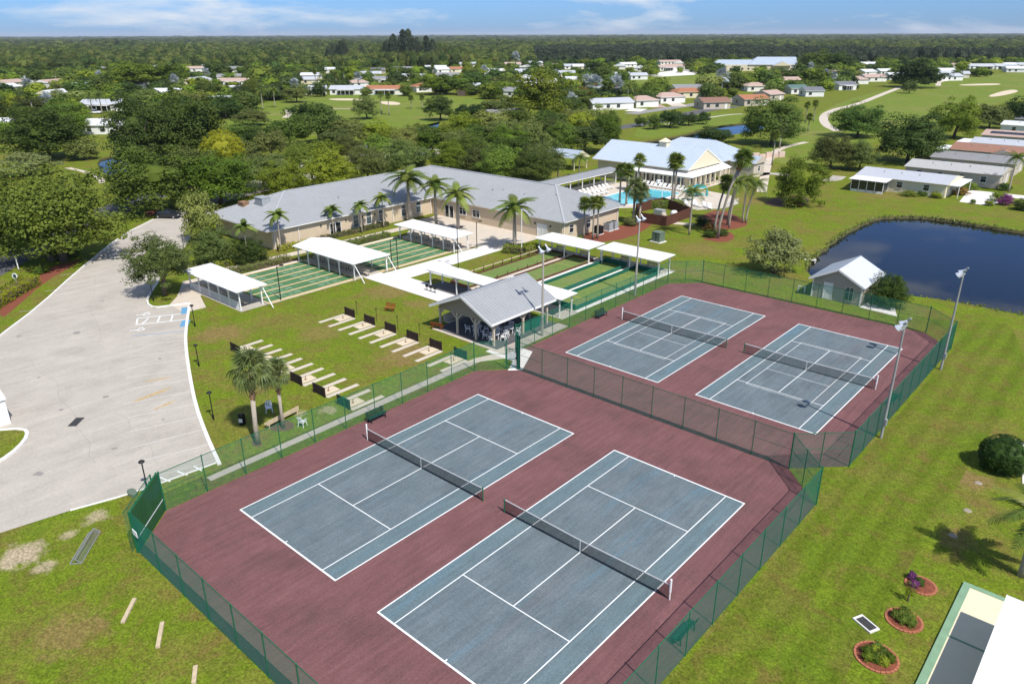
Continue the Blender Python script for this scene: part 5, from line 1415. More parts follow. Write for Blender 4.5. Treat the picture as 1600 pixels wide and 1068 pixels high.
b = MB(); b.box(-.28,.28,-.5,.5,0,.05); b.box(-.05,.05,-.4,.4,.05,.07); b.build('cover', M['grey_grate'], ht)
for i, (px) in enumerate([(37.57,37.44),(37.79,33.11),(37.72,29.39)]):
    b = MB(); b.lathe([(0,.04),(.2,.035),(.25,.015),(.27,0)], 12)
    tag(b.build('manhole_cover', M['taupe_wall'], None, (*px,0)), ['small round ground cover nearest the clipped bush','small round ground cover, middle of three on the right lawn','small round ground cover beside the palm shadow'][i], 'ground cover', 'round ground covers on the right lawn')
b = MB(); b.box(0,1.6,-.6,.6,0,.05); tag(b.build('stepping_slab', M['white_concrete'], None, (*(38.42,45.77),0), rz=R(10)), 'pale slab behind the clipped bush', 'slab')
b = MB(); b.box(0,3.5,-1.0,.6,0,.05); tag(b.build('concrete_landing', M['white_concrete'], None, (*(39.81,40.42),0), rz=R(10)), 'pale landing slab at the right edge in front of the clipped bush', 'slab')
# white kiosk at the left edge of the car park
kk = thing('storage_shed', 'white storage shed cut off at the left edge of the parking lot', 'shed', (-27.6,-8.3,0), R(0))
b = MB(); pr = [(-1.6,0),(1.6,0),(1.6,2.3),(0,3.0),(-1.6,2.3)]
b.add([(x,-2.4,z) for x,z in pr]+[(x,2.0,z) for x,z in pr], [(0,1,2,3,4),(9,8,7,6,5),(0,5,6,1),(1,6,7,2),(4,9,5,0)]); b.build('wall', M['white_trim'], kk)
for s in (-1, 1):
    b = MB(); b.bar((s*1.75,-.2,2.28),(0,-.2,3.06),4.6,.08); b.build('roof_slope', M['white_roof'], kk)
put_on_wall(DOOR, 'door', kk, 1.62, .2, .05, 0)
# road sign and small boards on the verge
sg = thing('verge_sign', 'green and white oval sign on a post beside the left hedge', 'sign', (*(-69.14,7.13),0), R(30))
b = MB(); b.bar((0,0,0),(0,0,.6),.1); b.build('post', M['white_trim'], sg)
b = MB(); b.lathe([(0,-.03),(.42,-.03),(.42,.03),(0,.03)], 16); q = b.build('board', M['white_trim'], sg, (0,0,.95)); q.rotation_euler = (R(90),0,0)
b = MB(); b.box(-.22,.22,-.045,-.032,.72,1.2); b.build('panel', M['bench_green'], sg)
b = MB(); b.bar((0,0,0),(0,0,1.9),.12); b.bar((0,0,1.85),(-.7,0,1.95),.1)
tag(b.build('mail_post', M['white_trim'], None, (*(-75.85,9.40),0)), 'white bracket post beside the shaded road', 'post')

# ------------------------------------------------------------------ plants
import numpy as np
def leaf_cards(rng, cen, nrm, size, mi=0):
    """diamond leaf sprays, slightly folded, at cen facing nrm"""
    n = len(cen)
    r = rng.normal(size=(n,3)); a = np.cross(nrm, r); a /= np.linalg.norm(a, axis=1)[:,None]+1e-9
    b = np.cross(nrm, a)
    s = (size*rng.uniform(.6,1.35,n))[:,None]; w = s*rng.uniform(.45,.8,n)[:,None]
    v = np.stack([cen-a*s*.5, cen+b*w*.5-nrm*s*.12, cen+a*s*.5, cen-b*w*.5-nrm*s*.12], 1).reshape(-1,3)
    f = np.arange(n*4).reshape(-1,4)
    return v, f
def np_mesh(name, parts, mats):
    """parts: list of (verts, faces list/array, material index)"""
    me = bpy.data.meshes.new(name)
    vs, fs, mi, off = [], [], [], 0
    for v, f, m in parts:
        vs.append(np.asarray(v, float)); fs += [tuple(int(i)+off for i in q) for q in f]; mi += [m]*len(f); off += len(v)
    me.from_pydata(np.concatenate(vs).tolist(), [], fs)
    for m in mats: me.materials.append(m)
    me.polygons.foreach_set('material_index', mi)
    me.update()
    return me
def unit_dirs(rng, n, zmin=-1):
    d = rng.normal(size=(n*3,3)); d /= np.linalg.norm(d, axis=1)[:,None]
    return d[d[:,2] > zmin][:n]
def crown_parts(seed, nclump, per, leaf, rad=(.10,.17), core=.27, shell=(.26,.42), zmin=-.45, lump=.2):
    rng = np.random.default_rng(seed)
    d = unit_dirs(rng, nclump, zmin)
    if core:
        xy = np.linalg.norm(d[:,:2], axis=1); low = (d[:,2] < 0)&(xy > .05)
        d[low,:2] *= (np.maximum(xy[low], .80)/xy[low])[:,None]; d[low,2] *= .92
    amp = 1+lump*(np.array([noise.noise(Vector(q)*1.7+Vector((seed*3.1,0,0))) for q in d]))
    c = d*(rng.uniform(shell[0], shell[1], len(d))*amp)[:,None]
    cr = rng.uniform(rad[0], rad[1], len(d))
    idx = np.repeat(np.arange(len(d)), per)
    u = unit_dirs(rng, len(idx), -.8)
    idx = idx[:len(u)]
    pos = c[idx]+u*(cr[idx]*rng.uniform(.55,1.08,len(idx)))[:,None]*np.array([1.1,1.1,.8])
    nr = u*.8+d[idx]*.35+np.array([0,0,.35])+rng.normal(size=u.shape)*.35
    nr /= np.linalg.norm(nr, axis=1)[:,None]
    v, f = leaf_cards(rng, pos, nr, leaf)
    out = [(v, f, 0)]
    if core:
        cv, cf = [], []
        n, m = 10, 6
        for i in range(m+1):
            th = math.pi*i/m
            for k in range(n):
                ph = 2*math.pi*k/n; q = Vector((math.sin(th)*math.cos(ph), math.sin(th)*math.sin(ph), math.cos(th)))
                rr = core*(1+(.35 if core < .4 else .05)*noise.noise(q*2.3+Vector((seed,1,2))))
                cv.append((q.x*rr, q.y*rr, q.z*rr*.9))
        for i in range(m):
            for k in range(n): cf.append((i*n+k, (i+1)*n+k, (i+1)*n+(k+1)%n, i*n+(k+1)%n))
        out.append((np.array(cv), cf, 0))
    return out
def trunk_parts(seed, limbs=5, r=.035, fork=.35):
    """unit-height trunk that forks into limbs reaching the crown"""
    rng = random.Random(seed); b = MB()
    lean = Vector((rng.uniform(-.05,.05), rng.uniform(-.05,.05), 0))
    top = Vector((0,0,fork))+lean
    b.tube([(0,0,-.01),(lean.x*.3,lean.y*.3,fork*.5),top], [r*1.35,r,r*.9], 8)
    for k in range(limbs):
        a = 2*math.pi*k/limbs+rng.uniform(-.4,.4); q = rng.uniform(.16,.30)
        m_ = top+Vector((math.cos(a)*q*.5, math.sin(a)*q*.5, rng.uniform(.12,.2)))
        e = top+Vector((math.cos(a)*q*1.25, math.sin(a)*q*1.25, rng.uniform(.26,.42)))
        b.tube([top-Vector((0,0,.02)), m_, e], [r*.65,r*.45,r*.18], 6)
    return b
CROWN_HI = [crown_parts(s, 130, 100, .030, (.065,.125), .22, (.25,.44), -.92, .38) for s in (1,2,3)]
CROWN_MID = [crown_parts(s, 85, 55, .046, (.075,.14), .22, (.24,.44), -.92, .38) for s in (11,12,13)]
CROWN_LOW = [crown_parts(s, 30, 20, .11, (.12,.19), .32, (.25,.40), -.9, .3) for s in (21,22,23)]
CROWN_AIRY = [crown_parts(s, 34, 60, .034, (.06,.12), 0, (.15,.45), -.6) for s in (31,32)]
CROWN_BOX = [crown_parts(51, 420, 24, .026, (.03,.045), .42, (.425,.445), -.9, .0)]
CROWN_BALL = [crown_parts(s, 70, 60, .050, (.08,.11), .36, (.36,.40), -.8, .05) for s in (41,)]
TRUNKS = [trunk_parts(s).mesh('trunk', M['trunk_brown'], True) for s in (1,2,3)]
TRUNKS_G = [trunk_parts(s, 4, .022, .3).mesh('trunk', M['trunk_grey'], True) for s in (4,5)]
CACHE = {}
def crown_mesh(kind, leaf, i):
    lst = {'hi':CROWN_HI,'mid':CROWN_MID,'low':CROWN_LOW,'airy':CROWN_AIRY,'ball':CROWN_BALL,'box':CROWN_BOX}[kind]
    k = (kind, leaf, i % len(lst))
    if k not in CACHE: CACHE[k] = np_mesh('crown', lst[k[2]], [M[leaf]])
    return CACHE[k]
TN = [0]
def tree(label, x, y, w, h, leaf='leaf_oak', kind='mid', group=None, frac=.78, name='broadleaf_tree', cat='tree'):
    TN[0] += 1; i = TN[0]
    rng = random.Random(i*7)
    o = thing(name, label, cat, (x,y,0), rng.uniform(0,6.28), group)
    ch = h*frac
    place(crown_mesh(kind, leaf, i), 'crown', o, (0,0,h-ch*.5), rng.uniform(0,6.28), (w*1.08,w*rng.uniform(.96,1.1),ch*1.12))
    if kind != 'none':
        tr = TRUNKS_G if kind == 'airy' else TRUNKS
        place(tr[i % len(tr)], 'trunk', o, None, 0, (min(w,h)*.95,min(w,h)*.95,h*.9))
    return o
def shrub(label, x, y, w, h, leaf='leaf_oak', group=None, kind='mid', name='shrub', depth=None, rz=0):
    TN[0] += 1
    o = thing(name, label, 'shrub' if name == 'shrub' else 'hedge', (x,y,0), rz, group)
    place(crown_mesh(kind, leaf, TN[0]), 'foliage', o, (0,0,h*.42), 0, (w*1.08,(depth or w)*1.08,h*1.15))
    b = MB(); b.tube([(0,0,0),(0,0,h*.5)], [.06,.03], 6); b.build('stem', M['trunk_brown'], o)
    return o
def hedge(label, p, q, w, h, leaf, group=None, seed=0):
    p, q = Vector(p), Vector(q); L = (q-p).length
    rng = np.random.default_rng(seed+int(L*10)); n = int(L*(w+2*h)*34)
    o = thing('hedge', label, 'hedge', (p.x,p.y,0), math.atan2((q-p).y,(q-p).x), group)
    t = rng.uniform(0,L,n); s = rng.uniform(0,1,n)*(w+2*h)
    y = np.where(s < h, -w/2, np.where(s < h+w, s-h-w/2, w/2)); z = np.where(s < h, s, np.where(s < h+w, h, s-h-w))
    wob = np.array([noise.noise(Vector((a*1.3,seed,0))) for a in t])
    z = z*(1+.22*wob)+rng.normal(0,.05,n); y = y*(1+.15*wob)+rng.normal(0,.05,n); z = np.maximum(z,.04)
    nr = np.stack([rng.normal(0,.4,n), y*1.5+rng.normal(0,.3,n), z-h*.3+.3+rng.normal(0,.3,n)],1); nr /= np.linalg.norm(nr,axis=1)[:,None]
    v, f = leaf_cards(rng, np.stack([t,y,z],1), nr, .26)
    place(np_mesh('foliage', [(v,f,0)], [M[leaf]]), 'foliage', o)
    b = MB(); b.box(.1,L-.1,-w*.36,w*.36,0,h*.8); b.build('inner_branches', M['trunk_brown'], o)
    return o
# palms ---------------------------------------------------------------
def frond_mesh(name, L, droop, width, n, leaf, up=.5, lw=.05, vee=.25):
    """arched rachis with paired hanging leaflets; grows along +x"""
    b = MB(); pts = []
    for k in range(n+1):
        t = k/n; pts.append(Vector((L*(t*.92-.12*t*t*droop), 0, L*(up*t-(up+droop*.55)*t*t))))
    b.tube([tuple(p) for p in pts], [.035*(1-.8*k/n) for k in range(n+1)], 4, 1)
    rng = random.Random(int(L*100))
    for k in range(1, n*3):
        t = k/(n*3); i = min(int(t*n), n-1); p = pts[i].lerp(pts[i+1], t*n-i); d = (pts[i+1]-pts[i]).normalized()
        ll = width*math.sin(math.pi*(.12+.82*t))**.7
        for s in (-1, 1):
            e = p+d*ll*.45+Vector((0,s*ll*.86,-ll*(vee+rng.uniform(0,.25))))
            m_ = p.lerp(e,.5)+Vector((0,0,ll*.10)); wv = d*lw
            b.add([p-wv, p+wv, m_+wv*1.1, m_-wv*1.1, e], [(0,1,2,3),(3,2,4)])
    return b.mesh(name, [M[leaf], M['crownshaft']])
def fan_mesh(name, L, R_, n, leaf, droop=.25):
    """petiole with a folded fan of segments"""
    b = MB(); b.bar((0,0,0),(L,0,L*.12),.035,mi=1); c = Vector((L,0,L*.12))
    for k in range(n):
        a0 = -2.15+4.3*k/n; a1 = a0+4.3/n*.93; am = (a0+a1)/2
        m0 = c+Vector((math.cos(a0)*R_*.55, math.sin(a0)*R_*.55, -.02)); m1 = c+Vector((math.cos(a1)*R_*.55, math.sin(a1)*R_*.55, .03))
        e = c+Vector((math.cos(am)*R_, math.sin(am)*R_, -R_*droop*(1+.5*(k % 2))))
        b.add([c, m0, e, m1], [(0,1,2,3)])
    return b.mesh(name, [M[leaf], M['crownshaft']])
FROND_ROYAL = frond_mesh('frond', 3.4, .95, .80, 8, 'leaf_palm', .55, .075, .35)
FROND_SMALL = frond_mesh('frond', 1.9, 1.0, .52, 7, 'leaf_palm', .6, .06, .35)
FROND_QUEEN = frond_mesh('frond', 3.0, 1.25, .60, 8, 'leaf_palm', .5, .035, .7)
FAN_SABAL = fan_mesh('leaf', 1.05, .95, 15, 'leaf_sabal', .5)
FAN_WASH = fan_mesh('leaf', .6, .72, 11, 'leaf_palm', .22)
FAN_SILVER = fan_mesh('leaf', 1.0, 1.15, 12, 'leaf_silver', .12)
def palm(label, x, y, h, style, group=None, seed=0, lean=(0,0), size=1.0):
    rng = random.Random(seed*13+int(h*10))
    o = thing({'royal':'royal_palm','slim':'slender_palm','queen':'queen_palm','sabal':'cabbage_palm','wash':'fan_palm','silver':'silver_palm'}[style], label, 'palm', (x,y,0), 0, group)
    top = Vector((lean[0], lean[1], h))
    def seg(ts, rs, nm, m, n=10):
        b = MB(); pts = []
        for t in ts: pts.append((top.x*t*t, top.y*t*t, h*t))
        b.tube(pts, rs, n); return b.build(nm, M[m], o, smooth=True)
    if style in ('royal','slim','queen'):
        r0 = {'royal':.24,'slim':.085,'queen':.15}[style]*size
        tt = .80 if style != 'queen' else .96
        seg([0,.15,.4,.65,tt], [r0*1.15,r0,r0*1.1,r0*.9,r0*.72], 'trunk', 'palm_grey')
        if style != 'queen': seg([tt,tt+.08,1.0], [r0*.8,r0*.75,r0*.4], 'crownshaft', 'crownshaft')
        fm = {'royal':FROND_ROYAL,'slim':FROND_SMALL,'queen':FROND_QUEEN}[style]
        n = {'royal':17,'slim':13,'queen':18}[style]
        for k in range(n):
            t = k/n; el = -1.15+1.35*t+rng.uniform(-.12,.12)      # upright ones first
            place(fm, 'frond', o, (top.x,top.y,h-.08-.12*t), rot=(rng.uniform(-.25,.25), el, k*2.399+rng.uniform(-.2,.2)), scale=size*rng.uniform(.85,1.1))
    else:
        r0 = {'sabal':.21,'wash':.15,'silver':.22}[style]*size
        if style == 'sabal':
            seg([0,.3,.62], [r0*1.1,r0*.9,r0*.95], 'trunk', 'palm_grey')
            b = MB(); zz = h*.62
            b.tube([(top.x*.38,top.y*.38,zz),(top.x*.7,top.y*.7,h*.85),(top.x,top.y,h)], [r0*1.0,r0*1.35,r0*1.1], 9)
            for k in range(22):
                a = k*2.399; z_ = zz+(h-zz)*k/22; q = Vector((top.x*(z_/h)**2, top.y*(z_/h)**2, z_))
                b.bar(q+Vector((math.cos(a)*r0*.8, math.sin(a)*r0*.8, -.05)), q+Vector((math.cos(a)*r0*2.0, math.sin(a)*r0*2.0, .28)), .10, .05)
            b.build('boots', M['palm_boot'], o)
        else:
            seg([0,.2,.6,.86], [r0*1.4,r0*1.0,r0*.85,r0*.9], 'trunk', 'palm_grey' if style == 'silver' else 'trunk_grey')
            seg([.86,.93,1.0], [r0*1.9,r0*2.2,r0*.9], 'dead_skirt', 'palm_boot')
        fm = {'sabal':FAN_SABAL,'wash':FAN_WASH,'silver':FAN_SILVER}[style]
        n = {'sabal':32,'wash':34,'silver':22}[style]
        for k in range(n):
            t = k/n; el = -1.45+2.25*t+rng.uniform(-.15,.15)
            place(fm, 'leaf', o, (top.x,top.y,h-.05-.25*t), rot=(rng.uniform(-.4,.4), el, k*2.399+rng.uniform(-.25,.25)), scale=size*rng.uniform(.8,1.15))
    return o
def PB(px, style, label, group=None, seed=0, lean=(0,0), size=1.0):
    """px = x, y, crown width (unused), total height"""
    x, y, w, h = px
    palm(label, x, y, h*{'royal':.80,'slim':.86,'queen':.84,'sabal':.84,'wash':.88,'silver':.82}[style], style, group, seed, lean, size)

# palms in front of the clubhouse
gS, gR = 'slender palms along the clubhouse wall', 'royal palms round the patio'
PB((-53.9,32.2,2.8,6.2), 'slim', 'slender palm nearest the parking end of the clubhouse walk', gS, 1, size=1.05)
PB((-56.0,38.9,2.9,6.4), 'slim', 'slender palm at the clubhouse corner before the roof', gS, 2, size=1.15)
PB((-57.3,49.5,3.1,5.1), 'slim', 'slender palm between the first clubhouse windows', gS, 3, size=1.05)
PB((-55.9,54.1,3.2,5.3), 'slim', 'slender palm beside the third clubhouse window', gS, 4, size=1.05)
PB((-55.9,58.7,3.3,5.9), 'slim', 'slender palm on the blank clubhouse wall by the tall royal palm', gS, 5, size=1.1)
PB((-56.1,64.7,8.4,9.0), 'royal', 'tallest royal palm at the inner corner of the clubhouse', gR, 6, size=1.35)
PB((-50.5,65.8,6.6,8.3), 'royal', 'royal palm behind the patio shelter, middle of three', gR, 7, size=1.1)
PB((-43.8,64.5,6.4,7.7), 'royal', 'yellowish royal palm on the patio, right of three', gR, 8, size=1.1)
PB((-30.0,62.9,5.9,7.7), 'royal', 'royal palm in the clipped hedge between patio and bocce lanes', gR, 9, size=1.15)
PB((-97.0,94.9,7.6,6.5), 'royal', 'royal palm rising behind the clubhouse ridge', gR, 10)
PB((-93.8,70.7,5.4,6.1), 'royal', 'royal palm behind the parking wing roof', gR, 11, size=1.0)
PB((-59.4,110.8,7.1,6.5), 'queen', 'queen palm beside the entrance porch', None, 12)
PB((-59.2,118.3,6.6,5.4), 'queen', 'yellowing queen palm at the covered walkway', None, 13)
# fan palms at the clubhouse end and round the pool
gF = 'fan palms round the pool'
PB((-26.2,75.4,2.6,6.3), 'wash', 'fan palm at the clubhouse end wall, left of the cluster', gF, 14, size=1.05)
PB((-24.6,75.7,2.6,6.7), 'wash', 'fan palm at the clubhouse end wall, middle of the cluster', gF, 15, size=1.05)
PB((-24.3,76.5,2.6,6.7), 'wash', 'fan palm at the clubhouse end wall, right of the cluster', gF, 16, size=1.05)
PB((-37.3,102.2,3.7,7.1), 'wash', 'dark fan palm against the pool, left of the pair', gF, 17, size=1.3)
PB((-35.0,101.0,3.7,7.3), 'wash', 'dark fan palm against the pool, right of the pair', gF, 18, size=1.3)
PB((-40.2,113.1,3.7,7.3), 'wash', 'tall fan palm before the walkway roof end', gF, 19, size=1.3)
PB((-25.7,89.1,3.1,7.3), 'sabal', 'cabbage palm with full head before the pool, left one', gF, 20, size=1.05)
PB((-24.4,89.0,3.1,6.7), 'sabal', 'cabbage palm with full head before the pool, right one', gF, 21, size=1.0)
PB((-29.0,107.7,3.5,9.1), 'wash', 'tall fan palm before the pool house roof, left twin', gF, 22, size=1.4)
PB((-28.1,107.0,3.4,9.3), 'wash', 'tall fan palm before the pool house roof, right twin', gF, 23, size=1.4)
PB((-9.9,89.4,2.9,14.3), 'wash', 'very tall leaning fan palm on the mulch bed', gF, 24, (2.2,1.6), 1.45)
PB((-12.7,98.5,3.1,12.9), 'wash', 'very tall fan palm beside the leaning one', gF, 25, (1.2,0.8), 1.4)
PB((-12.3,92.9,3.0,9.2), 'wash', 'medium fan palm left of the leaning pair', gF, 26, (1.0,.6), 1.25)
gQ = 'queen palms on the lawn by the pool'
PB((-14.4,88.3,4.7,8.4), 'queen', 'queen palm alone in front of the pump enclosure', gQ, 27)
PB((-11.7,96.9,4.9,9.0), 'queen', 'queen palm with drooping head on the mulch bed, left', gQ, 28, (.6,.4))
PB((-11.6,101.8,5.0,8.8), 'queen', 'queen palm with drooping head on the mulch bed, middle', gQ, 29)
PB((-11.2,102.2,5.0,7.9), 'queen', 'queen palm with drooping head on the mulch bed, right', gQ, 30, (.9,.6))
PB((-44.0,193.0,4.6,7.4), 'sabal', 'cabbage palm under the dark oak by the canal', None, 31)
PB((-33.4,163.8,4.8,8.2), 'wash', 'fan palm at the garden wall beyond the pool house', None, 32, size=1.2)
for i, q in enumerate([(-63.9,262.4,3.5,7.2),(-63.3,268.5,3.6,7.3),(-53.5,238.2,3.2,5.1)]):
    PB(q, 'wash', 'thin fan palm on the golf lawn beyond the dark oak', 'thin fan palms on the golf lawn', 33+i, size=1.2)
# two cabbage palms by the horseshoe pits
PB((-7.2,5.7,3.9,7.2), 'sabal', 'large cabbage palm by the court fence, left of the two', 'cabbage palms by the horseshoe pits', 40, (-.75,.75), .98)
PB((-7.9,8.5,2.7,6.0), 'sabal', 'smaller cabbage palm behind the plank bench', 'cabbage palms by the horseshoe pits', 41, (-.2,.15), .70)
palm('drooping palm at the right edge casting a hand-shaped shadow', 41.80, 27.73, 4.3, 'royal', None, 42, size=.85)
palm('feathery palm at the right edge between the mobile homes', 17.6, 163.0, 7.0, 'queen', None, 43)

# broadleaf trees and shrubs near the buildings -----------------------
for lab, q, leaf, kind in [
    ('huge spreading oak over the left kerb of the parking lot', (-75.5,15.2,17.7,13.4), 'leaf_deep', 'hi'),
    ('oak crown cut off by the left edge above the road', (-87.7,10.5,11.6,11.2), 'leaf_deep', 'hi'),
    ('large oak beyond the dark parked car', (-98.1,39.3,17.9,11.9), 'leaf_deep', 'hi'),
    ('pale olive oak at the clubhouse parking corner', (-95.5,50.5,15.6,9.5), 'leaf_bright', 'hi'),
    ('olive oak with bare trunks behind the parking wing', (-101.9,63.8,15.0,7.1), 'leaf_olive', 'hi'),
    ('small open oak on the parking island', (-49.0,17.7,8.2,7.7), 'leaf_olive', 'hi'),
    ('wispy dark tree beside the clubhouse end wall', (-70.5,33.8,6.7,8.3), 'leaf_olive', 'mid'),
    ('lime green round tree beyond the parking oaks', (-127.2,69.1,10.4,9.9), 'leaf_lime', 'box'),
    ('dark tall oak left of the lime green tree', (-149.5,59.7,15.9,16.9), 'leaf_dark', 'hi'),
    ('broad dark oak above the lime green tree', (-150.5,72.1,20.8,16.8), 'leaf_oak', 'hi'),
    ('wide dark oak above the little left pond', (-183.5,49.6,23.1,12.8), 'leaf_oak', 'hi'),
    ('olive tree right of the wide dark oak', (-174.1,54.8,9.3,5.7), 'leaf_olive', 'mid'),
    ('pale feathery tree at the left edge above the big oak', (-159.0,36.2,14.2,5.4), 'leaf_pale', 'mid'),
    ('round dark oak before the canal with shaded lawn', (-49.1,199.1,19.3,13.3), 'leaf_dark', 'hi'),
    ('dark bushy tree standing in the canal bend', (-62.4,187.8,11.7,5.5), 'leaf_dark', 'mid'),
    ('dark oak at the golf path bend', (-35.8,233.5,17.2,9.9), 'leaf_dark', 'hi'),
    ('broad black-green oak above the mobile homes', (-9.2,189.7,17.2,11.8), 'leaf_dark', 'hi'),
    ('green and rusty tree behind the broad black-green oak', (-12.2,249.3,14.3,12.1), 'leaf_bright', 'hi'),
    ('olive spreading tree above the white mobile home, left one', (-20.3,167.5,10.8,8.4), 'leaf_olive', 'hi'),
    ('olive spreading tree above the white mobile home, right one', (-14.5,170.0,8.9,6.9), 'leaf_olive', 'hi'),
    ('bright bushy tree on a mulch bed beside the service path', (-10.1,122.5,9.8,8.9), 'leaf_bright', 'hi'),
    ('pale sparse tree at the pond corner', (4.6,77.3,7.7,6.2), 'leaf_pale', 'mid'),
    ('olive tree before the slate roofed mobile home', (-9.8,286.9,13.2,8.4), 'leaf_olive', 'mid'),
    ('dark tree at the right edge above the mobile homes', (-4.1,301.7,13.6,9.9), 'leaf_dark', 'mid'),
    ('tall dark tree beside the far golf path', (-87.5,490.6,29.8,15.7), 'leaf_dark', 'mid'),
    ('small tree on the fairway under the tall dark tree', (-77.0,439.2,8.3,7.2), 'leaf_olive', 'mid')]:
    tree(lab, *q, leaf, kind, frac=.95 if kind == 'box' else (.74 if 'island' in lab else .96))
rowA = [(-110.5,72.3,10.9,6.0),(-113.5,80.8,10.7,7.1),(-114.1,87.5,10.2,7.6),(-114.0,95.1,11.3,8.3),(-113.3,103.7,11.6,7.9),(-110.8,111.4,12.7,8.0),(-107.3,117.3,12.0,8.3),(-101.3,121.0,12.7,7.9),(-93.9,123.0,11.7,7.9),(-87.4,125.8,12.4,8.9),(-85.1,133.4,13.5,9.3),(-84.1,143.0,13.9,9.4),(-80.2,149.4,14.0,10.1),(-77.4,154.9,10.6,10.2)]
rowB = [(-152.7,94.2,14.5,8.7),(-153.1,103.9,15.0,10.2),(-153.7,114.3,16.5,12.2),(-144.7,118.2,13.4,8.3),(-140.0,125.9,13.5,8.5),(-128.8,150.9,16.2,8.9),(-125.4,160.0,16.5,9.1),(-122.3,169.1,15.7,9.4),(-118.5,179.0,17.1,8.4),(-115.5,190.8,16.4,8.6),(-105.2,192.5,18.2,9.4)]
ords = ['first','second','third','fourth','fifth','sixth','seventh','eighth','ninth','tenth','eleventh','twelfth','thirteenth','fourteenth']
lv = ['leaf_olive','leaf_oak','leaf_bright','leaf_olive','leaf_oak','leaf_olive','leaf_bright']
for i, q in enumerate(rowA): tree('%s tree from the parking lot in the row directly behind the clubhouse roof' % ords[i], q[0], q[1], q[2]*(.72+.3*((i*7)%5)/5), q[3]*(.86+.2*((i*3)%4)/4), lv[i % 7], 'hi' if i % 2 else 'mid', 'tree row directly behind the clubhouse', .86)
for i, q in enumerate(rowB): tree('%s tree from the parking lot in the second row beyond the clubhouse' % ords[i], q[0], q[1], q[2]*(.72+.3*((i*3)%5)/5), q[3]*(.84+.22*((i*5)%4)/4), lv[(i*3+1) % 7] if i != 2 else 'leaf_dark', 'mid', 'second tree row beyond the clubhouse', .92)
for lab, q, leaf in [('dark round tree beside the golf pond', (-173.1,182.6,12.2,9.3), 'leaf_dark'),('dark tree beside the grey roofed house', (-158.1,183.6,13.0,7.2), 'leaf_dark'),('dense olive tree above the tree rows', (-156.2,196.7,14.6,8.8), 'leaf_olive'),('tallest bright tree rising above the tree rows', (-140.9,203.7,22.1,18.9), 'leaf_bright'),('dark tree right of the tallest bright tree', (-142.1,220.6,15.0,8.6), 'leaf_dark'),('reddish olive tree on the fairway edge', (-167.9,264.4,13.9,8.3), 'leaf_rust'),('lone olive tree on the left fairway', (-198.4,167.5,11.4,8.5), 'leaf_olive'),('dark double tree on the left fairway', (-182.7,132.0,17.6,10.0), 'leaf_dark'),('small bushy tree left of the fairway path', (-286.1,193.8,14.0,8.2), 'leaf_olive'),('olive tree left of the fairway beside the white house', (-212.9,126.8,13.9,5.8), 'leaf_olive')]:
    tree(lab, *q, leaf, 'mid', None, .93)
rowE = [(-80,98,11,8.5),(-72,99,10,8),(-64,97,11,9),(-57,99,10,8),(-86,90,11,9),(-87,80,10,8.5),(-86,70,11,9),(-87,60,10,8),(-62,108,11,9),(-72,110,11,9),(-83,107,11,9)]
for i, q in enumerate(rowE): tree('%s of the oaks standing close behind the clubhouse, hidden foot' % ords[i], *q, lv[(i*3+2) % 7], 'hi', 'oaks close behind the clubhouse', .82)
rowC = [(-130.2,76.2,11.1,8.7),(-138.1,88.3,12.7,8.5),(-132.0,105.4,12.4,8.2),(-126.2,120.0,13.7,7.7),(-122.5,126.4,12.9,7.8),(-116.2,131.8,13.8,8.2),(-111.7,139.1,13.0,8.2),(-106.0,143.9,13.9,8.9),(-103.8,152.8,14.3,9.1),(-101.6,162.1,14.6,9.3),(-99.2,171.9,14.9,9.5),(-89.0,172.8,11.6,10.4)]
for i, q in enumerate(rowC): tree('%s tree from the parking lot in the middle row beyond the clubhouse' % ords[i], q[0], q[1], q[2]*(.66+.3*((i*2)%5)/5), q[3]*(.80+.2*((i*5)%3)/3), lv[(i*2+3) % 7], 'mid', 'middle tree row beyond the clubhouse', .9)
rowD = [(-116.3,55.2,12.5,8.4),(-229.0,54.4,13.8,7.0),(-163.2,95.4,11.2,7.6),(-164.7,71.5,8.7,6.6),(-115.0,64.2,8.6,5.6)]
dl = ['oak beside the pale olive oak at the parking corner','tree at the left edge above the wide dark oak','tree right of the broad dark oak','small oak below the dark tall oak','olive tree right of the lime green tree']
for i, q in enumerate(rowD): tree(dl[i], *q, lv[(i*2) % 7], 'mid', None, .9)
# bushes along the canal
for i, q in enumerate([(-103.4,213.3,5.0,3.9),(-95.6,210.0,6.2,5.1),(-94.4,218.4,10.8,6.2),(-92.3,227.8,7.3,4.4),(-90.5,234.7,5.6,4.4)]):
    tree('%s dark bush from the pool house along the canal lawn' % ords[i], *q, 'leaf_dark', 'mid', 'dark bushes along the canal', .95, 'bush', 'bush')
# shrubs and hedges
shrub('dense bright green bush at the shed corner', *(20.6,73.3,4.9,4.3), 'leaf_deep', None, 'hi')
shrub('mass of olive shrubs beside the clubhouse end', *(-58.0,29.5,7.2,5.4), 'leaf_olive', None, 'hi')
shrub('dark round shrub at the clubhouse corner', *(-53.5,32.5,5.0,4.1), 'leaf_dark', None, 'hi')
shrub('clipped dark round bush on the right lawn', *(38.4,40.7,3.5,2.9), 'leaf_box', None, 'box')
shrub('rust coloured low shrub under the bright bushy tree', *(-10.3,120.8,3.4,1.5), 'leaf_rust')
shrub('rounded clipped shrub below the mobile home window, left', *(3.3,145.3,3.4,1.2), 'leaf_oak')
shrub('rounded clipped shrub below the mobile home window, right', *(5.3,146.9,2.1,1.2), 'leaf_oak')
shrub('clipped round shrub at the mobile home corner', *(8.0,146.8,2.5,1.4), 'leaf_bright')
shrub('red tinged shrub between mobile home and driveway', *(10.9,153.4,3.1,1.8), 'leaf_rust')
shrub('little lollipop topiary on the driveway edge', *(14.7,145.4,1.1,1.0), 'leaf_oak')
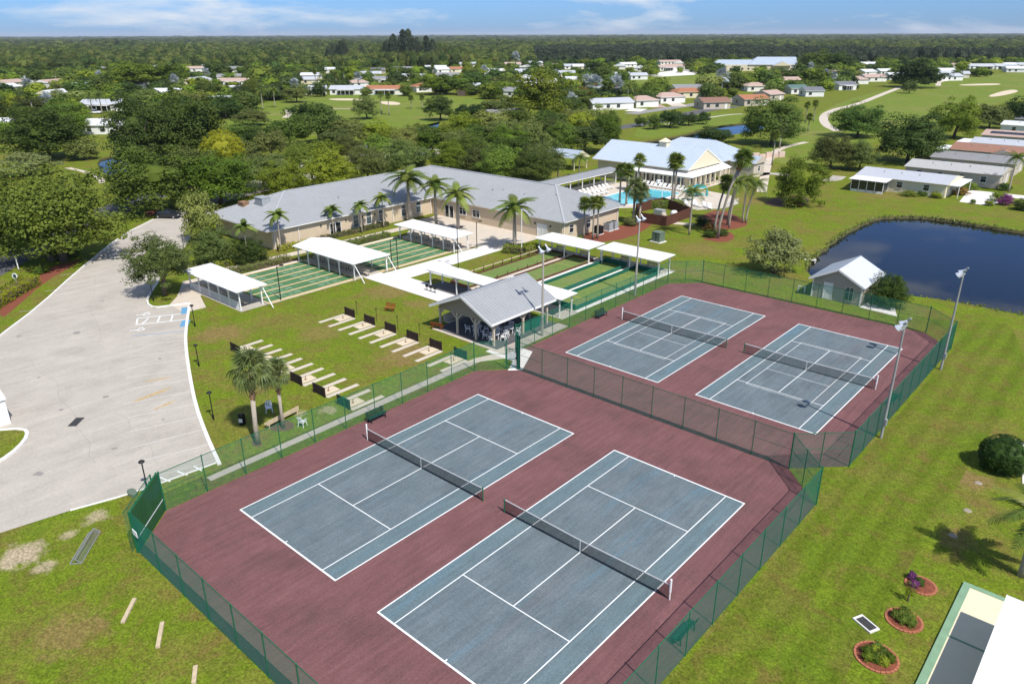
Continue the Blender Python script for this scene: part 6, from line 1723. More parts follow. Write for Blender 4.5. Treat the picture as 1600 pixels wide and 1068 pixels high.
shrub('round green shrub beside the driveway', *(17.4,145.4,1.9,1.2), 'leaf_bright')
shrub('purple flowering bush beside the driveway', *(19.6,148.0,2.9,2.3), 'leaf_purple')
shrub('yellow green bush behind the purple flowers', *(17.9,151.3,3.2,2.1), 'leaf_bright')
shrub('dark clipped bush at the right edge by the driveway', *(22.9,145.0,3.8,2.3), 'leaf_dark')
shrub('pair of bushes before the tan mobile home', *(11.0,160.6,3.2,1.7), 'leaf_oak')
shrub('dark bush before the tan mobile home end', *(16.5,164.4,2.9,1.7), 'leaf_dark')
for i, q in enumerate([(-15.9,95.7,2.9,1.6),(-13.4,93.1,2.3,1.5),(-10.2,91.4,2.1,1.3),(-11.3,89.3,2.3,1.3)]):
    shrub(['dark shrub behind the queen palm on the mulch','rust tipped shrub on the mulch bed','low dark shrub under the leaning fan palm','low green shrub at the foot of the fan palms'][i], *q, ['leaf_dark','leaf_rust','leaf_dark','leaf_oak'][i])
for i, q in enumerate([(-71.2,10.6,1.4,1.1),(-71.7,11.4,1.6,1.0),(-25.3,87.6,2.6,1.6),(-26.0,91.3,2.2,1.7)]):
    shrub(['spiky bush in the red mulch, left one','spiky bush in the red mulch, right one','sparse shrub in red mulch at the clubhouse end','reddish shrub in red mulch by the pump enclosure'][i], *q, ['leaf_oak','leaf_bright','leaf_pale','leaf_rust'][i])
hedge('yellow green clipped hedge along the left verge', (-58.57,0.18), (-66.85,8.40), 2.2, 1.3, 'leaf_lime', None, 1)
hedge('bright low hedge under the big parking oak', (-77.05,13.84), (-77.87,17.63), 2.4, 1.2, 'leaf_bright', None, 2)
hedge('clipped hedge round the flagpole between patio and bocce lanes', (-30.4,61.0), (-27.2,62.4), 2.0, 1.2, 'leaf_bright', None, 3)
hedge('clipped hedge leading to the far bocce shelter', (-27.3,61.6), (-26.9,65.0), 1.5, 1.2, 'leaf_bright', None, 4)
hedge('yellow croton border along the clubhouse end walk', (-55.6,28.0), (-55.6,36.0), 1.1, .8, 'leaf_lime', None, 5)
hedge('yellow croton border beside the clubhouse doors', (-56.4,38.5), (-56.2,44.5), 1.0, .9, 'leaf_lime', None, 6)
hedge('brownish low hedge between the walk and first shuffleboard court', (-51.2,25.5), (-51.0,37.0), 1.4, .8, 'leaf_olive', None, 7)
hedge('low green hedge between the walk and second shuffleboard court', (-51.0,44.0), (-51.0,55.6), 1.5, .7, 'leaf_oak', None, 8)
hedge('sparse foundation planting below the clubhouse windows', (-56.9,46.0), (-56.9,60.5), .9, .7, 'leaf_olive', None, 9)
hedge('green hedge behind the pump enclosure', (-30.2,101.0), (-25.6,106.0), 1.6, 1.5, 'leaf_bright', None, 10)
hedge('low dark hedge behind the blue-grey roofed mobile home', (-9.5,197.5), (-4.0,197.5), 1.6, 1.2, 'leaf_dark', None, 11)
# rough grass and reeds fringing the pond
rngP = np.random.default_rng(6); pc, pn_ = [], []
for i in range(len(pond)):
    a, c = np.array(pond[i]), np.array(pond[(i+1)%len(pond)]); L_ = np.linalg.norm(c-a)
    dens = 16*max(0, .55+noise.noise(Vector((a[0]*.12,a[1]*.12,4))))
    k = int(L_*dens+rngP.random())
    t_ = rngP.random((k,1)); e_ = a+(c-a)*t_+rngP.normal(0,.22,(k,2))
    pc.append(np.concatenate([e_, rngP.uniform(.0,.22,(k,1))],1)); pn_.append(rngP.normal(size=(k,3))*np.array([1,1,.4]))
pc, pn_ = np.concatenate(pc), np.concatenate(pn_); pn_ /= np.linalg.norm(pn_,axis=1)[:,None]
v_, f_ = leaf_cards(rngP, pc, pn_, .42)
tag(place(np_mesh('bank_reeds', [(v_,f_,0)], [M['leaf_olive']]), 'bank_reeds'), 'rough grass and reeds fringing the pond bank', 'reeds', None, 'stuff')
# planting in the round beds
for i, (x, y, r) in enumerate(BEDS):
    for k in range([3,7,9][i]):
        a = k*2.399; rr = r*.62*math.sqrt((k+.5)/[3,7,9][i])
        shrub('leafy bedding plant in the %s round brick bed' % ['farthest','middle','nearest'][i], x+rr*math.cos(a)-[.3,0,0][i], y+rr*math.sin(a), .62, .6, ['leaf_purple','leaf_oak','leaf_bright'][i] if k % 3 else 'leaf_oak', 'plants in the %s round bed' % ['farthest','middle','nearest'][i], 'low')
shrub('straggly young bush between the two upper round beds', 37.3, 20.9, .8, 1.5, 'leaf_bright', None, 'airy')

# ------------------------------------------------------------------ golf course and far neighbourhood
def golf(pts, m='golf_grass', z=.006, it=2): return sheet('fairway', smooth_poly(pts, it), z, M[m])
golf([(-50.34,191.04),(-58.74,233.83),(-78.54,322.12),(-92.13,403.80),(-94.60,477.70),(-99.17,614.38),(-70.60,760.53),(-26.71,716.22),(-16.70,465.24),(-28.65,405.27),(-24.91,315.22),(-29.20,236.98),(-25.06,181.62),(-30.17,161.54)])
golf([(-233.99,125.88),(-295.13,177.15),(-319.69,218.45),(-306.68,246.75),(-266.81,267.27),(-233.51,272.11),(-192.08,228.25),(-169.48,179.78),(-159.33,149.28),(-166.01,127.92),(-175.97,115.27),(-190.11,107.61)])
golf([(-186.34,275.78),(-222.83,346.58),(-281.83,493.34),(-292.00,590.12),(-222.00,563.87),(-193.32,445.11),(-194.38,369.57),(-185.03,317.08)])
golf([(-105.60,216.72),(-105.13,233.54),(-109.90,277.55),(-94.12,280.16),(-79.69,254.80),(-84.53,229.20),(-82.05,198.67),(-87.05,182.13)])
def bunker(pts): return sheet('sand_bunker', smooth_poly(pts, 2), .014, M['sand'])
bunker([(-294.52,216.95),(-281.67,227.46),(-268.26,223.04),(-281.95,211.82)])
bunker([(-261.50,223.65),(-250.75,227.63),(-235.68,217.13),(-242.17,211.79)])
bunker([(-75.11,539.49),(-58.76,569.40),(-52.95,549.06),(-71.47,526.30)])
bunker([(-41.68,444.89),(-41.95,513.00),(-33.62,493.03),(-36.16,438.54)])
sheet('games_pad', [(-288.06,512.34),(-307.54,563.59),(-318.89,632.73),(-286.84,594.09),(-263.56,543.89),(-270.44,502.26)], .02, M['white_concrete'])
sheet('hay_field', [(-220.96,518.64),(-249.24,623.03),(-224.55,586.99),(-206.43,530.06)], .012, M['leaf_lime'])
ribbon('street', [(-131.07,249.47),(-131.68,278.19),(-132.99,306.06),(-133.35,328.72),(-129.30,362.54)], 6.5, .016, M['far_road'])
ribbon('street', [(-379.59,136.93),(-386.63,152.58),(-411.33,180.83),(-414.65,205.57)], 6.0, .016, M['far_road'])
ribbon('street', [(-604.58,381.25),(-530.40,391.63),(-522.16,412.95)], 7.0, .016, M['far_road'])
ribbon('driveway', [(-136.44,259.16),(-140.25,271.10)], 7.0, .02, M['white_concrete'], 0)
ribbon('driveway', [(-137.01,281.70),(-147.79,293.87)], 7.0, .02, M['tile_pink'], 0)
ribbon('driveway', [(-133.23,293.02),(-146.30,308.65)], 7.0, .02, M['tan_concrete'], 0)
VIEW = 0.7263
HOUSES, HLAB = [], []
WIN_FAR = window_mesh(1.5,1.3,'house_grey','dark_glass',0)
GAR = door_mesh(2.6,2.1,'house_white','house_white','garage_door')
def far_house(label, px, roof, wall, hip=0, rot=0.0, group='houses beyond the clubhouse', porch=None, depth=10.0):
    x, y, L = px
    L = max(8.0, min(L, 26.0)); W = depth; h = 2.8
    o = thing('bungalow', label, 'house', (x,y,0), VIEW+rot, group)
    HOUSES.append((x,y,max(L,W)*.5)); HLAB.append((x,y,label))
    b = MB(); b.box(-L/2,L/2,-W/2,W/2,0,h); b.build('wall', M[wall], o)
    b = hip_roof(L, W, h, 1.7, .5, W*.42 if hip else 0, W*.42 if hip else 0, .14); b.build('roof', [M[roof], M[wall]], o)
    n = max(2, int(L/4))
    for k in range(n):
        xx = -L/2+L*(k+.5)/n
        if k == n-1: put_on_wall(DOOR, 'door', o, xx, -W/2-.01, .05, -math.pi/2)
        else: put_on_wall(WIN_FAR, 'window', o, xx, -W/2-.01, .95, -math.pi/2)
    put_on_wall(WIN_FAR, 'window', o, L/2+.01, -1.5, .95, 0); put_on_wall(WIN_FAR, 'window', o, -L/2-.01, 1.2, .95, math.pi)
    if porch:
        b = MB(); b.box(-L*.25,L*.3,-W/2-3.2,-W/2,h-.35,h-.22); b.build('porch_roof', M['white_roof'], o)
        for k in range(5):
            b = MB(); xx = -L*.25+.1+k*(L*.55-.2)/4; b.bar((xx,-W/2-3.1,0),(xx,-W/2-3.1,h-.35),.14); b.build('porch_post', M['white_trim'], o)
        b = MB(); b.box(-L*.25+.2,L*.3-.2,-W/2-.05,-W/2-.02,.3,2.3); b.build('porch_screen', M['dark_glass'], o)
    else:
        put_on_wall(GAR, 'garage_door', o, L/2+.012, 2.3, .02, 0)
    return o
far_house('silver roofed white house behind the white pickup', (-317.3,116.9,16.9), 'roof_silver', 'house_white', 0, 0, porch=True)
far_house('white house among the oaks left of the lime green tree', (-231.0,84.4,13.4), 'roof_pale', 'house_white', 0, 0, porch=False)
far_house('pale roofed house cut off by the left edge', (-261.6,61.0,8.8), 'roof_pale', 'house_grey', 0, 0, porch=True)
far_house('long white house above the oaks with open carport', (-363.3,171.6,21.7), 'roof_pale', 'house_white', 0, 0, porch=False)
far_house('white house at the top of the left fairway', (-295.4,159.3,11.8), 'roof_silver', 'house_white', 0, .4, porch=True)
far_house('white house with glazed porch, leftmost behind the left fairway', (-325.5,231.4,12.7), 'roof_silver', 'house_white', 0, .2, porch=True)
far_house('white house with a long dark window front behind the fairway bunker', (-311.4,242.9,17.0), 'roof_silver', 'house_white', 0, 0, porch=True)
far_house('terracotta roofed house behind the fairway palms', (-294.8,256.4,19.8), 'tile_terracotta', 'house_white', 0, 0, porch=True)
far_house('pinkish hip roofed house behind the window front house', (-354.6,283.7,12.0), 'tile_pink', 'house_white', 1, .3, porch=False)
far_house('orange roofed house beside the bright double tree', (-294.4,282.0,9.6), 'tile_terracotta', 'house_white', 1, .5, porch=False)
far_house('silver roofed house behind the lime hedge', (-272.4,299.9,11.0), 'roof_silver', 'house_white', 0, .3, porch=True)
far_house('pale roofed house behind the lime hedge house', (-321.3,351.5,9.3), 'roof_pale', 'house_white', 0, .3, porch=False)
far_house('silver roofed house left of the tallest bright tree', (-359.9,409.4,11.5), 'roof_silver', 'house_white', 0, .1, porch=False)
far_house('grey roofed house sunk among the trees behind the clubhouse', (-151.7,194.6,13.5), 'shingle_grey', 'house_tan', 0, .5, porch=False)
far_house('tan roofed house behind the tallest bright tree', (-427.3,567.6,18.2), 'tile_pink', 'house_cream', 1, 0, porch=False)
far_house('silver roofed house right of the tallest bright tree', (-402.6,569.0,17.9), 'roof_silver', 'house_white', 0, .1, porch=False)
far_house('pale roofed house at the head of the canal fairway', (-269.2,393.1,10.9), 'roof_pale', 'house_white', 0, .2, porch=True)
far_house('wide silver roofed house at the street corner beyond the canal', (-151.0,262.2,19.6), 'roof_silver', 'house_white', 0, .35, porch=False)
far_house('pink tiled house on the street beyond the canal, left one', (-146.5,282.0,11.6), 'tile_pink', 'house_white', 1, .4, porch=False)
far_house('pink tiled house on the street beyond the canal, right one', (-148.2,307.1,13.7), 'tile_pink', 'house_white', 1, .4, porch=False)
far_house('terracotta tiled hip roof house above the street', (-156.6,340.3,15.8), 'tile_terracotta', 'house_cream', 1, .3, porch=False)
far_house('brown roofed house beside the clipped canal hedge', (-117.7,293.6,12.4), 'shingle_brown', 'house_tan', 0, .2, porch=False)
far_house('grey roofed house under the silver palm', (-181.1,423.0,9.4), 'shingle_grey', 'house_grey', 0, .2, porch=False)
far_house('green roofed house among fan palms', (-168.6,418.2,9.2), 'roof_teal', 'house_white', 0, .2, porch=False)
far_house('pale pink roofed house above the palms', (-149.9,405.5,11.7), 'tile_pink', 'house_white', 1, .1, porch=False)
far_house('pink roofed house beside the dark canal oak', (-117.5,351.5,10.7), 'tile_pink', 'house_tan', 0, .6, porch=False)
far_house('orange roofed house left of the dark canal oak', (-111.8,319.2,12.9), 'tile_terracotta', 'house_tan', 0, .3, porch=False)
far_house('orange roofed white house below the big hall', (-179.6,530.1,13.6), 'tile_terracotta', 'house_cream', 0, 0, porch=False)
far_house('green roofed white house on the golf edge', (-124.2,401.0,9.1), 'roof_teal', 'house_white', 0, .1, porch=False)
far_house('white house with dark roof on the golf edge', (-110.7,388.7,9.4), 'roof_slate', 'house_white', 0, 0, porch=False)
far_house('blue-grey roofed house at the golf edge', (-115.1,447.1,11.1), 'roof_slate', 'house_white', 0, .2, porch=True)
far_house('pink roofed house above the blue-grey one', (-128.8,505.0,15.7), 'tile_pink', 'house_white', 1, .1, porch=False)
far_house('pink roofed house with pale awning at the golf edge', (-128.3,541.2,14.8), 'tile_pink', 'house_white', 0, .1, porch=False)
far_house('white house stepped above the pink awning house', (-156.3,615.1,11.8), 'roof_pale', 'house_white', 0, .4, porch=False)
far_house('white house left of the tall dark golf tree', (-148.7,633.3,12.0), 'roof_pale', 'house_white', 0, .2, porch=False)
far_house('white house hidden behind the tall dark golf tree', (-121.9,575.6,15.3), 'roof_pale', 'house_white', 0, 0, porch=True)
far_house('small white house right of the tall dark golf tree', (-114.9,672.2,12.1), 'roof_pale', 'house_white', 0, .1, porch=True)
far_house('pink roofed house in the row over the golf green', (-130.3,793.1,17.6), 'tile_pink', 'house_white', 0, 0, porch=False)
far_house('long silver roofed house over the golf green', (-113.1,789.5,29.8), 'roof_silver', 'house_white', 0, 0, porch=True)
far_house('small silver roofed house over the golf green', (-100.8,798.8,10.3), 'roof_silver', 'house_white', 0, 0, porch=True)
far_house('cream house in the row over the golf green', (-98.6,834.5,14.2), 'roof_pale', 'house_cream', 0, 0, porch=False)
far_house('house at the right edge over the golf green', (-89.1,841.7,14.2), 'roof_silver', 'house_white', 0, 0, porch=False)
far_house('cream house in the left woods, leftmost', (-878.6,284.2,16.3), 'roof_pale', 'house_cream', 0, .3, porch=False)
far_house('silver roof in the left woods', (-937.1,330.9,14.7), 'roof_silver', 'house_white', 0, 0, porch=False)
far_house('pale roof in the left woods beside the silver one', (-856.4,322.2,17.9), 'roof_pale', 'house_white', 0, .2, porch=False)
far_house('pale house beside the silver palm in the left woods', (-639.6,322.6,13.8), 'tile_pink', 'house_white', 0, .1, porch=False)
far_house('white house in the left woods above the palms', (-747.7,425.4,16.6), 'roof_pale', 'house_white', 0, .1, porch=False)
far_house('blue-grey roofed house at the wood edge', (-719.6,492.2,17.2), 'roof_silver', 'house_white', 0, .1, porch=False)
far_house('cream house at the wood edge', (-689.3,491.4,14.0), 'tile_pink', 'house_cream', 0, .3, porch=False)
far_house('pale house at the wood edge right of the cream one', (-670.3,505.5,19.6), 'roof_pale', 'house_cream', 0, .1, porch=False)
far_house('slate roofed house behind the double tree', (-480.7,401.6,10.7), 'roof_slate', 'house_tan', 0, 0, porch=False)
far_house('pink roofed house under the tall casuarinas', (-624.8,562.5,14.2), 'tile_pink', 'house_cream', 0, .1, porch=False)
far_house('pale house right of the tall casuarinas', (-595.9,561.0,13.9), 'roof_pale', 'house_white', 0, 0, porch=False)
far_house('white house left of the tan one in the middle town', (-446.4,442.1,10.9), 'roof_pale', 'house_white', 0, .4, porch=False)
far_house('tan orange roofed house in the middle town', (-444.6,457.8,11.0), 'tile_terracotta', 'house_cream', 0, .2, porch=False)
far_house('silver roofed house at the middle wood edge', (-574.0,577.3,16.6), 'roof_silver', 'house_white', 0, .2, porch=False)
far_house('blue-grey house under the dark wood', (-677.8,783.0,20.8), 'roof_silver', 'house_white', 0, 0, porch=False)
far_house('silver roofed house beside the games pad, left', (-278.6,462.5,11.2), 'roof_silver', 'house_white', 0, .2, porch=False)
far_house('silver roofed house beside the games pad, right', (-264.7,463.0,12.0), 'roof_silver', 'house_white', 0, .1, porch=False)
far_house('pale house above the canal fairway', (-390.3,561.6,12.9), 'roof_pale', 'house_cream', 0, .1, porch=False)
far_house('pale house under the green wood edge', (-486.2,739.2,16.3), 'roof_pale', 'house_white', 0, .2, porch=False)
far_house('white house above the games pad', (-386.7,635.0,18.8), 'roof_pale', 'house_white', 0, .5, porch=False)
far_house('white gabled house above the games pad', (-388.0,715.8,24.3), 'tile_pink', 'house_white', 0, .3, porch=False)
far_house('silver roof under the dark wood, left', (-452.2,847.6,17.3), 'roof_silver', 'house_white', 0, 0, porch=False)
far_house('silver roof under the dark wood, right', (-492.9,949.4,17.4), 'roof_silver', 'house_white', 0, 0, porch=False)
far_house('greenish roof under the dark wood at the golf end', (-193.3,1094.7,14.4), 'roof_teal', 'house_white', 0, 0, porch=False)
far_house('silver roof right of the big hall trees', (-262.3,929.2,16.2), 'roof_silver', 'house_white', 0, .2, porch=False)
far_house('pink roofed house below the hall trees', (-169.4,581.4,10.6), 'tile_pink', 'house_white', 0, .2, porch=False)
far_house('silver roof under the dark wood at the right edge', (-147.2,1193.3,13.3), 'roof_silver', 'house_white', 0, 0, porch=False)
def in_poly(p, poly):
    c = False
    for i in range(len(poly)):
        a, b_ = poly[i], poly[i-1]
        if (a[1] > p[1]) != (b_[1] > p[1]) and p[0] < (b_[0]-a[0])*(p[1]-a[1])/(b_[1]-a[1])+a[0]: c = not c
    return c
CAMXY = Vector((42.776,-19.694))
OPEN = [[(-42.46,173.94),(-62.45,242.70),(-79.59,321.25),(-89.28,395.20),(-94.60,477.70),(-94.51,577.48),(-26.71,716.22),(3.02,431.27),(-25.17,386.28),(-22.18,302.85),(-29.20,236.98),(-20.72,169.60),(-25.44,150.44)],
        [(-214.38,115.22),(-295.13,177.15),(-312.11,213.39),(-242.33,281.45),(-196.32,232.73),(-169.48,179.78),(-150.03,141.39),(-167.75,110.04),(-181.26,102.59)],
        [(-183.97,277.72),(-222.83,346.58),(-272.26,478.32),(-266.48,554.42),(-226.54,585.45),(-186.15,486.00),(-183.07,378.71),(-180.37,310.25)],
        [(-81.45,173.55),(-117.33,235.13),(-122.61,301.78),(-100.77,303.74),(-65.26,228.35),(-58.47,175.78)],
        [(-125.44,240.86),(-135.81,308.16),(-136.81,378.84),(-122.38,347.50),(-118.12,281.75),(-115.17,225.15)],
        [(-287.30,96.50),(-338.34,115.46),(-350.77,140.74),(-283.35,116.10),(-217.61,84.44),(-223.86,74.89)]]
town_px = [(-271.22,55.22),(-220.54,75.58),(-214.51,91.44),(-233.05,126.67),(-296.81,185.06),(-258.21,268.52),(-148.16,235.27),(-132.98,370.52),(-99.81,495.83),(-66.04,825.31),(-128.21,1278.98),(-385.85,957.16),(-619.08,860.38),(-624.82,562.54),(-755.08,377.17),(-805.23,195.07)]
# large hall far right of centre
bh = thing('community_hall', 'large cream hall with pale blue roof in the far neighbourhood', 'building', (*(-256.04,648.16),0), VIEW-.15)
b = MB(); b.box(-36,30,-12,12,0,5); b.build('wall', M['house_cream'], bh)
b = hip_roof(40, 24, 5, 6, .8, 9, 0); b.build('roof', [M['pale_metal_roof'], M['house_cream']], bh, (8,0,0))
b = hip_roof(34, 20, 4.2, 4.5, .8, 7, 0); b.build('roof', [M['pale_metal_roof'], M['house_cream']], bh, (-26,-1,0))
b = MB(); b.box(8,22,-16,-12,0,4.5); b.build('porch_wall', M['house_cream'], bh)
b = hip_roof(6, 14, 4.5, 3.2, .5, 0, 0); b.build('porch_roof', [M['pale_metal_roof'], M['house_cream']], bh, (15,-15,0), rz=R(90))
for k in range(8): put_on_wall(WIN_FAR, 'window', bh, -32+k*5, -12.02, 1.2, -math.pi/2)
HOUSES.append((bh.location.x, bh.location.y, 34))
# scattered small homes deeper in the neighbourhood
rngX = random.Random(21); nx = 0
while nx < 56:
    ang = rngX.uniform(-.66,.66); d = 1/rngX.uniform(1/820, 1/400)/math.cos(ang)
    x = CAMXY.x+math.sin(_y+ang)*d; y = CAMXY.y+math.cos(_y+ang)*d
    if not in_poly((x,y), town_px) or any(in_poly((x,y), q) for q in OPEN): continue
    if any((x-a)**2+(y-b_)**2 < 26**2 for a, b_, c in HOUSES): continue
    nx += 1
    side = 'left of the fairway' if ang < -.25 else ('beyond the tree rows' if ang < .1 else ('near the far hall' if ang < .38 else 'beside the golf course'))
    rf_ = rngX.choice(['roof_pale','roof_pale','roof_silver','roof_silver','tile_pink','shingle_grey'])
    far_house('small home with %s roof half hidden among far trees, %s' % ({'roof_pale':'a white','roof_silver':'a silver','tile_pink':'a pinkish','shingle_grey':'a grey'}[rf_], side), (x,y,rngX.uniform(13,19)), rf_, rngX.choice(['house_white','house_white','house_cream']), 0, rngX.choice([0,.2,1.4,-.3]), 'small homes among the far trees', porch=rngX.random() < .35)
# vehicles
def car(label, xy, rz, paint, pickup=False):
    o = thing('parked_pickup' if pickup else 'parked_car', label, 'pickup' if pickup else 'car', (*xy,0.012), rz)
    L, W = (5.4, 1.9) if pickup else (4.7, 1.8)
    sec = [(-L/2,.45,.75),(-L/2+.12,.35,.92),(-L*.30,.28,.98),(-L*.02,.28,.98),(L*.26,.28,.93),(L/2-.15,.32,.78),(L/2,.42,.62)]
    if pickup: sec = [(-L/2,.5,1.05),(-L/2+.1,.45,1.1),(-.6,.4,1.12),(.2,.4,1.12),(L*.22,.4,1.1),(L/2-.15,.45,1.0),(L/2,.5,.85)]
    b = MB(); n = len(sec); vs = []
    for x, z0, z1 in sec: vs += [(x,-W/2,z0),(x,W/2,z0),(x,W/2,z1-.12),(x,W/2-.12,z1),(x,-W/2+.12,z1),(x,-W/2,z1-.12)]
    fs = [tuple(range(5,-1,-1)), tuple((n-1)*6+k for k in range(6))]
    for i in range(n-1):
        for k in range(6): fs.append((i*6+k, i*6+(k+1)%6, (i+1)*6+(k+1)%6, (i+1)*6+k))
    b.add(vs, fs); b.build('body', M[paint], o)
    z0, z1 = (1.10,1.75) if pickup else (.95,1.42)
    xs = ((-.7,-.55,.75,1.35) if pickup else (-1.75,-1.0,.45,1.25))
    b = MB(); w0, w1 = W/2-.1, W/2-.28
    lo = [(xs[0],-w0,z0),(xs[3],-w0,z0),(xs[3],w0,z0),(xs[0],w0,z0)]; hi = [(xs[1],-w1,z1),(xs[2],-w1,z1),(xs[2],w1,z1),(xs[1],w1,z1)]
    b.add(lo+hi, [(0,1,5,4),(1,2,6,5),(2,3,7,6),(3,0,4,7)]); b.build('glasshouse', M['dark_glass'], o)
    b = MB(); b.add([(x,y,z+.012) for x,y,z in hi]+[(x,y,z+.05) for x,y,z in hi], [(4,5,6,7),(0,1,5,4),(1,2,6,5),(2,3,7,6),(3,0,4,7)]); b.build('roof', M[paint], o)
    for x in (-L*.31, L*.32):
        for s in (-1, 1):
            b = MB(); b.tube([(x,s*(W/2-.2),.33),(x,s*(W/2+.01),.33)], .33, 14); wh = b.build('wheel', M['tyre'], o)
            b = MB(); b.tube([(x,s*(W/2+.0),.33),(x,s*(W/2+.025),.33)], .19, 10); b.build('rim', M['galv_steel'], wh)
    for s in (-1, 1):
        b = MB(); b.box(L/2-.08,L/2+.01,s*.62-.18,s*.62+.18,.62,.74); b.build('headlight', M['lamp_white'], o)
        b = MB(); b.box(-L/2-.01,-L/2+.08,s*.62-.18,s*.62+.18,.68,.82); b.build('tail_light', M['red_stripe'], o)
car('dark grey sedan parked across the top of the parking lot', (-91.37,38.18), 0.62, 'car_paint')
car('white pickup parked before the silver roofed white house', (-302.83,106.81), 0.72, 'car_white', True)
# radio mast on the horizon
mast = thing('radio_mast', 'thin lattice radio mast on the far horizon', 'mast', (*(-5966.30,2570.99),0))
hm = 95.0; b = MB()
for k in range(3):
    a = k*2.094; b.bar((1.2*math.cos(a),1.2*math.sin(a),0),(1.0*math.cos(a),1.0*math.sin(a),hm),.5)
b.build('leg_frame', M['galv_steel'], mast)
b = MB()
for k in range(20): b.bar((1.2,0,k*4.7),(-.6,1.0,k*4.7+4.7),.3)
b.build('bracing', M['galv_steel'], mast)

# trees of the neighbourhood: individuals between the houses ----------
rngT = random.Random(5)
rngH = random.Random(3)
def clear(x, y, r, h=8.0):
    if any(in_poly((x,y), q) for q in OPEN) or any(in_poly((x,y), w) for w in waters): return False
    for hx_, hy_, hr in HOUSES:
        d = Vector((x-hx_, y-hy_)); cv = CAMXY-Vector((hx_,hy_)); v = cv.normalized()
        t = d.dot(v); s = abs(d.x*v.y-d.y*v.x)
        if d.length < hr*.6+r*.4: return False
        # keep most of the gardens open towards the tree rows so that the houses show
        if 0 < t < max(20, (h-1.0)*cv.length/31) and s < hr*.75+r*.3 and rngH.random() < .8: return False
    return True
def near_label(kind, x, y, side):
    """name a far tree by the house it stands next to"""
    best = min(HLAB, key=lambda q: (q[0]-x)**2+(q[1]-y)**2)
    d = Vector((x-best[0], y-best[1])); v = (Vector(best[:2])-CAMXY).normalized(); r_ = Vector((v.y,-v.x))
    if d.length > 60: return '%s, %s' % (kind+' among the far houses', side)
    a, c = d.dot(v), d.dot(r_)
    rel = ('behind' if a > 0 else 'in front of') if abs(a) > abs(c) else ('right of' if c > 0 else 'left of')
    s_ = '%s %s the %s' % (kind, rel, best[2].replace('cream house','cream house'))
    w_ = s_.split()
    return s_ if len(w_) <= 16 else ' '.join(w_[:16]).rstrip(',')
KL = [('leaf_oak','round oak'),('leaf_dark','dark tree'),('leaf_olive','olive tree'),('leaf_bright','bright tree'),('leaf_oak','mid green tree')]
placed = []; tries = 0
xs_ = [p[0] for p in town_px]; ys_ = [p[1] for p in town_px]
rowpts = []
while len(placed) < 235 and tries < 20000:
    tries += 1
    k = rngT.randrange(len(town_px)); 
    # pick by view angle and a range that thins out with distance
    ang = rngT.uniform(-.66,.66); dn = 1/rngT.uniform(1/640, 1/230)
    x = CAMXY.x+math.sin(_y+ang)*dn; y = CAMXY.y+math.cos(_y+ang)*dn
    if not in_poly((x,y), town_px): continue
    w = rngT.uniform(8,17); h = w*rngT.uniform(.55,.85)
    if not clear(x, y, w, h): continue
    if any((x-a)**2+(y-b_)**2 < (.36*(w+c))**2 for a, b_, c in placed): continue
    placed.append((x,y,w))
    u = rngT.random()
    side = 'left of the fairway' if ang < -.25 else ('beyond the tree rows' if ang < .1 else ('near the far hall' if ang < .38 else 'beside the golf course'))
    if u < .80:
        lf_, lb = KL[rngT.randrange(5)]
        tree(near_label(lb, x, y, side), x, y, w, h, lf_, 'mid' if dn < 420 else 'low', 'broadleaf trees among the far houses', .86)
    elif u < .86: palm(near_label('silver palm', x, y, side), x, y, rngT.uniform(5,8), 'silver', 'silver palms among the far houses', len(placed), size=1.5)
    elif u < .94: palm(near_label('fan palm', x, y, side), x, y, rngT.uniform(7,11), 'wash', 'fan palms among the far houses', len(placed), size=1.5)
    else: palm(near_label('feathery palm', x, y, side), x, y, rngT.uniform(6,10), 'queen', 'feathery palms among the far houses', len(placed), size=1.2)
for i, q in enumerate([(-179.04,291.26),(-166.97,291.68),(-157.24,380.32),(-411.61,498.05)]):
    palm(['silver palm on the canal fairway, left one','silver palm on the canal fairway, right one','large silver palm above the brown roofed house','tall silver palm beside the tallest bright tree'][i], q[0], q[1], [8,8,9,12][i], 'silver', None, 90+i, size=2.3)
for i, q in enumerate([(-209.9,184.0,2.6,8.8),(-203.4,182.6,2.6,8.4),(-217.6,207.1,2.3,5.4),(-213.9,210.2,2.3,5.4),(-263.3,161.6,3.9,9.8),(-270.1,171.8,4.1,9.0),(-300.3,108.9,5.4,9.2),(-309.3,108.5,5.4,8.3),(-330.5,105.9,5.6,7.0),(-147.9,272.7,6.3,10.8)]):
    PB(q, 'wash' if i < 4 else 'queen', ['fan palm on the left fairway before the terracotta roof, left','fan palm on the left fairway before the terracotta roof, right','thin palm on the left fairway by the bright tree, left','thin palm on the left fairway by the bright tree, right','palm at the wood edge of the left fairway, left','palm at the wood edge of the left fairway, right','palm before the silver roofed white house, right','palm before the silver roofed white house, left','palm left of the silver roofed white house','palm beside the pink tiled house on the far street'][i], None, 60+i, size=1.3)
for i, (q, lb) in enumerate([((-270.2,270.4,20.9,10.5),'bright double tree behind the fairway, left'),((-259.3,279.2,16.0,10.5),'bright double tree behind the fairway, right'),((-442.3,183.3,34.8,16.3),'pale green wood edge tree in the left woods'),((-436.9,202.4,23.7,15.6),'light tree beside the left silver palm'),((-209.1,654.0,32.6,18.2),'tall grove tree right of the big hall, left'),((-186.5,643.1,23.1,16.6),'tall grove tree right of the big hall, right')]):
    tree(lb, *q, ['leaf_bright','leaf_oak','leaf_bright','leaf_bright','leaf_oak','leaf_dark'][i], 'mid', None, .9)
hedge('lime clipped hedge below the silver roofed house', (-252.91,272.84), (-263.78,306.83), 6, 3.4, 'leaf_lime', None, 21)
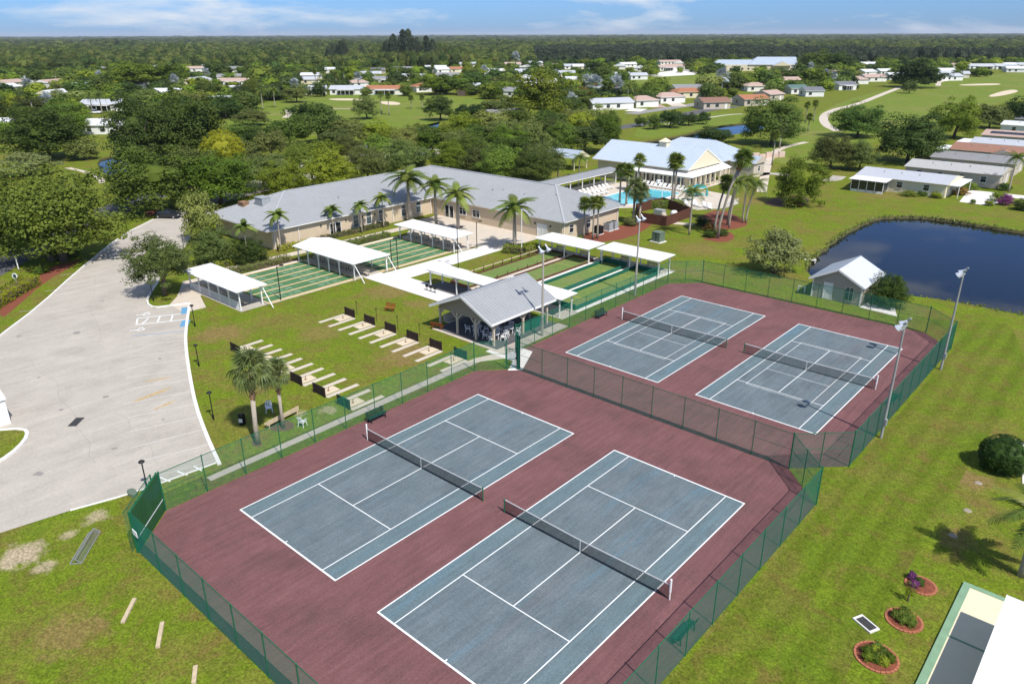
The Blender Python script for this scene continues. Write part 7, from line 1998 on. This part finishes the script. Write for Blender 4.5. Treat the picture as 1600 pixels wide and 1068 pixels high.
# casuarina grove on the horizon
def cas_parts(seed):
    rng = np.random.default_rng(seed); n = 1500
    z = rng.uniform(0,1,n)**.8; r = (.30*(1-z)**.55*(.35+.65*np.minimum(1,z*3))+.02)*rng.uniform(.2,1.1,n); a = rng.uniform(0,6.28,n)
    pos = np.stack([r*np.cos(a), r*np.sin(a), z], 1); nr = np.stack([np.cos(a),np.sin(a),.3+0*a],1)+rng.normal(0,.4,(n,3)); nr /= np.linalg.norm(nr,axis=1)[:,None]
    return leaf_cards(rng, pos, nr, .055)
CAS = [np_mesh('crown', [(*cas_parts(s),0)], [M['leaf_casuarina']]) for s in (1,2,3)]
rngC = random.Random(8)
for i in range(34):
    px, hh = (rngC.uniform(612,690), rngC.uniform(26,40)) if i < 24 else (rngC.uniform(530,584), rngC.uniform(18,27))
    a = math.atan((px-800)/1161); dn = rngC.uniform(880,1000)
    if i < 24: hh *= 1.0-.45*abs(px-652)/45
    x = CAMXY.x+math.sin(_y+a)*dn/math.cos(a); y = CAMXY.y+math.cos(_y+a)*dn/math.cos(a)
    o = thing('casuarina_tree', 'tall dark feathery casuarina in the %s grove on the horizon' % ('large' if i < 24 else 'small pale'), 'tree', (x,y,0), i, 'casuarinas of the %s grove' % ('large' if i < 24 else 'small'))
    place(CAS[i % 3], 'crown', o, (0,0,hh*.08), 0, (hh*.95,hh*.95,hh*.92))
    b = MB(); b.tube([(0,0,0),(0,0,hh*.9)], [.5,.08], 6); b.build('trunk', M['trunk_brown'], o)
# woods to the horizon: one mass of crowns set by geometry nodes ------
def wood(name, label, pts, leaf, kind='low'):
    src = bpy.data.objects.new(name+'_crown', np_mesh('crown', CROWN_LOW[len(name) % 3], [M[leaf]]))
    me = bpy.data.meshes.new(name); me.from_pydata([(x,y,z) for x,y,z,*_ in pts], [], [])
    sc = me.attributes.new('crown_size', 'FLOAT_VECTOR', 'POINT'); sc.data.foreach_set('vector', [c for p in pts for c in (p[3],p[3],p[4])])
    ro = me.attributes.new('crown_turn', 'FLOAT_VECTOR', 'POINT'); ro.data.foreach_set('vector', [c for p in pts for c in (0,0,p[5])])
    o = bpy.data.objects.new(name, me); COL.objects.link(o); tag(o, label, 'woodland', None, 'stuff')
    ng = bpy.data.node_groups.new(name, 'GeometryNodeTree')
    ng.interface.new_socket('Geometry', in_out='INPUT', socket_type='NodeSocketGeometry'); ng.interface.new_socket('Geometry', in_out='OUTPUT', socket_type='NodeSocketGeometry')
    N = ng.nodes; L = ng.links
    gi, go = N.new('NodeGroupInput'), N.new('NodeGroupOutput')
    ip = N.new('GeometryNodeInstanceOnPoints'); oi = N.new('GeometryNodeObjectInfo'); oi.inputs['Object'].default_value = src; oi.inputs['As Instance'].default_value = True
    a1 = N.new('GeometryNodeInputNamedAttribute'); a1.data_type = 'FLOAT_VECTOR'; a1.inputs['Name'].default_value = 'crown_size'
    a2 = N.new('GeometryNodeInputNamedAttribute'); a2.data_type = 'FLOAT_VECTOR'; a2.inputs['Name'].default_value = 'crown_turn'
    L.new(gi.outputs[0], ip.inputs['Points']); L.new(oi.outputs['Geometry'], ip.inputs['Instance'])
    L.new(a1.outputs[0], ip.inputs['Scale']); L.new(a2.outputs[0], ip.inputs['Rotation']); L.new(ip.outputs[0], go.inputs[0])
    o.modifiers.new('crowns', 'NODES').node_group = ng
    return o
woods = {'green':[], 'dark':[], 'mixed':[], 'horizon':[]}
rngW = random.Random(77)
def edge(ang, tab):
    for (a0, d0), (a1, d1) in zip(tab, tab[1:]):
        if a0 <= ang <= a1: return d0+(d1-d0)*(ang-a0)/(a1-a0)
    return tab[0][1] if ang < tab[0][0] else tab[-1][1]
NEAR = [(-.7,760),(-.35,780),(-.1,800),(.05,820),(.2,860),(.4,860),(.55,900),(.7,900)]
# more crowns between the far houses, too many to tell apart
fill = []
for i in range(6500):
    ang = rngW.uniform(-.68,.68); d = 1/rngW.uniform(1/950, 1/300)/math.cos(ang)
    x = CAMXY.x+math.sin(_y+ang)*d; y = CAMXY.y+math.cos(_y+ang)*d
    w = rngW.uniform(6,13); h = w*rngW.uniform(.55,.85)
    if not in_poly((x,y), town_px) or not clear(x, y, w, h): continue
    if d < 480 and rngW.random() < .5: continue
    fill.append((x,y,h*.44,w*1.05,h*1.15,rngW.uniform(0,6.28)))
for i in range(19000):
    ang = rngW.uniform(-.70,.70); u = rngW.random()
    n0 = edge(ang, NEAR)
    d = 1/(1/n0+(1/16000-1/n0)*u)
    w = max(9.0, d*.0085)*rngW.uniform(.8,1.35); h = rngW.uniform(6.5,12.5)*(1+.00003*d)*(1+1.1*max(0, noise.noise(Vector((rngW.gauss(0,.05)+ang*14, d*.0016, 1.5)))-.05))
    dn = d/math.cos(ang)
    x = CAMXY.x+math.sin(_y+ang)*dn; y = CAMXY.y+math.cos(_y+ang)*dn
    if any((x-hx_)**2+(y-hy_)**2 < (hr+8)**2 for hx_, hy_, hr in HOUSES): continue
    z = h*.42
    p = (x,y,z,w,h*1.15,rngW.uniform(0,6.28))
    if d > 2600: woods['horizon'].append(p)
    elif ang > .03 and d < 1500+300*math.sin(ang*9): woods['dark'].append(p)
    elif rngW.random() < .35: woods['mixed'].append(p)
    else: woods['green'].append(p)
third = [fill[k::3] for k in range(3)]
wood('neighbourhood_tree', 'low trees and gardens filling in between the far houses', third[0], 'leaf_oak')
wood('neighbourhood_green', 'brighter garden trees filling in between the far houses', third[1], 'leaf_bright')
wood('neighbourhood_dark', 'darker garden trees filling in between the far houses', third[2], 'leaf_dark')
wood('wood_green', 'green woodland behind the far houses', woods['green'], 'leaf_wood')
wood('wood_mixed', 'darker crowns mixed through the far woodland', woods['mixed'], 'leaf_dark')
wood('wood_dark', 'dark pine woodland band right of the casuarinas', woods['dark'], 'leaf_wood_dark')
wood('wood_horizon', 'flat distant woodland reaching the horizon', woods['horizon'], 'leaf_horizon')
fl = []
for k in range(29):
    ang = -1.0+2.0*k/28; d = (edge(ang, NEAR)+40)/max(.5, math.cos(ang)); fl.append((CAMXY.x+math.sin(_y+ang)*d, CAMXY.y+math.cos(_y+ang)*d))
for k in range(8, -1, -1):
    ang = -1.0+2.0*k/8; fl.append((CAMXY.x+math.sin(_y+ang)*28000, CAMXY.y+math.cos(_y+ang)*28000))
sheet('woodland_floor', fl, .05, M['forest_floor'])
# thin moist air over the whole place
hz = MB(); hz.box(-34000,34000,-34000,34000,-3,112)
hm_ = bpy.data.materials.new('haze_air'); hm_.use_nodes = True
N_, L_ = nodes(hm_); N_.remove(N_['Principled BSDF'])
pv_ = N_.new('ShaderNodeVolumePrincipled')
pv_.inputs['Color'].default_value = (0.80, 0.88, 1.0, 1)
pv_.inputs['Density'].default_value = 0.000038
pv_.inputs['Anisotropy'].default_value = 0.0
L_.new(pv_.outputs[0], N_['Material Output'].inputs['Volume'])
tag(hz.build('haze', hm_), None, None, None, 'stuff')
